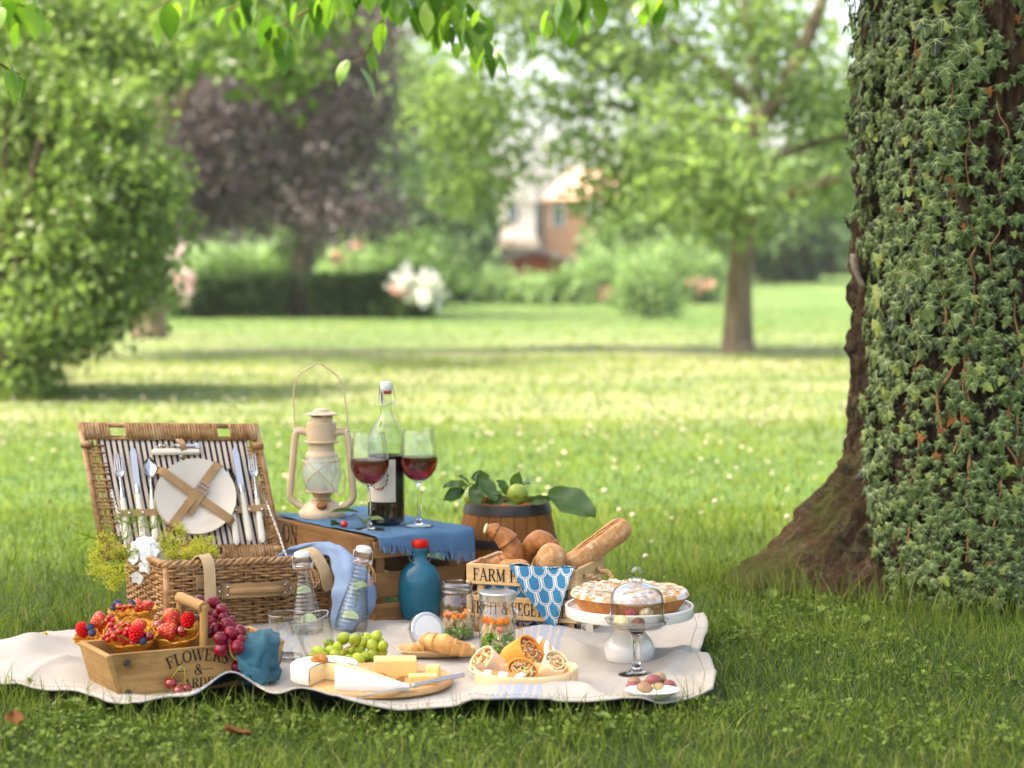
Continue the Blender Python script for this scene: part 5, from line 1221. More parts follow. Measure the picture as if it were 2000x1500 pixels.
for k in range(34):
    t_ = 2 * PI * k / 34; a_ = ca + .50 * math.cos(t_); z_ = cz_ - .008 + .030 * math.sin(t_); fl.add(dab(a_ + .03 * math.sin(k * 2.1), z_ + .0015 * math.cos(k * 3.3), .0022, 5, k), None, 2)
fl.add(dab(ca - .42, cz_ - .018, .0105, 16), None, 0); fl.add(dab(ca + .10, cz_ - .037, .0048, 12), None, 1); fl.add(dab(ca + .36, cz_ + .030, .0040, 12), None, 1)
obj('flower_print', mk('flower_print', fl, [M_fb, M_fp, M_fg], False), lab)
obj('print_line', mk('print_line', MB().add(box(.006, .0004, .0012, b=.0001), T(onlab(math.radians(287), zb(981), .0452)) @ RZ(math.radians(287) + PI / 2)), M_fg, False), lab)
sw = obj('stopper', mk('stopper', lathe([(0, zb(772)), (.0125, zb(770)), (.0142, zb(766)), (.0142, zb(757)), (.012, zb(753)), (0, zb(752))], 24), M_porc, ang=40), bt)
obj('gasket', mk('gasket', lathe([(.0115, zb(777)), (.0130, zb(774)), (.0115, zb(768))], 24), M_red), sw)
wm = MB(); wm.add(tube(spline([(-.0145, 0, zb(760)), (-.0165, 0, zb(780)), (-.0168, -.002, zb(796)), (-.008, -.0155, zb(800)), (.004, -.0165, zb(797)), (.0185, -.004, zb(792))], 6), .0011, 6)); wm.add(tube(spline([(.0145, 0, zb(760)), (.019, 0, zb(775)), (.021, -.001, zb(790)), (.0195, -.004, zb(799)), (.017, -.004, zb(795))], 6), .0011, 6))
obj('wire_bail', mk('wire_bail', wm, M_steel), bt)
tg = obj('hang_tag', mk('hang_tag', box(.008, .0008, .036, (-.010, -.0165, zb(782)), .0002), M_paper, False), bt)
obj('print_line', mk('print_line', box(.003, .0004, .022, (-.0105, -.0172, zb(782)), .0001), M_fg, False), tg)
GS = 4.63 / FP / 3.75
def wineglass(px, d, label, s=1.0, rz=0):
    p = at(px, 1032, d); p.z = CT + .0035; t = thing('wine_glass', label, 'wine glass', T(p) @ RZ(rz) @ SC(s), 'glasses of red wine on the crate'); z = lambda y: (1250 - y) * GS; r = lambda w_: w_ * GS
    outer = [(0, .0015), (.034, .0012), (.0345, .0022), (.022, .0035), (.009, .006), (.0048, .012), (.0038, .03), (.0036, z(980)), (.0048, z(935)), (.009, z(919)), (0, z(916))]
    bowl = [(r(a), z(b)) for a, b in ((28, 918), (62, 903), (100, 872), (128, 830), (142, 785), (146, 755), (143, 715), (134, 650), (124, 590), (114, 530))]
    obj('foot_and_stem', mk('foot_and_stem', lathe(outer, 36), M_stem, ang=60), t)
    obj('bowl', mk('bowl', lathe(bowl + [(r(112.5), z(530.5))], 48), M_thin, ang=80), t); obj('rim', mk('rim', tube([(r(114) * math.cos(a), r(114) * math.sin(a), z(530)) for a in [i * PI / 24 for i in range(48)]], .0007, 6, True), M_thin), t)
    obj('wine', mk('wine', lathe([(0, z(913))] + [(r(a) - .0009, z(b) + .0006) for a, b in ((60, 901), (98, 870), (126, 829), (140.5, 785), (144.5, 755), (144.2, 733))] + [(0, z(733))], 40), M_wine, ang=50), t)
M_stem = glass('stem_glass', (.98, .99, .98), 1.45)
wineglass(722, 4.63, 'glass of red wine standing in front of the wine bottle'); wineglass(818, 4.70, 'glass of red wine standing right of the wine bottle', 1.0, .4)
# ---- sprig of leaves with a cherry beside the lantern
M_sprig = leafmat('sprig_leaf', (.045, .10, .015), (.11, .18, .03), .25, .4, .5, attr=False)
LEAFM = mk('leaf', bigleaf(), M_sprig, ang=180)
s0 = at(690, 1014, 4.66); s0.z = CT + .008; sp_ = thing('cherry_sprig', 'leafy cherry sprig with a small red cherry beside the lantern foot', 'sprig', s0)
obj('stem', mk('stem', tube(spline([(.025, .0, .004), (.012, 0, .022), (.0, .01, .026), (-.02, 0, .010)], 5), .0013, 6), M_twig), sp_)
for (x, y, z, a, tl, s) in ((.03, .0, .004, 2.0, .4, .075), (.015, .01, .03, 2.6, .15, .08), (-.03, 0, .006, 1.9, .0, .07), (.03, .02, .012, 5.6, .3, .05), (-.045, .02, .003, 1.5, .1, .055)): obj('leaf', LEAFM, sp_, T(x, y, z) @ RZ(a - PI / 2) @ RX(tl) @ RY(.4) @ SC(s))
M_cher = pm('dark_cherry_skin', (.16, .006, .012), (.26, .012, .018), 20, rough=.12, coat=.8, spec=.5, sss=.15); CHM = mk('cherry', ball(.0125, .0125, .0115, 18, 12, lambda p: 1 - .16 * math.exp(-((p.x ** 2 + p.y ** 2) / .05)) * (p.z > 0)), M_cher, ang=180)
obj('fruit', mk('fruit', ball(.0085, .0085, .008, 16, 10), pm('red_cherry_skin', (.40, .012, .02), rough=.15, coat=.7), ang=180), sp_, T(-.020, -.012, .006))
s1 = at(548, 1012, 4.92); s1.z = CT + .004; sl = thing('green_leaf', 'green leaf lying left of the lantern on the crate', 'leaf', s1)
obj('blade', LEAFM, sl, RZ(1.3) @ RY(-.3) @ SC(.085))
# ================================================================ barrel with apples
W_barrel = wood('barrel_oak', (.155, .068, .028), (.26, .125, .054), (.09, .038, .017)); M_iron = pm('black_iron_hoop', (.025, .024, .023), (.05, .045, .04), 20, rough=.45, metal=.6, bump=.0006, bsc=60)
bb = at(991, 1000, 4.93); bb.z = .0; BH = .262; bar = thing('wooden_barrel', 'small brown wooden barrel with black iron hoops behind the bread crate', 'barrel', bb)
def br_(t): return .1005 + .022 * (1 - (2 * t - 1) ** 2)
nst = 22
for i in range(nst):
    a0, a1 = 2 * PI * (i + .025) / nst, 2 * PI * (i + .975) / nst; am = (a0 + a1) / 2; v, f = [], []
    for j in range(9):
        t_ = j / 8; r = br_(t_)
        for a, rr2 in ((a0, r), (am, r + .0006), (a1, r), (a1, r - .012), (a0, r - .012)): v.append((rr2 * math.cos(a), rr2 * math.sin(a), BH * t_))
    for j in range(8):
        for k in range(5): f.append((j * 5 + k, j * 5 + (k + 1) % 5, j * 5 + 5 + (k + 1) % 5, j * 5 + 5 + k))
    f += [(4, 3, 2, 1, 0), (40, 41, 42, 43, 44)]
    Mi = RY(PI / 2); me_ = mk('stave', ([(p[2], p[1], -p[0]) for p in v], f), W_barrel, ang=30); obj('stave', me_, bar, RY(-PI / 2))
obj('head', mk('head', lathe([(0, BH - .016), (.091, BH - .016), (.091, BH - .024), (0, BH - .024)], 36), W_barrel), bar)
for z0, z1 in ((BH - .026, BH - .002), (BH * .60, BH * .60 + .020), (BH * .30, BH * .30 + .02), (.0, .024)):
    t0, t1 = z0 / BH, z1 / BH; obj('hoop', mk('hoop', lathe([(br_(t0) + .0012, z0), (br_(t0) + .0032, z0), (br_((t0 + t1) / 2) + .0036, (z0 + z1) / 2), (br_(t1) + .0032, z1), (br_(t1) + .0012, z1)], 48), M_iron, ang=50), bar)
M_apple = pm('green_apple_skin', (.20, .26, .06), (.30, .34, .10), 12, rough=.35, spec=.45, bump=.0003, bsc=80, c3=(.26, .20, .08), sc3=6, lo3=.55, hi3=.75, sss=.08); M_calyx = pm('apple_calyx', (.06, .05, .025), rough=.9)
APM = mk('flesh', ball(.0275, .0275, .0255, 28, 18, lambda p: 1 - .22 * math.exp(-(p.x ** 2 + p.y ** 2) / .05) * (1 if p.z > 0 else .7) + .015 * math.cos(5 * math.atan2(p.y, p.x)) * (1 - abs(p.z))), M_apple, ang=180)
def apple(px, py, d, label, axis, s=1):
    p = at(px, py, d); t = thing('apple', label, 'apple', T(p) @ zto(axis) @ SC(s), 'apples on the barrel'); obj('flesh', APM, t); m = MB()
    for i in range(6): a = i * 1.05; m.add(tube([(.0015 * math.cos(a), .0015 * math.sin(a), -.0195), (.004 * math.cos(a), .004 * math.sin(a), -.0225)], [.0012, .0004], 5))
    obj('calyx', mk('calyx', m, M_calyx), t); obj('stalk', mk('stalk', tube([(0, 0, .018), (.002, .001, .034)], .0012, 6), M_twig), t)
zt_ = bb.z + BH - .016
apple(1011, 966, 4.90, 'green apple with brown eye facing the viewer on top of the barrel', (.12, .92, .35)); apple(927, 972, 4.91, 'green apple half hidden by leaves at the left rim of the barrel', (-.3, .5, .8))
M_apl = leafmat('apple_leaf', (.030, .075, .012), (.10, .17, .035), .25, .4, .5, attr=False); APL = mk('leaf', grid(lambda u, v: ((u - .5) * .78 * math.sin(PI * (v * .94 + .03)) ** .75, v, .30 * abs(u - .5) ** 1.3 - .22 * v * v + .03 * math.sin(v * 14 + u * 5)), 8, 10), M_apl, ang=180)
def leafpx(parent, o, base, tip, d0, d1, wide=1, roll=0):
    a, b = at(*base, d0), at(*tip, d1); y = (b - a); L_ = y.length; y.normalize(); n = Vector((0, -.8, .6)); n = (n - y * n.dot(y)).normalized(); n = Matrix.Rotation(roll, 3, y) @ n
    return obj('leaf', APL, parent, T(a - o) @ basis(y.cross(n), y, n) @ SC(L_ * wide, L_, L_))
a0 = at(905, 958, 4.88); t = thing('apple_twig', 'leafy apple twig lying over the left rim of the barrel', 'twig', a0)
obj('stem', mk('stem', tube(spline([at(905, 958, 4.88) - a0, at(920, 945, 4.88) - a0, at(940, 955, 4.89) - a0, at(985, 962, 4.92) - a0], 5), .002, 6), M_twig), t)
for b_, tp, d0, d1, wd, ro in (((912, 950), (868, 945), 4.86, 4.84, .8, .5), ((905, 956), (870, 974), 4.86, 4.83, .8, -.3), ((915, 944), (900, 927), 4.87, 4.85, 1, .9), ((922, 950), (935, 985), 4.85, 4.82, .8, .2), ((930, 930), (972, 975), 4.86, 4.84, .75, -.3), ((926, 940), (936, 922), 4.87, 4.86, .9, -.8), ((930, 950), (948, 938), 4.88, 4.86, .9, .4), ((955, 985), (982, 972), 4.87, 4.84, .8, .6), ((920, 935), (958, 930), 4.9, 4.92, .9, 0.2)): leafpx(t, a0, b_, tp, d0, d1, wd, ro)
a0 = at(1030, 972, 4.88); t = thing('apple_twig', 'apple twig with one big drooping leaf at the right of the barrel', 'twig', a0)
obj('stem', mk('stem', tube(spline([at(985, 965, 4.92) - a0, at(1035, 970, 4.87) - a0, at(1074, 968, 4.84) - a0], 5), .0018, 6), M_twig), t)
for b_, tp, d0, d1, wd, ro in (((1070, 968), (1163, 996), 4.84, 4.80, .85, -.15), ((1032, 980), (1074, 974), 4.86, 4.83, .5, .3), ((990, 965), (975, 938), 4.92, 4.9, 1, .5), ((1005, 955), (1012, 925), 4.94, 4.92, .9, .2), ((1015, 950), (1032, 938), 4.94, 4.9, .9, -.6), ((985, 975), (965, 965), 4.9, 4.86, .8, .4), ((990, 980), (1010, 990), 4.86, 4.83, .7, .4)): leafpx(t, a0, b_, tp, d0, d1, wd, ro)
# ================================================================ bread crate
BM = T(BC_O) @ RZ(BC_A); BW, BD = .262, .20
bc = thing('bread_crate', 'pale wooden slatted crate of bread lettered FARM FRESH', 'crate', BM)
for z, h_, yy in ((.131, .046, 0), (.058, .050, 0)):
    plank(bc, 'slat', BW, h_, .010, T(-BW / 2, .005, z) @ RX(PI / 2), W_light); plank(bc, 'slat', BW, h_, .010, T(-BW / 2, BD - .005, z) @ RX(PI / 2), W_light)
    plank(bc, 'slat', BD - .022, h_, .010, T(-.005, BD / 2, z) @ RZ(PI / 2) @ RX(PI / 2), W_light); plank(bc, 'slat', BD - .022, h_, .010, T(-BW + .005, BD / 2, z) @ RZ(PI / 2) @ RX(PI / 2), W_light)
plank(bc, 'base_rail', BW, .018, .014, T(-BW / 2, .006, .009) @ RX(PI / 2), W_crate); plank(bc, 'base_rail', BD - .03, .018, .014, T(-.006, BD / 2 + .01, .009) @ RZ(PI / 2) @ RX(PI / 2), W_crate)
for x in (-.018, -BW + .032, ):
    for y in (.018, BD - .018): plank(bc, 'corner_post', .14, .020, .016, T(x, y, .072) @ RY(PI / 2), W_light)
plank(bc, 'bottom_board', BW - .03, BD - .03, .006, T(-BW / 2, BD / 2, .022), W_light)
obj('lettering', mk('lettering', text_mb('FARM FRESH', .028, fit=.176), M_ink, False), bc, T(-BW + .016, -.0008, .117) @ RX(PI / 2), label='black letters FARM FRESH on the upper slat')
obj('lettering', mk('lettering', text_mb('FRUIT & VEGETABLES', .028, fit=.238), M_ink, False), bc, T(-BW + .012, -.0008, .044) @ RX(PI / 2), label='black letters FRUIT & VEGETABLES on the lower slat')
M_rope = pm('jute_rope', (.34, .23, .13), (.50, .37, .23), 160, rough=.9, bump=.0015, bsc=220)
rp = []
P0 = spline([(.004, .04, .135), (.024, .055, .128), (.040, .085, .112), (.046, .105, .118), (.034, .118, .132), (.014, .125, .132), (.002, .14, .135)], 10)
for j in range(3):
    P = []
    fr_ = frames(P0)
    for i, p in enumerate(P0):
        a = i * .55 + j * 2.094; P.append(p + fr_[i][1] * (.0032 * math.cos(a)) + fr_[i][2] * (.0032 * math.sin(a)))
    rp.append(tube(P, .0034, 6))
rm = MB(); [rm.add(r_) for r_ in rp]; obj('rope_handle', mk('rope_handle', rm, M_rope, ang=180), bc)
# ---- scallop patterned tea towel
def scallop(name, blue, cream):
    N = Nodes(name); uvn = N.new('ShaderNodeUVMap'); sep = N.new('ShaderNodeSeparateXYZ'); N.t.links.new(uvn.outputs[0], sep.inputs[0])
    CWx, CHy = .0325, .0310; R = CWx / 2
    v = N.math('DIVIDE', sep.outputs[1], CHy); row = N.math('FLOOR', v); fv = N.math('SUBTRACT', v, row)
    u = N.math('ADD', N.math('DIVIDE', sep.outputs[0], CWx), N.math('MULTIPLY', N.math('MODULO', row, 2.0), .5)); fu = N.math('FRACT', u)
    x = N.math('ABSOLUTE', N.math('MULTIPLY', N.math('SUBTRACT', fu, .5), CWx)); y = N.math('MAXIMUM', N.math('SUBTRACT', R, N.math('MULTIPLY', fv, CHy)), 0.0)
    d = N.math('DIVIDE', N.math('SQRT', N.math('ADD', N.math('MULTIPLY', x, x), N.math('MULTIPLY', y, y))), R)
    b = lambda lo, hi: N.math('MULTIPLY', N.math('GREATER_THAN', d, lo), N.math('LESS_THAN', d, hi)); k = N.math('MAXIMUM', b(.66, .76), b(.88, 1.0))
    col = N.mix(N.math('MULTIPLY', k, .95), blue, cream); N.put(N.b.inputs['Base Color'], col); N.b.inputs['Roughness'].default_value = .85; N.b.inputs['Specular IOR Level'].default_value = .15
    N.bump(N.noise(N.coord('Object'), 700, 2), .0005); return N.m
M_scal = scallop('blue_scallop_cotton', (.030, .165, .285), (.66, .61, .50)); M_scald = scallop('dark_blue_scallop_cotton', (.006, .018, .055), (.36, .33, .27))
tw = thing('tea_towel', 'blue scallop patterned tea towel hanging over the front of the bread crate', 'tea towel', BM)
A_, B_, C_ = Vector((-.158, 0, .156)), Vector((-.004, 0, .158)), Vector((-.050, 0, .012))
def tri_fn(u, v):
    p = A_.lerp(B_, u).lerp(C_, v); q_ = p.copy(); q_.y = -.005 - .012 * v - .006 * math.sin(u * 7 + v * 3) * (1 - .5 * v) - .004 * math.sin(v * 5); return q_
tv = grid(tri_fn, 26, 30); sh_w = mk('hanging_corner', tv, M_scal, ang=180, uv=lambda i: (tv[0][i][0] + .31 + .25 * tv[0][i][2], tv[0][i][2] + .2 - .12 * tv[0][i][0]))
solid(obj('hanging_corner', sh_w, tw), .0015, 0)
tv2 = grid(lambda u, v: (-.158 + .154 * u, -.004 + .06 * v, .157 + .008 * math.sin(v * 3.1) - .035 * v + .004 * math.sin(u * 9)), 16, 10)
solid(obj('inner_fold', mk('inner_fold', tv2, M_scal, ang=180, uv=lambda i: (tv2[0][i][0] + .31, tv2[0][i][1] + .35)), tw), .0015, 0)
tv3 = grid(lambda u, v: (-BW + .02 + (BW - .04) * u, .016 + .004 * math.sin(u * 14), .026 + .125 * v), 30, 12)
solid(obj('inner_drape', mk('inner_drape', tv3, [M_scal], ang=180, uv=lambda i: (tv3[0][i][0] + .3, tv3[0][i][2] + .1)), tw), .0015, 0)
dk = thing('dark_cloth', 'folded dark blue scallop cloth at the bottom of the bread crate', 'cloth', BM)
tv4 = grid(lambda u, v: (-.15 + .145 * u, .0125 - .002 * math.sin(u * 9), .018 + .022 * v), 20, 4); solid(obj('fold', mk('fold', tv4, M_scald, ang=180, uv=lambda i: (tv4[0][i][0] + .3, tv4[0][i][2] + .1)), dk), .0015, 0)
lb_ = obj('care_label', mk('care_label', box(.028, .001, .026, (.016, .020, .018), .0003), M_paper, False), dk); tx2 = text_mb('S', .014); obj('print', mk('print', tx2, M_ink, False), lb_, T(.004, .0190, .013) @ RX(PI / 2))
# ---- bread
def crustmat(name, c1, c2, c3, flour=None, sc=14, rough=.55, bump=.0016):
    N = Nodes(name); v = N.coord('Object', rand=True); n = N.noise(v, sc * 3, 5, .6); col = N.mix(N.ramp(n, .3, .68), c1, c2); col = N.mix(N.ramp(N.noise(v, sc * 8, 4), .55, .78), col, c3)
    if flour: col = N.mix(N.math('MULTIPLY', N.ramp(N.noise(v, sc * 4.5, 6, .7), .54, .70), .8), col, flour)
    N.put(N.b.inputs['Base Color'], col); N.b.inputs['Roughness'].default_value = rough; N.b.inputs['Specular IOR Level'].default_value = .25; N.bump(N.noise(v, sc * 9, 6, .65), bump); return N.m
M_crois = crustmat('croissant_crust', (.22, .070, .015), (.42, .175, .048), (.13, .035, .008), rough=.36); M_bag = crustmat('baguette_crust', (.38, .175, .055), (.54, .29, .105), (.26, .10, .03), (.66, .54, .39), bump=.004); M_roll = crustmat('soft_roll_crust', (.50, .23, .06), (.66, .37, .12), (.36, .13, .03), rough=.35, bump=.0006); M_crumb = pm('bread_crumb', (.74, .60, .36), (.80, .68, .46), 90, rough=.8, bump=.001, bsc=160)
def croissant(name, label, pts, R, segs=6, mat=M_crois, group=None, seed=0, endcut=False, nn=22, cat='croissant'):
    o = Vector(pts[len(pts) // 2]); P = spline([Vector(p) - o for p in pts], 18); n = len(P); Rr = []
    for i in range(n):
        t = i / (n - 1); env = math.sin(PI * (t * .94 + .03)) ** .62; s = abs(t - .5) * 2 * segs; saw = 1 - (s % 1); Rr.append(R * env * (.82 + .22 * saw ** .8))
    v, f = tube(P, Rr, nn)
    v = [tuple(Vector(p) + Vector((1, 1, 1)) * (R * .045 * fbm(p[0] * 60 + seed, p[1] * 60, p[2] * 60, 3))) for p in v]
    t = thing(name, label, cat, o, group); obj('crust', mk('crust', (v, f), mat, ang=75), t)
    if endcut: d_ = (P[0] - P[1]).normalized(); obj('torn_end', mk('torn_end', ball(Rr[0] * 1.9, None, Rr[0] * .7, 14, 8), M_crumb), t, zto(d_, P[0] - d_ * .001))
    return t
dB = 4.47
croissant('croissant', 'large golden croissant curling at the left of the bread crate', [at(948, 1032, dB), at(968, 1038, dB), at(992, 1058, dB), at(1002, 1086, dB), at(980, 1104, dB), at(950, 1108, dB - .01), at(936, 1092, dB - .02)], .0265, 3, endcut=True, group='pastries in the bread crate')
croissant('croissant', 'arched brown croissant in the middle of the bread crate', [at(1026, 1112, dB + .02), at(1030, 1078, dB + .02), at(1052, 1058, dB + .01), at(1076, 1066, dB), at(1090, 1090, dB)], .0255, 2, seed=4, group='pastries in the bread crate')
def loaf(name, label, a, b, R, mat, group, taper=.25, seed=0, slash=False, cat='bread'):
    L = (b - a).length; n = 30; P, Rr = [], []
    for i in range(n + 1):
        t = i / n; e = min(t, 1 - t) * L / R; P.append(Vector((0, 0, t * L))); Rr.append(R * (min(1, max(0, 1 - (1 - min(e, 1)) ** 2)) ** .5 + .02) * (1 - taper * (1 - t)) * (1 + .03 * math.sin(t * 17 + seed)))
    v, f = tube(P, Rr, 24)
    def df(p):
        p = Vector(p); a_ = (math.atan2(p.y, p.x) - (slash or 0) + PI) % (2 * PI) - PI; q_ = 1 + .07 * fbm(p.x * 45 + seed, p.y * 45, p.z * 45, 3)
        if slash: q_ -= .30 * math.exp(-(a_ / .20) ** 2) * (.7 + .3 * math.sin(p.z * 75 + 1.2)) * (1 if .2 < p.z / L < .92 else 0); q_ += .10 * math.exp(-((a_ - .36) / .2) ** 2) * (1 if .2 < p.z / L < .92 else 0)
        return (p.x * q_, p.y * q_, p.z)
    if slash: lv = zto(b - a).to_3x3().transposed() @ Vector((-.45, -.55, .7)); slash = math.atan2(lv.y, lv.x)
    t = thing(name, label, cat, T(a) @ zto(b - a), group); obj('crust', mk('crust', ([df(p) for p in v], f), mat, ang=80), t)
    if slash:
        for k_, da in enumerate((-.10, .08)):
            Q = [(R * .995 * math.cos(slash + da + .05 * math.sin(i * 1.3 + k_)), R * .995 * math.sin(slash + da + .05 * math.sin(i * 1.7)), L * (.22 + .66 * i / 14)) for i in range(15)]
            obj('crack', mk('crack', tube(Q, [.0005 + .0026 * math.sin(PI * i / 14) * (1 - .4 * (i % 2)) for i in range(15)], 6), M_crackb if k_ == 0 else mat, ang=60), t)
    return t
M_crackb = pm('dark_bread_crack', (.16, .07, .02), (.26, .12, .04), 90, rough=.8)
loaf('baguette', 'floury baguette sticking out of the right end of the bread crate', at(1104, 1112, 4.44), at(1228, 1022, 4.52), .0275, M_bag, 'breads in the crate', .06, 1, slash=2.3)
loaf('baguette', 'round baguette end pointing at the viewer in the bread crate', at(1062, 1108, 4.60), at(1080, 1088, 4.355), .0325, M_bag, 'breads in the crate', .05, 5)
loaf('bread_roll', 'small bun low at the front rim of the bread crate', at(972, 1112, 4.43), at(1036, 1110, 4.42), .021, M_bag, 'breads in the crate', .0, 9)
# ================================================================ blue enamel flask
M_enam = pm('turquoise_enamel', (.004, .085, .125), (.007, .105, .15), 6, rough=.25, spec=.45, coat=.25, bump=.0012, bsc=12, c3=(.004, .07, .11), sc3=8, lo3=.62, hi3=.8)
M_redcap = pm('worn_red_cap', (.40, .035, .03), (.50, .08, .06), 40, rough=.5); M_dwire = pm('dark_wire', (.18, .15, .12), rough=.4, metal=.8)
fp = on(820, 1208, .031); fk = thing('enamel_flask', 'turquoise enamel flask bottle with red stopper standing before the crate', 'flask', T(fp) @ RZ(.15)); fs = fp.y / FP
zf = lambda y: (1220 - y) * fs
prof = [(0, 0), (31, 1220), (36, 1216), (40, 1195), (42.5, 1165), (42, 1148), (38, 1130), (30, 1117), (21, 1110), (15.5, 1104), (15, 1086), (16.5, 1084), (16.5, 1080), (14, 1078)]
obj('body', mk('body', MB().add(lathe([(0, 0)] + [(a * fs, zf(b)) for a, b in prof[1:]], 44), SC(1, .72, 1)), M_enam, ang=50), fk)
obj('stopper', mk('stopper', lathe([(0, zf(1079)), (14 * fs, zf(1079)), (16.5 * fs, zf(1076)), (17 * fs, zf(1068)), (14 * fs, zf(1063)), (0, zf(1062))], 24), M_redcap, ang=40), fk)
fw = MB()
for s in (-1, 1): fw.add(tube(spline([(s * 15 * fs, 0, zf(1070)), (s * 20 * fs, -.003, zf(1078)), (s * 21 * fs, -.006, zf(1098)), (s * 17 * fs, -.008, zf(1106)), (s * 5 * fs, -.014, zf(1108)), (0, -.0145, zf(1108))], 5), .0013, 6))
obj('wire_bail', mk('wire_bail', fw, M_dwire), fk)
# ================================================================ ribbed water bottles with lime
M_rib = thinglass('ribbed_bottle_glass', (.985, .99, .985), (.58, .63, .60), 2.4); M_water = thinglass('water', (.96, .975, .955), (.80, .85, .80), .6)
M_limep = pm('lime_flesh', (.46, .50, .24), (.54, .58, .32), 60, rough=.35, spec=.5, sss=.1); M_limer = pm('lime_rind', (.24, .33, .08), (.34, .42, .13), 40, rough=.4); M_lpith = pm('lime_pith', (.62, .66, .44), rough=.6)
M_twine = pm('jute_twine', (.36, .22, .12), (.48, .32, .19), 200, rough=.95)
M_mint = leafmat('mint_leaf', (.05, .14, .012), (.14, .28, .03), .25, .5, attr=False)
def limeslice(r=.021, th=.004):
    """half a slice: rind, pith and five segments"""
    mb = MB(); out = lambda q_: [(q_ * math.cos(k), q_ * math.sin(k)) for k in [PI * i / 14 for i in range(15)]]
    mb.add(prism(out(r), th), None, 1); mb.add(prism(out(r * .92), th + .0004, -.0002), None, 2)
    for i in range(5):
        a = (i + .5) * PI / 5; mb.add(prism([(r * .08 * math.cos(a), r * .08 * math.sin(a))] + [(r * .84 * math.cos(a + k), r * .84 * math.sin(a + k)) for k in (-.26, -.13, 0, .13, .26)], th + .0012, -.0006), None, 0)
    return mb
LIM = mk('lime_slice', limeslice(), [M_limep, M_limer, M_lpith], ang=30)
def ribbottle(label, p, tilt, height, side, seed):
    t = thing('water_bottle', label, 'bottle', T(p) @ tilt, 'ribbed swing top bottles of water'); h = height
    base = [(0, .002), (.030, 0), (.036, .004)]; n = 56; pr = []
    for i in range(n):
        k = i / (n - 1); z = .006 + k * h * .80; r = float(np.interp(k, [0, .08, .25, .5, .72, .85, 1], [.0365, .0370, .0335, .0255, .0180, .0155, .0150])) + .0008 * math.cos(k * 2 * PI * 17); pr.append((r, z))
    top = [(.0155, h * .815), (.0172, h * .825), (.0172, h * .84), (.0150, h * .85), (.0150, h * .90), (.0165, h * .905), (.0160, h * .925)]
    obj('glass', mk('glass', lathe(base + pr + top, 40), M_rib, ang=80), t)
    lvl = .56 if seed == 1 else .60
    obj('water', mk('water', lathe([(0, .004)] + [(r - .0022, z) for r, z in pr if z < h * lvl] + [(0, h * lvl)], 36), M_water, ang=60), t)
    st = obj('stopper', mk('stopper', lathe([(0, h * .92), (.0150, h * .92), (.0180, h * .935), (.0182, h * .965), (.0165, h * .985), (.010, h), (0, h)], 26), M_porc, ang=40), t)
    wb = MB()
    for s in (-1, 1): wb.add(tube(spline([(s * .017, 0, h * .955), (s * .0215, -.002, h * .93), (s * .0225, -.004, h * .83), (s * .0195, -.006, h * .79), (s * .0185, -.004, h * .81), (s * .0200, 0, h * .84)], 5), .0012, 6))
    wb.add(tube([(.0178 * math.cos(a), .0178 * math.sin(a), h * .825) for a in [i * PI / 10 for i in range(20)]], .0010, 5, True)); obj('wire_bail', mk('wire_bail', wb, M_steel), t)
    tm = MB(); r_ = random.Random(seed)
    tm.add(tube([(.0185 * math.cos(a), .0185 * math.sin(a), h * .80 + .001 * math.sin(a * 3)) for a in [i * PI / 10 for i in range(20)]], .0013, 5, True))
    for k in range(2): tm.add(tube(spline([(side * .017, -.010, h * .80), (side * (.024 + .004 * k), -.016, h * .73), (side * (.028 + .006 * k), -.014, h * .62), (side * .022, -.018, h * (.56 + .06 * k)), (side * .018, -.018, h * .66), (side * .015, -.016, h * .78)], 6), .0012, 5))
    obj('twine', mk('twine', tm, M_twine), t)
    return t, h
w1p = on(600, 1236, .031); w2p = on(684, 1232, .031)
wt1, h1 = ribbottle('upright ribbed water bottle with a lime slice in front of the hamper', w1p, RZ(.2) @ RY(-.06), .185, 1, 1); wt2, h2 = ribbottle('tilted ribbed water bottle with mint and lime before the crate corner', w2p, RY(.17) @ RZ(.3), .195, 1, 2)
def lime(label, bottle, M): o = obj('lime_slice', LIM, None, bottle.matrix_basis @ M, label, 'lime slice', 'lime slices in the water bottles'); return o
lime('lime slice near the neck of the upright water bottle', wt1, T(-.002, -.006, h1 * .50) @ RZ(.3) @ RX(PI / 2 + .15) @ SC(.80)); lime('lime slice standing at the shoulder of the tilted water bottle', wt2, T(.006, -.008, h2 * .52) @ RX(PI / 2) @ RZ(.4) @ SC(.72)); lime('lime slice lying at the bottom of the tilted water bottle', wt2, T(-.008, -.012, h2 * .15) @ RX(PI / 2 - .5) @ SC(.95)); lime('lime slice low in the upright water bottle', wt1, T(.004, -.012, h1 * .14) @ RX(PI / 2 - .3) @ SC(.95))
mint = thing('mint_sprig', 'green mint sprig floating in the tilted water bottle', 'sprig', wt2.matrix_basis @ T(0, 0, h2 * .4)); rmn = random.Random(8)
MNL = mk('leaf', bigleaf(), M_mint, ang=180); obj('stem', mk('stem', tube(spline([(0, 0, -.03), (.003, -.004, 0), (-.002, 0, .04)], 4), .0012, 5), M_cst), mint)
for i in range(11): a = i * 2.4; obj('leaf', MNL, mint, T(.003 * math.cos(a), .003 * math.sin(a), -.01 + i * .0048) @ RZ(a) @ RX(.4 - .05 * i) @ SC(.021))
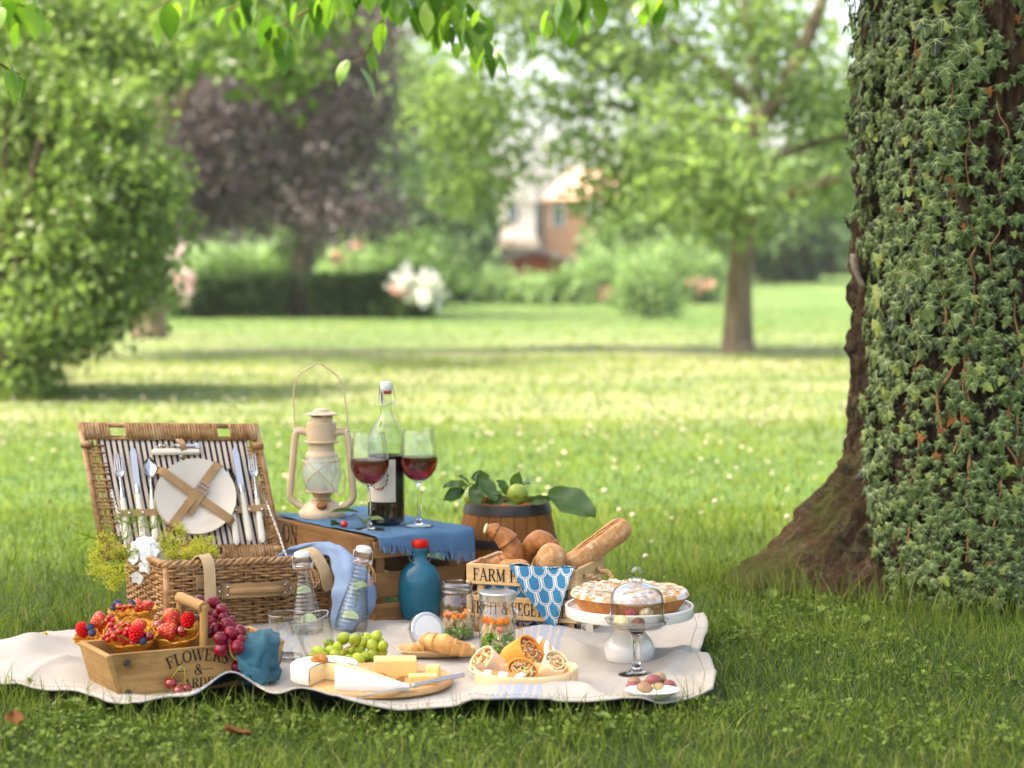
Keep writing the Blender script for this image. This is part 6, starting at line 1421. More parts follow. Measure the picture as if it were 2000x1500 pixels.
# ================================================================ tumblers
def tumbler(label, M):
    t = thing('tumbler', label, 'glass', M, 'clear tumblers by the water bottles')
    def fn(u, v):
        a = 2 * PI * u; z = .004 + .092 * v; r = .033 + .006 * v; r += (-.0012 * abs(math.sin(a * 7)) if .05 < v < .52 else 0); return (r * math.cos(a), r * math.sin(a), z)
    obj('wall', mk('wall', grid(fn, 70, 22, True), M_tumb, ang=60), t)
    obj('base', mk('base', lathe([(0, 0), (.031, 0), (.0335, .004), (.0325, .010), (0, .012)], 36), M_tumb, ang=50), t); obj('rim', mk('rim', tube([(.0390 * math.cos(a), .0390 * math.sin(a), .096) for a in [i * PI / 24 for i in range(48)]], .0010, 6, True), M_tumb), t)
M_tumb = thinglass('tumbler_glass', (.97, .975, .965), (.42, .45, .43), 3.0, pw=2.0)
tumbler('upright clear tumbler left in front of the water bottles', T(on(561, 1288, .031))); tumbler('clear tumbler tilted against the upright one', T(on(632, 1290, .034)) @ RZ(.4) @ RY(-.30))
# ================================================================ flower box (trug)
TM_A = math.radians(30); to = on(240, 1362, .031); TM = T(to) @ RZ(TM_A) @ RY(math.radians(.8)); TLn, TWd, THt = .30, .165, .083
trug = thing('wooden_trug', 'weathered wooden trug box lettered FLOWERS & GARDEN holding waffle cones', 'trug', TM)
def sideboard(name, L0, L1, hgt, th, M, mat, label=None):
    """board whose top edge is longer than its bottom (flared ends)"""
    d_ = (L1 - L0) / 2; out = [(0, 0), (L0, 0), (L0 + d_, hgt), (-d_, hgt)]; v, f = prism(out, th); return obj(name, mk(name, (v, f), mat, False), trug, M, label=label)
sideboard('front_board', TLn, TLn + .05, THt, .011, T(0, .011, 0) @ RX(PI / 2), W_trug); sideboard('back_board', TLn, TLn + .05, THt, .011, T(0, TWd, 0) @ RX(PI / 2), W_trug)
fl_a = math.atan2(.025, THt)
for s, x in ((-1, -.001), (1, TLn + .001)):
    plank(trug, 'end_board', TWd + .006, THt + .004, .011, T(x + s * .0155, TWd / 2, THt / 2) @ RY(s * fl_a) @ RZ(PI / 2) @ RX(PI / 2) , W_trug)
plank(trug, 'bottom_board', TLn - .01, TWd - .024, .008, T(TLn / 2, TWd / 2, .006), W_trug)
M_bolt = pm('dark_bolt', (.06, .055, .05), (.10, .09, .08), 60, rough=.5, metal=.7)
obj('bolt', mk('bolt', lathe([(0, .004), (.0062, .004), (.0070, .0025), (.0070, -.002), (0, -.002)], 6), M_bolt, False), trug, T(.008, -.001, .066) @ RX(PI / 2)); obj('bolt', mk('bolt', lathe([(0, .004), (.0062, .004), (.0070, .0025), (.0070, -.002), (0, -.002)], 6), M_bolt, False), trug, T(.010, -.001, .008) @ RX(PI / 2))
for y in (.018, TWd - .018): plank(trug, 'handle_post', .155, .022, .012, T(.170, y, .085) @ RY(-PI / 2) , W_trug, .004)
obj('handle_bar', mk('handle_bar', tube([(0, 0, 0), (TWd - .030, 0, 0)], .0115, 16), W_trug, ang=50), trug, T(.170, .015, .157) @ RZ(PI / 2))
obj('lettering', mk('lettering', text_mb('FLOWERS', .0235, arch=.42, fit=.122), M_ink, False), trug, T(.090, -.0009, .044) @ RX(PI / 2), label='black arched letters FLOWERS')
obj('lettering', mk('lettering', text_mb('&', .021), M_ink, False), trug, T(.143, -.0009, .030) @ RX(PI / 2), label='black ampersand'); obj('lettering', mk('lettering', text_mb('GARDEN', .0185, fit=.098), M_ink, False), trug, T(.104, -.0009, .005) @ RX(PI / 2), label='black letters GARDEN')
for x in (.112, .166): obj('lettering', mk('lettering', box(.020, .0003, .0014, (x + .006, -.0009, .0395), .0001), M_ink, False), trug, label='short black rule')
# ---- waffle cones
M_waf = pm('waffle', (.52, .26, .085), (.66, .38, .15), 40, rough=.6, bump=.0006, bsc=180, c3=(.40, .17, .05), sc3=14, lo3=.56, hi3=.75, sss=.06); M_wafl = pm('waffle_inside', (.62, .38, .17), (.70, .46, .22), 40, rough=.7)
M_wafd = pm('toasted_waffle_ridge', (.34, .14, .04), (.44, .20, .065), 40, rough=.6)
def ridge(a, vv):
    g1 = (a * 16 / (2 * PI) + vv * 6.5) % 1; g2 = (a * 16 / (2 * PI) - vv * 6.5) % 1; return max(0, 1 - abs(g1 - .5) / .20, 1 - abs(g2 - .5) / .20)
def cone_mesh(R, h, seed):
    def fn(u, v):
        a = 2 * PI * u; vv = .10 + .90 * v; z = h * vv * (1 + (.07 * fbm(math.cos(a) * 2.5, math.sin(a) * 2.5, seed, 3) if v > .96 else 0)); r = R * vv ** .85
        rd_ = ridge(a, vv)
        r += .0018 * min(1, rd_ * 1.5) + .0012 * fbm(math.cos(a) * 3, math.sin(a) * 3, seed + v * 3); return (r * math.cos(a), r * math.sin(a), z)
    g = grid(fn, 176, 40, True); mb = MB(); mb.v, mb.f = g; mb.m = [2 if ridge(2 * PI * ((k % 176) + .5) / 176, .10 + .90 * (k // 176 + .5) / 40) > .35 else 0 for k in range(len(g[1]))]      # ridges are toasted darker
    return mk('waffle_cone', mb, [M_waf, M_wafl, M_wafd], ang=60)
def cone(label, px, py, d, R, h, axis, seed):
    c = at(px, py, d); ax = Vector(axis).normalized(); Mx = zto(ax, c - ax * h, seed)
    o = obj('waffle_cone', cone_mesh(R, h, seed), None, Mx, label, 'waffle cone', 'waffle cones in the trug'); solid(o, .0022, -1, 0, 0); return c, ax
cone('waffle cone full of currants and raspberries at the front of the trug', 256, 1234, 3.875, .054, .080, (.03, -.36, .93), 1.0); cone('waffle cone of strawberries and cherries leaning beside the handle', 341, 1228, 3.905, .051, .080, (.12, -.34, .93), 2.0)
cone('waffle cone leaning out of the left end of the trug', 187, 1230, 3.935, .048, .078, (-.36, -.32, .88), 3.0); cone('waffle cone standing highest at the back of the trug', 259, 1190, 4.03, .050, .08, (-.02, -.03, 1), 4.0)
# ---- berries
def seedmat():
    N = Nodes('strawberry_skin'); v = N.coord('Object'); vo = N.new('ShaderNodeTexVoronoi'); vo.inputs['Scale'].default_value = 260; N.t.links.new(v, vo.inputs['Vector'])
    k = N.ramp(vo.outputs['Distance'], .22, .34); n = N.noise(v, 60, 3); col = N.mix(k, (.55, .36, .08), N.mix(N.ramp(n, .3, .7), (.42, .012, .012), (.60, .035, .020)))
    N.put(N.b.inputs['Base Color'], col); N.b.inputs['Roughness'].default_value = .25; N.b.inputs['Specular IOR Level'].default_value = .25; N.b.inputs['Coat Weight'].default_value = .12; N.b.inputs['Subsurface Weight'].default_value = .12; N.b.inputs['Subsurface Radius'].default_value = (.006, .002, .001)
    N.bump(N.ramp(vo.outputs['Distance'], .15, .6), .0012); return N.m
M_straw = seedmat(); M_rasp = pm('raspberry_skin', (.36, .010, .030), (.52, .03, .055), 120, rough=.4, spec=.2, sss=.1, sssr=(.006, .001, .001)); M_blub = pm('blueberry_skin', (.020, .024, .045), (.075, .085, .125), 45, rough=.5, spec=.15); M_curr = pm('redcurrant_skin', (.38, .002, .004), (.46, .006, .008), 30, rough=.1, coat=.4, spec=.5, sss=.1, sssr=(.008, .001, .001)); M_calx = leafmat('calyx_leaf', (.10, .18, .03), (.22, .32, .08), .2, .5, attr=False); M_gst = pm('green_stalk', (.24, .28, .06), (.32, .34, .10), 60, rough=.6)
STM = mk('flesh', MB().add(lathe([(0, -.0185), (.0035, -.0178), (.0080, -.0130), (.0118, -.0060), (.0140, .0010), (.0142, .0065), (.0120, .0110), (.0070, .0130), (0, .0128)], 26)), M_straw, ang=180)
CALM = mk('calyx', MB().add((lambda L: (sum([[(0, 0, 0), (.0032 * math.cos(a + .45), .0032 * math.sin(a + .45), .0012), (.0115 * math.cos(a), .0115 * math.sin(a), -.001), (.0032 * math.cos(a - .45), .0032 * math.sin(a - .45), .0012)] for a in L], []), [(4 * i, 4 * i + 1, 4 * i + 2, 4 * i + 3) for i in range(len(L))]))([k * PI / 4 for k in range(8)])), M_calx, ang=180)
def rasp():
    mb = MB(); g = PI * (3 - 5 ** .5); n = 62
    for i in range(n):
        z = 1 - 2 * (i + .5) / n; r = (1 - z * z) ** .5; a = g * i; k = 1.0 + .25 * max(0, -z)
        mb.add(ball(.0028, nu=7, nv=5), T(.0088 * r * math.cos(a) * (1 - .18 * max(0, -z)), .0088 * r * math.sin(a) * (1 - .18 * max(0, -z)), .0100 * z * k))
    return mb
RSM = mk('raspberry', rasp(), M_rasp, ang=180); BLM = mk('blueberry', MB().add(ball(.0080, .0080, .0072, 18, 12, lambda p: 1 - .25 * math.exp(-(p.x ** 2 + p.y ** 2) / .04) * (p.z > 0))).add(lathe([(.0030, .0058), (.0036, .0074), (.0028, .0070)], 10)), M_blub, ang=180); CUM = mk('berry', ball(.0056, None, None, 14, 10), M_curr, ang=180); CUE = mk('tip', tube([(0, 0, -.0052), (0, 0, -.0072)], [.0010, .0004], 6), M_calyx)
nb = {'strawberry': 0}
BO = -.045
def straw(px, py, d, ax, s, lb): t = thing('strawberry', lb, 'strawberry', T(at(px, py, d + BO)) @ zto(ax) @ SC(s * 1.08), 'berries in the waffle cones'); obj('flesh', STM, t); obj('calyx', CALM, t, T(0, 0, .0128)); return t
def single(nm, me, px, py, d, lb, s=1, ax=(0, 0, 1), cat=None): return obj(nm, me, None, T(at(px, py, d + BO)) @ zto(ax, roll=px) @ SC(s * 1.08), lb, cat or nm, 'berries in the waffle cones')
def cherry(px, py, d, stem, lb, s=1, grp='berries in the waffle cones'):
    bo = BO if grp == 'berries in the waffle cones' else 0; o = at(px, py, d + bo); t = thing('cherry', lb, 'cherry', T(o), grp); obj('fruit', CHM, t, SC(s))
    if stem: obj('stalk', mk('stalk', tube(spline([(0, 0, .008 * s)] + [at(a, b, c + bo) - o for a, b, c in stem], 5), .0009, 6), M_gst), t); e = at(stem[-1][0], stem[-1][1], stem[-1][2] + bo) - o; obj('stalk_end', mk('stalk_end', ball(.0020, nu=8, nv=6), M_twig), t, T(e))
    return t
# front cone
straw(273, 1222, 3.91, (.2, .5, .8), .85, 'small strawberry in the front waffle cone behind the raspberry'); single('raspberry', RSM, 266, 1237, 3.885, 'plump raspberry in the middle of the front waffle cone', 1.30, (.2, .6, .7)); straw(246, 1248, 3.90, (-.3, .5, -.6), .8, 'strawberry low in the front waffle cone under the currants')
cherry(262, 1256, 3.885, [(250, 1250, 3.87), (238, 1241, 3.865)], 'dark cherry at the front rim of the front waffle cone', .86); cherry(290, 1243, 3.895, [(300, 1228, 3.88), (306, 1221, 3.88)], 'dark cherry at the right rim of the front waffle cone', .84); single('blueberry', BLM, 279, 1252, 3.88, 'blueberry between the two cherries in the front waffle cone', .95, (.1, -.6, .6)); single('blueberry', BLM, 221, 1229, 3.91, 'blueberry among the currants in the front waffle cone', .85, (-.2, -.5, .8))
def currants(label, o, spots, path, ends=True):
    f_ = lambda x, y, d: at(x, y, d + BO); o = f_(*o); t = thing('redcurrant_sprig', label, 'redcurrants', T(o), 'berries in the waffle cones'); obj('stalk', mk('stalk', tube(spline([f_(*p) - o for p in path], 5), .0008, 5), M_gst), t)
    for i, (x, y, d, s) in enumerate(spots):
        b = obj('berry', CUM, t, T(f_(x, y, d) - o) @ RX(.5 + .4 * math.sin(i)) @ RY(i) @ SC(s)); obj('tip', CUE, b)
currants('redcurrants heaped in the left half of the front waffle cone', (235, 1235, 3.9), [(216, 1221, 3.91, 1.15), (239, 1220, 3.90, 1.25), (219, 1237, 3.89, 1.1), (233, 1234, 3.885, 1.3), (223, 1243, 3.88, 1.1), (250, 1230, 3.89, 1.15), (216, 1231, 3.90, 1.0), (226, 1248, 3.885, 1.0), (212, 1240, 3.895, 1.0), (244, 1238, 3.885, 1.05), (251, 1221, 3.9, 1.0), (228, 1226, 3.9, 1.0)], [(258, 1212, 3.9), (244, 1218, 3.895), (225, 1232, 3.88), (214, 1246, 3.88)])
currants('two redcurrants dangling outside the front waffle cone', (207, 1246, 3.885), [(203.5, 1244.5, 3.88, .92), (210.5, 1250, 3.878, 1.0)], [(212, 1232, 3.89), (206, 1238, 3.883), (207, 1246, 3.88)])
# right cone
straw(335, 1206, 3.965, (-.1, .6, .75), 1.15, 'strawberry at the back of the right waffle cone'); straw(328, 1232, 3.935, (.75, .1, -.15), 1.18, 'strawberry lying at the front rim of the right waffle cone'); single('raspberry', RSM, 367, 1211, 3.95, 'raspberry at the right rim of the right waffle cone', 1.25, (.1, .5, .8)); straw(352, 1222, 3.985, (.2, .6, -.5), .9, 'strawberry deep in the right waffle cone')
cherry(310, 1222, 3.945, [(318, 1205, 3.935), (332, 1192, 3.94), (352, 1188, 3.95)], 'dark cherry with long curved stalk in the right waffle cone', 1.0); cherry(355, 1233, 3.935, [(368, 1230, 3.92), (383, 1225, 3.92)], 'dark cherry at the front of the right waffle cone', 1.0)
# left cone
single('raspberry', RSM, 161, 1229, 3.965, 'raspberry at the outer rim of the left waffle cone', 1.15, (-.3, .3, .8)); single('blueberry', BLM, 176, 1225, 3.96, 'upper blueberry in the left waffle cone', 1.0, (0, -.5, .8)); single('blueberry', BLM, 180, 1236, 3.95, 'lower blueberry in the left waffle cone', .95, (.3, -.6, .5)); straw(194, 1211, 3.975, (.75, .2, .6), 1.05, 'strawberry with green leaves in the left waffle cone'); straw(203, 1226, 3.99, (.2, .6, -.4), .9, 'strawberry low behind the currants in the left waffle cone')
currants('redcurrants between the left and the front waffle cones', (214, 1208, 3.96), [(214, 1206, 3.95, 1.1), (220, 1211, 3.95, 1.05), (209, 1213, 3.955, 1.0), (218, 1202, 3.96, .95)], [(198, 1218, 3.945), (210, 1204, 3.945), (222, 1192, 3.95)])
# back cone
single('blueberry', BLM, 229, 1178, 4.05, 'left blueberry on top of the back waffle cone', 1.0, (-.2, -.3, .9)); single('blueberry', BLM, 257, 1180, 4.045, 'right blueberry on top of the back waffle cone', 1.0, (.2, -.2, .9)); single('blueberry', BLM, 222, 1187, 4.05, 'low blueberry at the left rim of the back waffle cone', .85, (-.2, -.4, .9)); straw(290, 1183, 4.05, (.1, -.1, .95), .75, 'small pale strawberry at the right rim of the back waffle cone'); straw(272, 1184, 4.07, (.2, .1, -.9), .8, 'strawberry in the middle of the back waffle cone')
currants('redcurrants on the rim of the back waffle cone', (243, 1186, 4.03), [(232, 1185, 4.03, 1.25), (244, 1186, 4.03, 1.0), (255, 1184, 4.03, 1.05), (276, 1186, 4.03, .9), (241, 1190, 4.03, .9), (293, 1178, 4.03, .9)], [(228, 1186, 4.02), (245, 1184, 4.02), (270, 1182, 4.025)])
# cherries on the cloth
cherry(333, 1335, 3.775, [(340, 1318, 3.765), (350, 1305, 3.765), (358, 1299, 3.765)], 'left cherry of the pair lying in front of the trug', 1.03, 'cherries on the blanket'); cherry(350, 1350, 3.75, None, 'front cherry resting on the cloth fold before the trug', 1.0, 'cherries on the blanket'); cherry(364, 1346, 3.77, [(362, 1325, 3.765), (360, 1299, 3.765)], 'right cherry with straight stalk lying in front of the trug', .9, 'cherries on the blanket')
# ================================================================ grapes
def grapemat(name, c1, c2, c3): return pm(name, c1, c2, 60, rough=.22, spec=.3, coat=.1, sss=.15, sssr=(.006, .004, .002), rnd=.25, c3=c3, sc3=50, lo3=.58, hi3=1.0)
M_rg = grapemat('red_grape_skin', (.10, .008, .016), (.18, .020, .030), (.28, .11, .13)); M_gg = grapemat('green_grape_skin', (.27, .32, .065), (.38, .42, .12), (.44, .47, .20)); M_gstem = pm('grape_stem', (.30, .22, .08), (.40, .30, .12), 60, rough=.7)
GRM = mk('grape', ball(.0118, .0118, .0126, 20, 14), M_rg, ang=180); GGM = mk('grape', ball(.0108, .0108, .0128, 20, 14), M_gg, ang=180)
def bunch(label, o, L, me, path, seed):
    O = at(*o); t = thing('grape_bunch', label, 'grapes', T(O)); r = random.Random(seed)
    obj('stem', mk('stem', tube(spline([at(*p) - O for p in path], 5), .0017, 6), M_gstem), t)
    for x, y, d, s in L: obj('grape', me, t, T(at(x, y, d) - O) @ RX(r.uniform(-1, 1)) @ RY(r.uniform(-1, 1)) @ SC(s))
R1 = []
for x, y, s in ((388, 1174, 1), (393, 1180, .9), (417, 1178, 1.12), (410, 1178, .95), (433, 1191, 1.0), (412, 1199, .95), (424, 1202, .95), (441, 1200, .9), (408, 1212, .9), (418, 1214, 1.15), (436, 1206, .85), (452, 1213, .85), (442, 1221, 1.2), (420, 1230, 1.2), (455, 1226, .95), (450, 1237, 1.12), (468, 1234, 1.12), (430, 1247, 1.12), (458, 1252, .95), (470, 1249, .8), (432, 1269, 1.22), (464, 1264, 1.2), (445, 1287, 1.18), (468, 1286, 1.22), (480, 1284, 1.0), (462, 1301, .95), (402, 1190, .9), (400, 1222, .9), (408, 1236, .9), (455, 1270, .8), (446, 1256, .8), (396, 1206, .9)):
    t_ = (y - 1170) / 130; R1.append((x, y, 3.965 - .115 * min(1, t_ * 1.7) + .022 * math.sin(x * 1.7 + y), s))
bunch('bunch of dark red grapes tumbling over the front of the trug', (430, 1230, 3.98), R1, GRM, [(400, 1175, 3.97), (425, 1215, 3.91), (446, 1250, 3.84), (452, 1278, 3.83), (464, 1290, 3.83)], 1)
G1 = []
for x, y, s in ((611, 1283, 1.0), (622, 1274, 1.25), (645, 1272, 1.15), (655, 1282, 1.2), (634, 1285, .95), (643, 1259, 1.0), (660, 1265, 1.0), (671, 1247, 1.2), (694, 1250, 1.25), (717, 1251, 1.35), (738, 1254, 1.25), (728, 1262, 1.2), (735, 1242, 1.0), (688, 1272, 1.1), (683, 1290, 1.15), (700, 1288, 1.2), (712, 1283, 1.1), (729, 1279, 1.15), (744, 1274, 1.2), (714, 1300, 1.25), (703, 1268, 1.0), (668, 1278, 1.0), (722, 1290, 1.0), (748, 1262, 1.0), (660, 1292, 1.0), (690, 1300, .9), (705, 1256, 1.0), (640, 1294, .9), (737, 1290, .9)):
    G1.append((x, y, 4.05 - .0006 * (y - 1250) + .022 * math.sin(x * .9 + y * .7), s))
bunch('bunch of pale green grapes lying behind the cheese', (690, 1280, 4.04), G1, GGM, [(712, 1238, 4.06), (706, 1240, 4.05), (695, 1258, 4.02), (672, 1268, 4.00), (668, 1285, 3.99)], 2)
# ================================================================ cloths
def drape(name, label, cat, pts, mat, nu=24, nv=24, amp=.006, seed=0, th=.0016):
    """cloth through a net of 3-D points (rows of equal length), splined both ways, with small folds"""
    rows = [spline(r, 6) for r in pts]; o = Vector(pts[0][0]); cols = [spline([r[k] for r in rows], 6) for k in range(len(rows[0]))]; m, n = len(cols), len(cols[0])
    v = []
    for j in range(n):
        for i in range(m):
            p = cols[i][j] - o; v.append(tuple(p + Vector((fbm(i * .35 + seed, j * .22, 1, 2), fbm(i * .3, j * .25 + seed, 5, 2), fbm(i * .33 + seed, j * .3, 9, 2))) * amp))
    f = [(j * m + i, j * m + i + 1, (j + 1) * m + i + 1, (j + 1) * m + i) for j in range(n - 1) for i in range(m - 1)]
    ob = obj(name, mk(name, (v, f), mat, ang=180, uv=lambda i: ((i % m) / m, (i // m) / n)), None, T(o), label, cat); solid(ob, th, 0); return ob
drape('linen_napkin', 'pale blue linen napkin draped from the hamper down to the water bottles', 'napkin',
      [[at(530, 1098, 4.66), at(566, 1068, 4.64), at(596, 1092, 4.62)], [at(586, 1082, 4.63), at(632, 1058, 4.58), at(672, 1084, 4.56)], [at(640, 1086, 4.55), at(668, 1072, 4.51), at(700, 1094, 4.52)], [at(648, 1112, 4.50), at(686, 1104, 4.46), at(716, 1112, 4.50)],
       [at(652, 1150, 4.47), at(690, 1150, 4.43), at(732, 1140, 4.48)], [at(646, 1190, 4.46), at(688, 1196, 4.42), at(734, 1178, 4.47)], [at(648, 1226, 4.45), at(676, 1232, 4.42), at(716, 1214, 4.46)]], M_pale, amp=.006, seed=3)
drape('teal_napkin', 'teal linen napkin bunched over the right end of the trug', 'napkin',
      [[at(478, 1244, 3.96), at(496, 1236, 3.98), at(520, 1230, 3.99), at(545, 1240, 4.0)], [at(466, 1262, 3.855), at(492, 1246, 3.87), at(522, 1242, 3.89), at(549, 1250, 3.93)], [at(464, 1290, 3.825), at(494, 1280, 3.83), at(524, 1268, 3.86), at(548, 1272, 3.92)],
       [at(470, 1314, 3.815), at(500, 1312, 3.81), at(528, 1304, 3.85), at(545, 1300, 3.91)], [at(476, 1330, 3.81), at(508, 1338, 3.805), at(534, 1334, 3.84), at(549, 1324, 3.88)]], M_teal, amp=.010, seed=8)
# ================================================================ flowers in the hamper's left end
M_fst = pm('flower_stalk', (.12, .19, .03), (.19, .26, .05), 60, rough=.7); M_man = leafmat('lady_mantle_floret', (.36, .38, .03), (.62, .58, .07), .3, .6, warm=(1, 1, .4)); M_dill = leafmat('dill_floret', (.16, .22, .03), (.34, .38, .08), .3, .6); M_phl = pm('phlox_petal', (.80, .80, .76), (.84, .84, .80), 30, rough=.55, sss=.1); M_eye = pm('phlox_eye', (.55, .50, .12), rough=.6)
def floretcloud(P, s, seed):
    """many tiny 5 pointed florets"""
    r = np.random.default_rng(seed); n = len(P); V, F = [], []
    ax = r.normal(size=(n, 3)) * .6 + np.array([0, -.6, .7]); ax /= np.linalg.norm(ax, axis=1)[:, None]; t1 = np.cross(ax, r.normal(size=(n, 3))); t1 /= np.linalg.norm(t1, axis=1)[:, None]; t2 = np.cross(ax, t1)
    for k in range(3):
        a = k * 2 * PI / 3; d = t1 * math.cos(a) + t2 * math.sin(a); e = t1 * math.cos(a + 1.57) + t2 * math.sin(a + 1.57)
        V.append(np.stack([P, P + d * s * .6 + e * s * .45 + ax * s * .35, P + d * s * 1.1 + ax * s * .5, P + d * s * .6 - e * s * .45 + ax * s * .35], 1))
    V = np.concatenate(V).reshape(-1, 3); return V, np.arange(len(V)).reshape(-1, 4)
def mantle(label, root, heads, n, seed, mat=M_man, s=.0022, clump=9, cr=.0045, name='lady_mantle'):
    o = at(*root); t = thing(name, label, 'flower', T(o), 'flowers in the hamper'); r = np.random.default_rng(seed); st = MB(); PP = []
    for hx_, hy, hd, rad in heads:
        c = at(hx_, hy, hd) - o; mid = c * .5 + Vector((0, 0, .015)); st.add(tube(spline([(0, 0, 0), mid, c], 4), .0011, 5)); k = hd / FP
        for i in range(n):
            d = r.normal(size=3); d /= np.linalg.norm(d); e = Vector(d * rad * k * (r.random() ** .4)) + c
            if i % 3 == 0: st.add(tube([c * .92 + Vector((0, 0, -.004)), e], .0005, 4))
            PP.append(np.array(e) + r.normal(size=(clump, 3)) * cr)
    P = np.concatenate(PP); V, F = floretcloud(P, s, seed); obj('florets', mknp('florets', V, F, mat, np.repeat(r.random(len(P) * 3), 4)), t, kind='stuff'); obj('stalk', mk('stalk', st, M_fst), t); return t
mantle('yellow green frothy flowers spilling over the left end of the hamper', (240, 1120, 4.62), [(210, 1060, 4.52, 26), (188, 1085, 4.50, 20), (190, 1112, 4.48, 20), (228, 1082, 4.52, 22), (212, 1120, 4.46, 24), (236, 1118, 4.46, 18), (222, 1140, 4.45, 14)], 34, 5)
mantle('yellow frothy flowers in front of the plate at the hamper rim', (320, 1112, 4.58), [(322, 1052, 4.56, 18), (346, 1062, 4.54, 22), (352, 1034, 4.58, 13), (336, 1082, 4.50, 18), (368, 1084, 4.48, 16), (312, 1076, 4.53, 14)], 30, 6); mantle('yellow frothy flowers touching the hamper strap', (372, 1112, 4.56), [(402, 1058, 4.54, 20), (392, 1078, 4.50, 20), (414, 1080, 4.50, 14), (400, 1100, 4.46, 14), (384, 1062, 4.54, 12)], 28, 7)
def umbel(label, root, tip, d, R, seed, n=26):
    o = at(*root); c = at(*tip, d) - o; t = thing('dill_umbel', label, 'flower', T(o), 'flowers in the hamper'); st = MB(); st.add(tube(spline([(0, 0, 0), c * .55 + Vector((0, 0, .012)), c], 4), .0011, 5)); r = np.random.default_rng(seed); PP = []; k = d / FP
    for i in range(n):
        dd = Vector((r.normal(), r.normal() * .8, .25 + r.random())).normalized() if tip[0] > 190 else Vector((-.4 + r.normal() * .6, r.normal() * .5, .3 + r.normal() * .7)).normalized(); e = c + dd * R * k * (.8 + .3 * r.random()); st.add(tube([c, e], .00045, 4)); PP.append(np.array(e) + r.normal(size=(10, 3)) * .0022)
    P = np.concatenate(PP); V, F = floretcloud(P, .0015, seed); obj('florets', mknp('florets', V, F, M_dill, np.repeat(r.random(len(P) * 3), 4)), t, kind='stuff'); obj('stalk', mk('stalk', st, M_fst), t)
umbel('dill umbel spreading left of the hamper over the grass', (215, 1085, 4.58), (178, 1050), 4.52, 42, 1); umbel('dill umbel in front of the left cutlery handles', (240, 1110, 4.60), (236, 1058), 4.56, 48, 2); umbel('dill umbel reaching up before the left fork', (245, 1100, 4.60), (252, 1024), 4.58, 34, 3); umbel('small dill umbel beside the plate edge', (290, 1090, 4.60), (296, 1034), 4.58, 30, 4)
umbel('dill umbel low between the yellow flowers and the white phlox', (240, 1120, 4.6), (246, 1090), 4.50, 30, 5)
def phlox_floret():
    mb = MB()
    for k in range(5):
        a = k * 2 * PI / 5; g = grid(lambda u, v: ((u - .5) * .0145 * math.sin(PI * (.12 + .80 * v)) ** .8, .0015 + .0125 * v, .0025 * v * v - .004 * (u - .5) ** 2 + .0012), 4, 5); mb.add(g, RZ(a))
    mb.add(ball(.0016, nu=8, nv=5), T(0, 0, .0016), 1); mb.add(tube([(0, 0, 0), (0, 0, -.016)], .0010, 5), None, 2); return mb
PHM = mk('floret', phlox_floret(), [M_phl, M_eye, M_fst], ang=180)
po = at(292, 1112, 4.60); ph = thing('white_phlox', 'cluster of pure white phlox flowers at the hamper corner', 'flower', T(po), 'flowers in the hamper'); rp_ = random.Random(6)
obj('stalk', mk('stalk', tube(spline([(0, .02, -.02), at(284, 1096, 4.56) - po, at(284, 1085, 4.54) - po], 4), .0018, 6), M_fst), ph)
for x, y, d, ax in ((277, 1058, 4.53, (-.1, -.5, .8)), (290, 1056, 4.53, (.2, -.4, .8)), (265, 1066, 4.52, (-.5, -.6, .5)), (282, 1072, 4.50, (0, -.8, .5)), (297, 1078, 4.50, (.3, -.8, .4)), (304, 1070, 4.52, (.6, -.5, .5)), (286, 1088, 4.49, (.1, -.95, .2)), (262, 1090, 4.50, (-.5, -.8, .2)), (283, 1106, 4.49, (0, -.95, .1)), (298, 1112, 4.49, (.3, -.95, .0)), (268, 1128, 4.48, (-.1, -.9, -.2)), (318, 1094, 4.53, (.6, -.7, .3)), (272, 1078, 4.51, (-.3, -.8, .4)), (310, 1086, 4.52, (.5, -.8, .2)), (295, 1064, 4.53, (.2, -.6, .7))):
    obj('floret', PHM, ph, T(at(x, y, d) - po) @ zto(ax, roll=rp_.uniform(0, 6)) @ SC(rp_.uniform(.95, 1.15)))
fb = thing('flower_leaf', 'small green leaf between white phlox and yellow flowers', 'leaf', at(346, 1078, 4.56)); obj('blade', LEAFM, fb, RX(.9) @ RZ(.5) @ SC(.05))
# ================================================================ cheese board
W_cb = wood('round_board_wood', (.42, .27, .15), (.54, .37, .22), (.33, .20, .10), rough=.5)
cbp = on(738, 1335, .034); cbd = thing('cheese_board', 'round wooden board under the cheese', 'board', T(cbp)); obj('disc', mk('disc', lathe([(0, 0), (.142, 0), (.147, .004), (.147, .010), (.144, .013), (0, .013)], 64), W_cb, ang=40), cbd)
CBZ = .034 + .013
def ob(px, py): p = on(px, py, CBZ); return p
M_rind = pm('white_rind', (.74, .71, .65), (.80, .78, .72), 30, rough=.85, bump=.0012, bsc=70, c3=(.66, .60, .50), sc3=12, lo3=.58, hi3=.8); M_paste = pm('soft_cheese_paste', (.78, .62, .36), (.84, .69, .44), 30, rough=.5, sss=.15, bump=.0005, bsc=120); M_hard = pm('yellow_cheese', (.72, .53, .27), (.77, .58, .32), 20, rough=.42, sss=.2, bump=.0003, bsc=150); M_hardr = pm('cheese_pale_face', (.82, .62, .32), rough=.45, sss=.2)
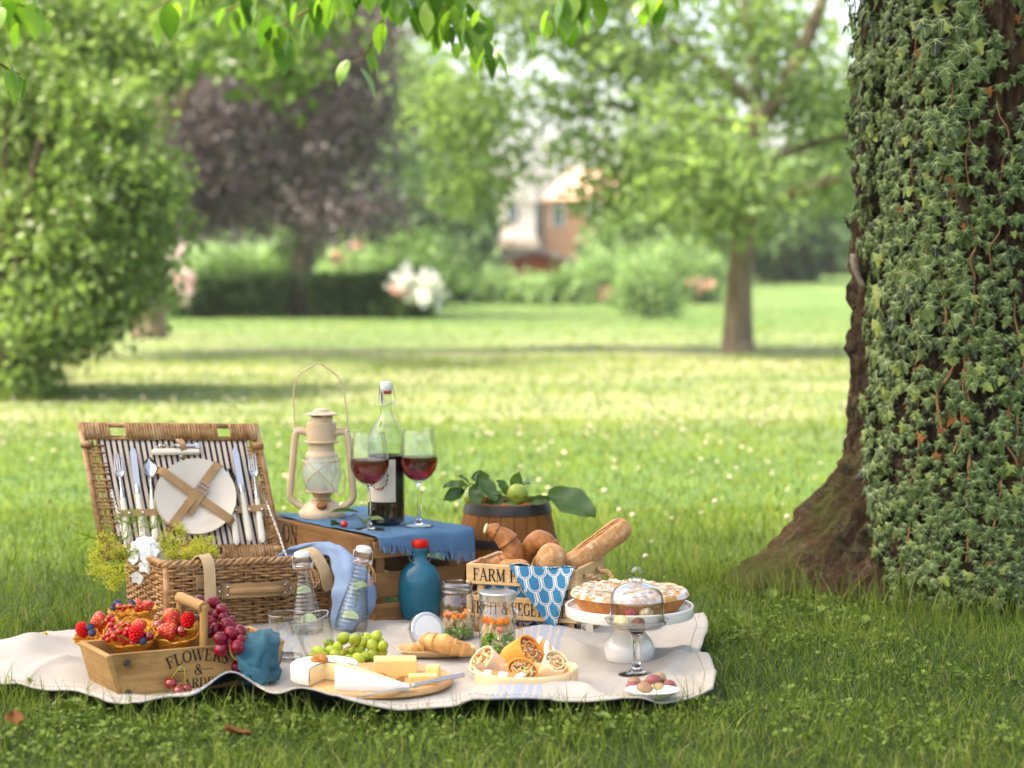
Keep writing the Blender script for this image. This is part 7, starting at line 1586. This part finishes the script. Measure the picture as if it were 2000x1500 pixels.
def wedge_cheese(name, label, p, R, h, a0, a1, rz, dip=0):
    t = thing(name, label, 'cheese', T(p) @ RZ(rz)); full = a1 - a0; n = 40
    prof = [(0, 0), (R - .004, 0), (R, .004), (R * 1.006, h * .5), (R, h - .004), (R - .005, h), (R * .5, h + .001), (0, h)]
    v, f = lathe(prof, n, a0, a1); v = [(x * (1 + .006 * fbm(x * 60, y * 60, z * 60)), y * (1 + .006 * fbm(x * 60 + 3, y * 60, z * 60)), z + .001 * fbm(x * 50, y * 50, 2)) for x, y, z in v]
    obj('rind', mk('rind', (v, f), M_rind, ang=60), t)
    for a in (a0, a1):
        c, s = math.cos(a), math.sin(a); k = -1 if a == a0 else 1; q_ = Vector((-s, c, 0)) * (-.0008 * k)
        fc_ = grid(lambda u, w_: Vector((c * (R - .0025) * u, s * (R - .0025) * u, .0015 + (h - .003) * w_)) + q_ * (-1) * (1 - (2 * w_ - 1) ** 2), 10, 5); obj('cut_face', mk('cut_face', fc_, M_paste, ang=180), t)
    return t
wedge_cheese('camembert', 'round white rinded cheese with one wedge cut out on the board', ob(634, 1328), .066, .036, math.radians(-20), math.radians(248), 0)
bw = thing('brie_wedge', 'long white wedge of brie tapering to the right at the front of the board', 'cheese', T(ob(654, 1349)) @ RZ(math.radians(-3)))
nb_ = 16; rows_ = []
for i in range(nb_ + 1):
    u = i / nb_; x = .142 * u; h_ = .047 - .033 * u ** 1.15 + .0006 * fbm(u * 9, 1, 1); yb = .052 * (1 - u) ** .85 + .004; yo = -.006 * math.sin(PI * u)
    rows_.append([(x, yo + .002, 0), (x, yo, .003), (x, yo + .0012, h_ - .003), (x, yo + .004, h_), (x, yb - .003, h_ - .002), (x, yb, h_ - .006), (x, yb, 0)])
fv_ = [p for r in rows_ for p in r]; ff = lambda a, b: [(i * 7 + k, i * 7 + 7 + k, i * 7 + 8 + k, i * 7 + 1 + k) for i in range(nb_) for k in range(a, b)]
obj('rind', mk('rind', (fv_, ff(0, 3) + ff(4, 6) + [tuple(range(6, -1, -1)), tuple(nb_ * 7 + k for k in range(7))]), M_rind, ang=50), bw); obj('paste', mk('paste', (fv_, ff(3, 4)), M_paste, ang=60), bw)
def block(label, p, sx, sy, sz, rz, mat=M_hard):
    v, f = box(sx, sy, sz, (0, 0, sz / 2), .002); t = obj('cheese_block', mk('cheese_block', (v, f), [mat], False), None, T(p) @ RZ(rz), label, 'cheese', 'yellow cheese pieces on the board'); return t
block('large block of yellow cheese at the back of the board', ob(772, 1318), .084, .048, .034, math.radians(4)); block('small oblong piece of yellow cheese beside the large block', ob(826, 1336), .055, .026, .019, math.radians(8)); block('small upright cube of cheese behind the oblong piece', ob(846, 1325), .026, .024, .026, math.radians(-6), M_hardr)
M_waln = pm('walnut_kernel', (.30, .13, .05), (.50, .28, .13), 90, rough=.5, bump=.0008, bsc=160)
WNM = mk('walnut', MB().add(ball(.0145, .0115, .0085, 26, 16, lambda p: 1 + .22 * mnoise.noise(p * 3.4) + .10 * mnoise.noise(p * 8) - .12 * math.exp(-(p.x / .10) ** 2))), M_waln, ang=180)
for lb, p, s, rz in (('walnut half lying on top of the round cheese', ob(634, 1328) + Vector((-.01, .0, .041)), 1.15, .3), ('walnut half lying on the board in front of the cheese block', ob(776, 1337) + Vector((0, 0, .008)), 1.15, 1.0), ('walnut half tucked behind the brie wedge', ob(745, 1330) + Vector((0, 0, .008)), .95, 2.0)): obj('walnut_half', WNM, None, T(p) @ RZ(rz) @ RX(.15) @ SC(s), lb, 'walnut', 'walnut halves with the cheese')
k0, k1 = ob(697, 1366) + Vector((0, 0, .004)), ob(905, 1332) + Vector((0, 0, .010)); ky = (k1 - k0).normalized(); kx = ky.cross(Vector((0, 0, 1))).normalized(); kz = kx.cross(ky); KL = (k1 - k0).length
kn = thing('cheese_knife', 'steel knife with slim handle lying across the front of the board', 'knife', T(k0) @ basis(kx, ky, kz)); obj('blade', mk('blade', prism([(-.004, 0), (.006, .012), (.0085, KL * .35), (.008, KL * .52), (-.002, KL * .52), (-.005, KL * .2)], .0016), M_steel, False), kn)
obj('bolster', mk('bolster', ball(.0045, .009, .0055, 12, 8), M_steel), kn, T(.002, KL * .535, .002)); obj('handle', mk('handle', tube(spline([(.002, KL * .54, .002), (.002, KL * .75, .004), (.001, KL, .004)], 5), [.0038] * 5 + [.0046] * 6, 10), M_steel), kn)
# ================================================================ croissants on a leaf plate, loose jar lid
W_pl = wood('palm_leaf_plate', (.56, .40, .24), (.68, .52, .33), (.44, .29, .15)); plp = on(852, 1278, .033); plt = thing('palm_leaf_plate', 'shallow pale palm leaf plate holding two croissants', 'plate', T(plp) @ RZ(.1))
def plate_fn(u, v):
    a = 2 * PI * u; r = .082 * v; k = max(abs(math.cos(a)), abs(math.sin(a))) ** -.55; z = .002 + .014 * max(0, (v - .72) / .28) ** 1.4; return (r * k * math.cos(a), r * .62 * k * math.sin(a), z)
solid(obj('dish', mk('dish', grid(plate_fn, 48, 14, True), W_pl, ang=180), plt), .002, 1)
M_soft = M_roll; pz = .033 + .018
def onp(px, py, d): return at(px, py, d)
croissant('croissant', 'smooth golden croissant lying on top of another on the leaf plate', [at(822, 1250, 4.11), at(840, 1252, 4.09), at(868, 1258, 4.08), at(895, 1267, 4.08), at(926, 1276, 4.09)], .0215, 3.5, M_soft, 'croissants on the leaf plate', 3); croissant('croissant', 'smooth golden croissant lying underneath on the leaf plate', [at(798, 1272, 4.10), at(815, 1268, 4.12), at(845, 1268, 4.13), at(880, 1264, 4.15), at(920, 1262, 4.15)], .0195, 3, M_soft, 'croissants on the leaf plate', 7)
M_lidw = pm('white_lid_lining', (.74, .74, .70), rough=.3, coat=.4); M_tin = pm('silver_tin', (.66, .65, .62), (.72, .71, .68), 30, rough=.28, metal=1)
def jarlid(t, M, inner=False):
    a = obj('band', mk('band', lathe([(.0345, 0), (.0395, .0), (.0402, .003), (.0392, .006), (.0402, .009), (.0392, .012), (.0400, .0145), (.0385, .0165), (.0345, .0165)], 44), M_tin, ang=50), t, M); b = obj('disc', mk('disc', lathe([(0, .0150), (.0345, .0150), (.0345, .0135), (0, .0135)], 40), M_lidw if inner else M_tin), t, M)
jl = thing('jar_lid', 'loose silver jar lid with white lining leaning against the open jar', 'lid', T(on(833, 1257, .034) + Vector((0, 0, .028))) @ RZ(.55) @ RX(1.22)); jarlid(jl, T(0, 0, -.008), True)
obj('lining', mk('lining', lathe([(0, .0002), (.030, .0002), (.031, -.001), (0, -.001)], 36), M_lidw), jl, T(0, 0, .0085))
# ================================================================ pasta salad jars
M_jar = thinglass('jar_glass', (.97, .975, .97), (.42, .46, .44), 2.8, pw=2.2); M_carr = pm('carrot', (.72, .21, .03), (.80, .28, .05), 60, rough=.4, sss=.1, rnd=.1); M_pasta = pm('fusilli', (.80, .66, .42), (.86, .74, .52), 60, rough=.5, sss=.1); M_pea = pm('green_peas', (.10, .26, .015), (.20, .38, .03), 40, rough=.35, rnd=.2); M_ham = pm('ham_cube', (.68, .26, .16), (.76, .36, .24), 60, rough=.5, rnd=.1)
def fusilli(L=.030, R=.0056):
    v, f = [], []; n = 30
    for i in range(n + 1):
        a = i * .40; z = L * (i / n - .5)
        for k in range(3):
            b = a + k * 2 * PI / 3; v += [(R * math.cos(b), R * math.sin(b), z), (R * .35 * math.cos(b + 1.05), R * .35 * math.sin(b + 1.05), z)]
    for i in range(n):
        for k in range(6): f.append((i * 6 + k, i * 6 + (k + 1) % 6, i * 6 + 6 + (k + 1) % 6, i * 6 + 6 + k))
    return v, f
FUM = mk('fusilli', fusilli(), M_pasta, ang=60); CAM = mk('carrot_stick', box(.0065, .0065, .026, b=.0012), M_carr, False); HAM_M = mk('ham_piece', ball(.008, .007, .006, 10, 7, lambda p: 1 + .2 * mnoise.noise(p * 2)), M_ham); HAM_C = mk('carrot_round', ball(.0095, .0095, .008, 14, 9), pm('carrot_round', (.70, .25, .08), (.78, .32, .12), 40, rough=.35, sss=.1))
def jar(label, clabel, px, py, lidded, handle, seed, s=1.0):
    p = on(px, py, .032); t = thing('mason_jar', label, 'jar', T(p) @ SC(s), 'mason jars of pasta salad'); h = .128; r = random.Random(seed)
    prof = [(0, .003), (.030, .0), (.0375, .004), (.0405, .012), (.0408, .060), (.0400, .080), (.0370, .092), (.0345, .098), (.0340, .104), (.0362, .1055), (.0362, .1085), (.0340, .110), (.0340, .116), (.0355, .1175), (.0355, .120), (.0340, .1215), (.0345, h - .002), (.0335, h), (.0320, h - .002)]
    def sq(x, y, z): k = 1 + .05 * (max(abs(x), abs(y)) / max(math.hypot(x, y), 1e-6) - .85) * -1.2 * (1 if .01 < z < .085 else 0); return (x * k, y * k, z)
    v, f = lathe(prof, 48); obj('glass', mk('glass', ([sq(*q_) for q_ in v], f), M_jar, ang=60), t)
    if lidded: jarlid(t, T(0, 0, h - .014))
    if handle: obj('handle', mk('handle', tube(spline([(.034, -.012, .094), (.046, -.018, .086), (.050, -.020, .066), (.049, -.020, .035), (.043, -.016, .018), (.037, -.013, .014)], 6), .0052, 8), M_jar, ang=80), t)
    c = thing('pasta_salad', clabel, 'salad', T(p) @ SC(s), 'pasta salads in the jars')
    pm_ = MB()
    for i in range(240):
        a = r.uniform(0, 6.28); rr = .0345 * r.random() ** .3; z = .006 + r.random() * (.020 if not lidded else .036); pm_.add(ball(.0040 * r.uniform(.85, 1.1), nu=7, nv=5), T(rr * math.cos(a), rr * math.sin(a), z))
    obj('peas', mk('peas', pm_, M_pea, ang=180), c, kind='stuff')
    z0 = .030 if not lidded else .044
    for i in range(28):
        a = i * 2.4 + r.random() * .3; rr = .031 * (.75 + .25 * r.random()) if i < 26 else .012; z = z0 + r.random() * .014; obj('fusilli', FUM, c, T(rr * math.cos(a), rr * math.sin(a), z) @ RZ(a) @ RX(r.uniform(-.9, .9)) @ RY(r.uniform(-.5, .5)) @ SC(.9))
    for i in range(5): a = -1.57 + (i - 2) * .5; obj('fusilli', FUM, c, T(.030 * math.cos(a), .030 * math.sin(a), .014 + .010 * r.random()) @ RZ(a) @ RX(1.2 + r.gauss(0, .3)) @ SC(.8))
    obj('fusilli', FUM, c, T(.024, -.020, z0 + .022) @ RY(.15) @ SC(1.15))
    for i in range(11 if not lidded else 7):
        a = -1.57 + (i - 5) * .42 + r.gauss(0, .1); obj('carrot_stick', CAM, c, T(.026 * math.cos(a), .026 * math.sin(a), z0 + .022 + r.random() * .006) @ RZ(r.uniform(0, 3)) @ RX(1.57 + r.gauss(0, .35)) @ SC(r.uniform(.8, 1.1)))
    for i in range(7): a = r.uniform(2.8, 6.5); obj('ham_piece', HAM_M, c, T(.024 * math.cos(a), .024 * math.sin(a), z0 + .020 + r.random() * .010) @ SC(r.uniform(.7, 1)))
    if lidded: obj('carrot_round', HAM_C, c, T(.008, -.028, z0 + .027)); obj('carrot_round', HAM_C, c, T(.019, -.024, z0 + .026) @ SC(.9)); obj('ham_piece', HAM_M, c, T(.006, -.032, z0 + .010)); obj('fusilli', FUM, c, T(.004, -.031, z0 - .008) @ RX(1.57) @ SC(.8))
jar('open mason jar of pasta salad standing behind the croissants', 'layered pasta salad with carrot sticks in the open jar', 893, 1246, False, False, 3, .97); jar('lidded mason jar with glass handle full of pasta salad and peas', 'layered pasta salad with peas in the lidded jar', 972, 1272, True, True, 5, .98)
# ================================================================ wraps in a veneer tray
M_ven = pm('wood_veneer', (.68, .50, .32), (.75, .58, .40), 8, stretch=(1, 1, 6), rough=.6); M_tor = pm('plain_tortilla', (.76, .60, .40), (.82, .68, .48), 30, rough=.7, bump=.0006, bsc=60, c3=(.66, .44, .22), sc3=22, lo3=.60, hi3=.80, sss=.08); M_toro = pm('orange_tortilla', (.62, .30, .12), (.70, .38, .17), 30, rough=.7, bump=.0006, bsc=60, c3=(.60, .24, .06), sc3=22, lo3=.60, hi3=.80, sss=.08)
M_fmeat = pm('wrap_meat', (.38, .20, .11), (.55, .34, .20), 80, rough=.55, bump=.0008, bsc=120); M_flet = pm('wrap_lettuce', (.50, .60, .22), (.66, .70, .36), 80, rough=.5); M_ftom = pm('wrap_tomato', (.48, .05, .02), (.62, .14, .05), 80, rough=.4); M_fcab = pm('wrap_cabbage', (.74, .72, .52), rough=.5)
def stripes_paper():
    N = Nodes('orange_striped_paper'); uvn = N.new('ShaderNodeUVMap'); sep = N.new('ShaderNodeSeparateXYZ'); N.t.links.new(uvn.outputs[0], sep.inputs[0]); k = N.math('LESS_THAN', N.math('FRACT', N.math('MULTIPLY', sep.outputs[0], 1 / .034)), .5)
    N.put(N.b.inputs['Base Color'], N.mix(k, (.80, .77, .70), (.72, .20, .04))); N.b.inputs['Roughness'].default_value = .7; return N.m
M_pap = stripes_paper()
tp = on(1026, 1343, .031); tray = thing('wrap_tray', 'oval wood veneer tray holding four cut wraps', 'tray', T(tp) @ RZ(.06)); TRX, TRY, TRH = .098, .066, .038
def oval(u): a = 2 * PI * u; return Vector((TRX * math.copysign(abs(math.cos(a)) ** .72, math.cos(a)), TRY * math.copysign(abs(math.sin(a)) ** .85, math.sin(a)), 0))
solid(obj('side_band', mk('side_band', grid(lambda u, v: oval(u) * (1 + .03 * v) + Vector((0, 0, .001 + TRH * v * (1 + .12 * math.cos(4 * PI * u)))), 80, 4, True), M_ven, ang=180), tray), .0016, -1)
obj('floor', mk('floor', ([tuple(oval(i / 48) * .99 + Vector((0, 0, .002))) for i in range(48)], [tuple(range(48))]), M_ven), tray); lapf = grid(lambda u, v: oval(.895 + .075 * u) * (1.028 + .012 * v) + Vector((0, 0, .002 + (TRH - .001) * v * (1 + .12))), 12, 5)
solid(obj('overlap_tab', mk('overlap_tab', lapf, M_ven, ang=180), tray), .0014, 1)
pp_ = drape('paper_liner', 'orange and white striped paper sticking out over the front of the wrap tray', 'paper', [[at(938, 1306, 3.85), at(975, 1312, 3.83), at(1030, 1316, 3.82)], [at(944, 1318, 3.808), at(980, 1324, 3.795), at(1026, 1324, 3.792)], [at(960, 1336, 3.800), at(988, 1340, 3.790), at(1012, 1337, 3.788)]], M_pap, amp=.003, seed=2)
pq_ = drape('paper_liner', 'orange and white striped paper standing up behind the wraps', 'paper', [[at(1032, 1290, 3.98), at(1060, 1296, 3.97), at(1085, 1300, 3.95)], [at(1036, 1266, 3.99), at(1064, 1270, 3.98), at(1086, 1284, 3.955)], [at(1056, 1244, 4.0), at(1072, 1254, 3.985), at(1085, 1272, 3.96)]], M_pap, amp=.003, seed=5)
for o_, sc_ in ((pp_, .085), (pq_, .075)):
    for L in o_.data.uv_layers['UVMap'].data: L.uv = (L.uv[0] * sc_ * 1.3 + L.uv[1] * .02, L.uv[1])
def wrap(label, cpx, d, ax, R, L, mat, seed, sq=.82, lip=0):
    c = at(*cpx, d); ax = Vector(ax).normalized(); t = thing('wrap', label, 'wrap', zto(ax, c, seed), 'cut wraps in the tray'); r = random.Random(seed)
    def fn(u, v):
        a = 2 * PI * u; k = 1 + .05 * math.sin(2 * a + seed) + .03 * fbm(math.cos(a) * 2, math.sin(a) * 2, seed + v); z = -L * (1 - v) + .0035 * math.sin(a + seed) * v; rr = R * k * (.80 + .20 * min(1, v * 3)); return (rr * math.cos(a), rr * sq * math.sin(a), z)
    o = obj('tortilla', mk('tortilla', grid(fn, 40, 12, True), mat, ang=180), t); solid(o, .0032, -1)
    P = [(R * (.98 - .55 * i / 30) * math.cos(i * .21 + seed), R * sq * (.98 - .55 * i / 30) * math.sin(i * .21 + seed), 0) for i in range(31)]
    sp2 = ([(x, y, z) for x, y, _ in P for z in (-.012, .0005)], [(2 * i, 2 * i + 2, 2 * i + 3, 2 * i + 1) for i in range(30)]); solid(obj('rolled_edge', mk('rolled_edge', sp2, mat, ang=180), t), .0022, 0)
    fm = MB(); fm.add(lathe([(0, -.006), (R * .84, -.007), (R * .84, -.010), (0, -.010)], 24), SC(1, sq, 1), 0)
    for i in range(110):
        a = r.uniform(0, 6.28); rr = R * .78 * r.random() ** .55; k = r.choices((0, 1, 2, 3), (5, 2.0, 1.2, 2.0))[0]; M = T(rr * math.cos(a), rr * sq * math.sin(a), -.005 + .004 * r.random()) @ RZ(r.uniform(0, 6)) @ RX(r.uniform(-.6, .6))
        if k == 0: fm.add(ball(.0030 * r.uniform(.7, 1.3), .0026, .0022, 7, 5, lambda p: 1 + .25 * mnoise.noise(p * 2 + Vector((i, 0, 0)))), M, 0)
        else: fm.add(box(r.uniform(.005, .012), r.uniform(.0018, .0030), .0018, b=.0006), M, k)
    obj('filling', mk('filling', fm, [M_fmeat, M_flet, M_ftom, M_fcab], ang=50), t, kind='stuff'); return t
wrap('pale wrap leaning out at the left end of the tray', (939, 1287), 3.89, (-.52, -.52, .62), .0300, .080, M_tor, 1.0, .80); wrap('large orange wrap lying at the back of the tray', (1041, 1274), 3.915, (.55, -.62, .50), .0380, .085, M_toro, 2.0, .72); wrap('short orange wrap facing the viewer in the middle of the tray', (1021, 1307), 3.845, (-.02, -.80, .58), .0310, .040, M_toro, 3.0, .72); wrap('pale wrap leaning at the right end of the tray', (1087, 1290), 3.88, (.30, -.42, .80), .0300, .066, M_tor, 4.0, .80)
# ================================================================ pie on a pedestal stand
M_white = pm('white_ceramic', (.74, .71, .64), (.78, .75, .69), 8, rough=.22, coat=.5, spec=.5); M_crust = crustmat('pie_crust', (.42, .15, .035), (.56, .24, .07), (.32, .10, .02), None, 18, .6); M_sugar = pm('powdered_sugar_top', (.54, .52, .48), (.64, .62, .59), 60, rough=.95, bump=.005, bsc=70, c3=(.42, .25, .12), sc3=50, lo3=.43, hi3=.60); M_flake = pm('almond_flake', (.58, .46, .32), (.66, .58, .46), 60, rough=.7)
pp0 = on(1229, 1290, .032); DZ = .103; ps = thing('cake_stand', 'white ceramic cake stand with bulbous pedestal carrying a pie', 'cake stand', T(pp0))
obj('pedestal', mk('pedestal', lathe([(0, 0), (.046, 0), (.050, .006), (.0525, .020), (.0525, .028), (.048, .042), (.036, .056), (.030, .064), (.029, .072), (.034, .080), (.040, DZ - .012), (.036, DZ - .008), (0, DZ - .008)], 48), M_white, ang=60), ps)
obj('disc', mk('disc', lathe([(0, DZ - .008), (.120, DZ - .010), (.1315, DZ - .008), (.1335, DZ - .004), (.1335, DZ + .013), (.1315, DZ + .015), (.128, DZ + .014), (.126, DZ + .006), (0, DZ + .005)], 72), M_white, ang=35), ps)
PZ = .032 + DZ + .005; pie = thing('pie', 'round pie dusted with powdered sugar on the cake stand', 'pie', T(pp0.x, pp0.y, PZ))
def pc_fn(u, v): a = 2 * PI * u; fl_ = .0025 * math.sin(a * 26) * v; r = .100 + .021 * v ** .8 + fl_ * .5; return (r * math.cos(a), r * math.sin(a), .001 + .033 * v)
obj('crust', mk('crust', MB().add(grid(pc_fn, 208, 8, True)).add(lathe([(0, .001), (.100, .001)], 48)), M_crust, ang=60), pie)
def pt_fn(u, v):
    a = 2 * PI * u; r = .1235 * v; x, y = r * math.cos(a), r * math.sin(a); z = .036 + .008 * (1 - v * v) + .0075 * (1 - v ** 6) * fbm(x * 70, y * 70, 1, 4) + (.0040 * math.exp(-((v - .93) / .05) ** 2) * (1 + .15 * math.sin(a * 26) + .8 * fbm(x * 40, y * 40, 4, 3))) - (.005 * max(0, (v - .955) / .045) ** 1.5); return (x * (1 + .012 * fbm(a * 3, 1, 1)), y * (1 + .012 * fbm(a * 3, 1, 1)), z)
obj('sugar_top', mk('sugar_top', grid(pt_fn, 150, 40, True), M_sugar, ang=180), pie)
fk_ = MB(); rfk = random.Random(3)
for i in range(70):
    a = rfk.uniform(0, 6.28); r = .105 * rfk.random() ** .5; fk_.add(box(.012, .008, .0012, b=.0005), T(r * math.cos(a), r * math.sin(a), .050 - .010 * (r / .12) ** 2 + .002) @ RZ(rfk.uniform(0, 6)) @ RX(rfk.gauss(0, .35)))
obj('almond_flakes', mk('almond_flakes', fk_, [M_flake]), pie, kind='stuff')
# ================================================================ glass cloche with truffles
M_clo = thinglass('cloche_glass', (.97, .975, .97), (.30, .34, .32), 3.6, pw=2.6)
M_sg = glass('solid_clear_glass', (.99, .995, .99), 1.45); cp0 = on(1243, 1318, .034); CHZ = .100; cs = thing('glass_cake_stand', 'small glass pedestal dish carrying truffles in front of the pie', 'glass stand', T(cp0))
obj('stem', mk('stem', lathe([(0, 0), (.036, 0), (.037, .002), (.022, .006), (.010, .012), (.0075, .03), (.0078, .060), (.010, .078), (.015, .088), (.022, .094), (.018, CHZ - .0075), (0, CHZ - .0075)], 36), M_sg, ang=60), cs)
obj('dish', mk('dish', lathe([(0, CHZ - .005), (.030, CHZ - .006), (.052, CHZ - .002), (.0605, CHZ + .006), (.0625, CHZ + .013), (.0640, CHZ + .014), (.0620, CHZ + .015), (.0590, CHZ + .007), (.050, CHZ + .002), (0, CHZ)], 56), M_clo, ang=60), cs)
cz0 = .034 + CHZ; cl_ = thing('glass_cloche', 'clear glass dome with knob covering the truffles', 'cloche', T(cp0.x, cp0.y, cz0 + .003))
obj('dome', mk('dome', lathe([(.0535, 0), (.0550, .003), (.0545, .020), (.0540, .044), (.0515, .058), (.0450, .069), (.0350, .076), (.0240, .080), (.0120, .083), (.0085, .086)], 56), M_clo, ang=80), cl_)
obj('knob', mk('knob', MB().add(lathe([(.0080, .083), (.0115, .087), (.0100, .091), (.0085, .094)], 28)).add(tube(spline([(-.0085, 0, .091), (-.0088, 0, .102), (-.0055, 0, .1095), (0, 0, .112), (.0055, 0, .1095), (.0088, 0, .102), (.0085, 0, .091)], 5), .0032, 10)), M_clo, ang=80), cl_); obj('rim', mk('rim', tube([(.0545 * math.cos(a), .0545 * math.sin(a), .0015) for a in [i * PI / 24 for i in range(48)]], .0013, 6, True), M_clo), cl_)
def truf(label, px, py, d, R, mat, fn=None): return obj('truffle', mk('truffle', ball(R, R, R * .94, 20, 14, fn), mat, ang=180), None, T(at(px, py, d)), label, 'truffle', 'chocolate truffles under the glass dome')
M_t1 = pm('white_chocolate_flakes', (.78, .62, .34), (.84, .72, .46), 90, rough=.7, bump=.002, bsc=140); M_t2 = pm('pink_sugar_truffle', (.34, .07, .09), (.46, .14, .16), 200, rough=.75, bump=.0015, bsc=240); M_t3 = pm('cream_truffle', (.78, .64, .42), (.82, .70, .50), 20, rough=.35); M_t4 = pm('milk_chocolate_truffle', (.17, .075, .045), (.24, .12, .075), 60, rough=.5, bump=.001, bsc=120); M_t5 = pm('cocoa_truffle', (.22, .13, .09), (.30, .19, .14), 160, rough=.8, bump=.0015, bsc=200)
bmp = lambda p: 1 + .05 * mnoise.noise(p * 7)
truf('white flaky truffle at the front left under the dome', 1214, 1217, 3.955, .0172, M_t1, bmp); truf('milk chocolate truffle in the middle under the dome', 1245, 1217, 3.965, .0172, M_t4, bmp); truf('cocoa dusted truffle at the right under the dome', 1273, 1211, 3.985, .0155, M_t5, bmp); truf('pink sugared truffle on top of the pile under the dome', 1231, 1195, 3.985, .0150, M_t2, bmp); truf('pale brown truffle at the back left under the dome', 1207, 1206, 4.00, .0150, M_t5, bmp)
st_t = thing('truffle', 'cream truffle with dark chocolate lines on top of the pile under the dome', 'truffle', T(at(1262, 1197, 3.985)), 'chocolate truffles under the glass dome'); obj('shell', mk('shell', ball(.0150, .0150, .0140, 22, 14), M_t3, ang=180), st_t)
for k in range(3): obj('chocolate_line', mk('chocolate_line', tube([(.0153 * math.sin(t) * math.cos(.9) + (k - 1) * .0045, -.0150 * math.cos(t) * (1 - .04 * (k - 1) ** 2) + .0003, .0142 * math.sin(t) * .9) for t in [(-1.1 + i * .22) for i in range(11)]], .0008, 5), M_t4), st_t)
# ================================================================ gooseberries in a bowl
gb = on(1273, 1362, .035); bowl = thing('small_bowl', 'small white oval bowl of gooseberries at the blanket corner', 'bowl', T(gb))
bp2 = [(0, .001), (.028, 0), (.032, .002), (.046, .016), (.0525, .025), (.0535, .0262), (.0525, .0268), (.0505, .025), (.044, .0165), (.030, .005), (0, .004)]
obj('dish', mk('dish', MB().add(lathe(bp2, 48), SC(1, .8, .58)), M_white, ang=50), bowl)
def goosemat():
    N = Nodes('gooseberry_skin'); oi = N.new('ShaderNodeObjectInfo'); v = N.coord('Object'); wv_ = N.new('ShaderNodeTexWave'); wv_.bands_direction = 'X'; wv_.inputs['Scale'].default_value = 90; wv_.inputs['Distortion'].default_value = 2; N.t.links.new(v, wv_.inputs[0])
    col = N.mix(N.ramp(N.math('ADD', oi.outputs['Random'], N.math('MULTIPLY', N.noise(v, 45, 3), .5)), .85, 1.35), (.20, .025, .03), (.34, .26, .09)); col = N.mix(N.math('MULTIPLY', wv_.outputs['Fac'], .16), col, (.62, .52, .36))
    N.put(N.b.inputs['Base Color'], col); N.b.inputs['Roughness'].default_value = .22; N.b.inputs['Specular IOR Level'].default_value = .3; N.b.inputs['Coat Weight'].default_value = .1; N.b.inputs['Subsurface Weight'].default_value = .2; N.b.inputs['Subsurface Radius'].default_value = (.006, .003, .002); return N.m
M_goo = goosemat(); GOM = mk('gooseberry', ball(.0135, .0118, .0115, 20, 14), M_goo, ang=180)
for lb, px, py, d, s, rz in (('gooseberry at the front left of the bowl', 1236, 1348, 3.775, 1.05, .2), ('large dark gooseberry at the front centre of the bowl', 1258, 1351, 3.765, 1.25, .1), ('gooseberry at the front right centre of the bowl', 1287, 1350, 3.77, 1.05, -.2), ('gooseberry at the right rim of the bowl', 1306, 1345, 3.785, 1.08, .3), ('greenish gooseberry at the back left of the bowl', 1239, 1338, 3.805, 1.0, -.3), ('gooseberry at the top of the heap', 1276, 1335, 3.785, 1.15, .2), ('gooseberry at the top right of the heap', 1288, 1329, 3.80, 1.0, .6), ('gooseberry in the middle of the heap', 1260, 1343, 3.80, .9, .9), ('gooseberry hidden at the back of the bowl', 1296, 1340, 3.815, .9, 1.2)):
    g_ = thing('gooseberry', lb, 'gooseberry', T(at(px, py - 5, d)) @ RZ(rz) @ SC(s), 'gooseberries in the small bowl'); obj('skin', GOM, g_); obj('dry_tip', mk('dry_tip', tube([(.0128, 0, 0), (.0165, .0008, .001)], [.0011, .0005], 5), M_calyx), g_)
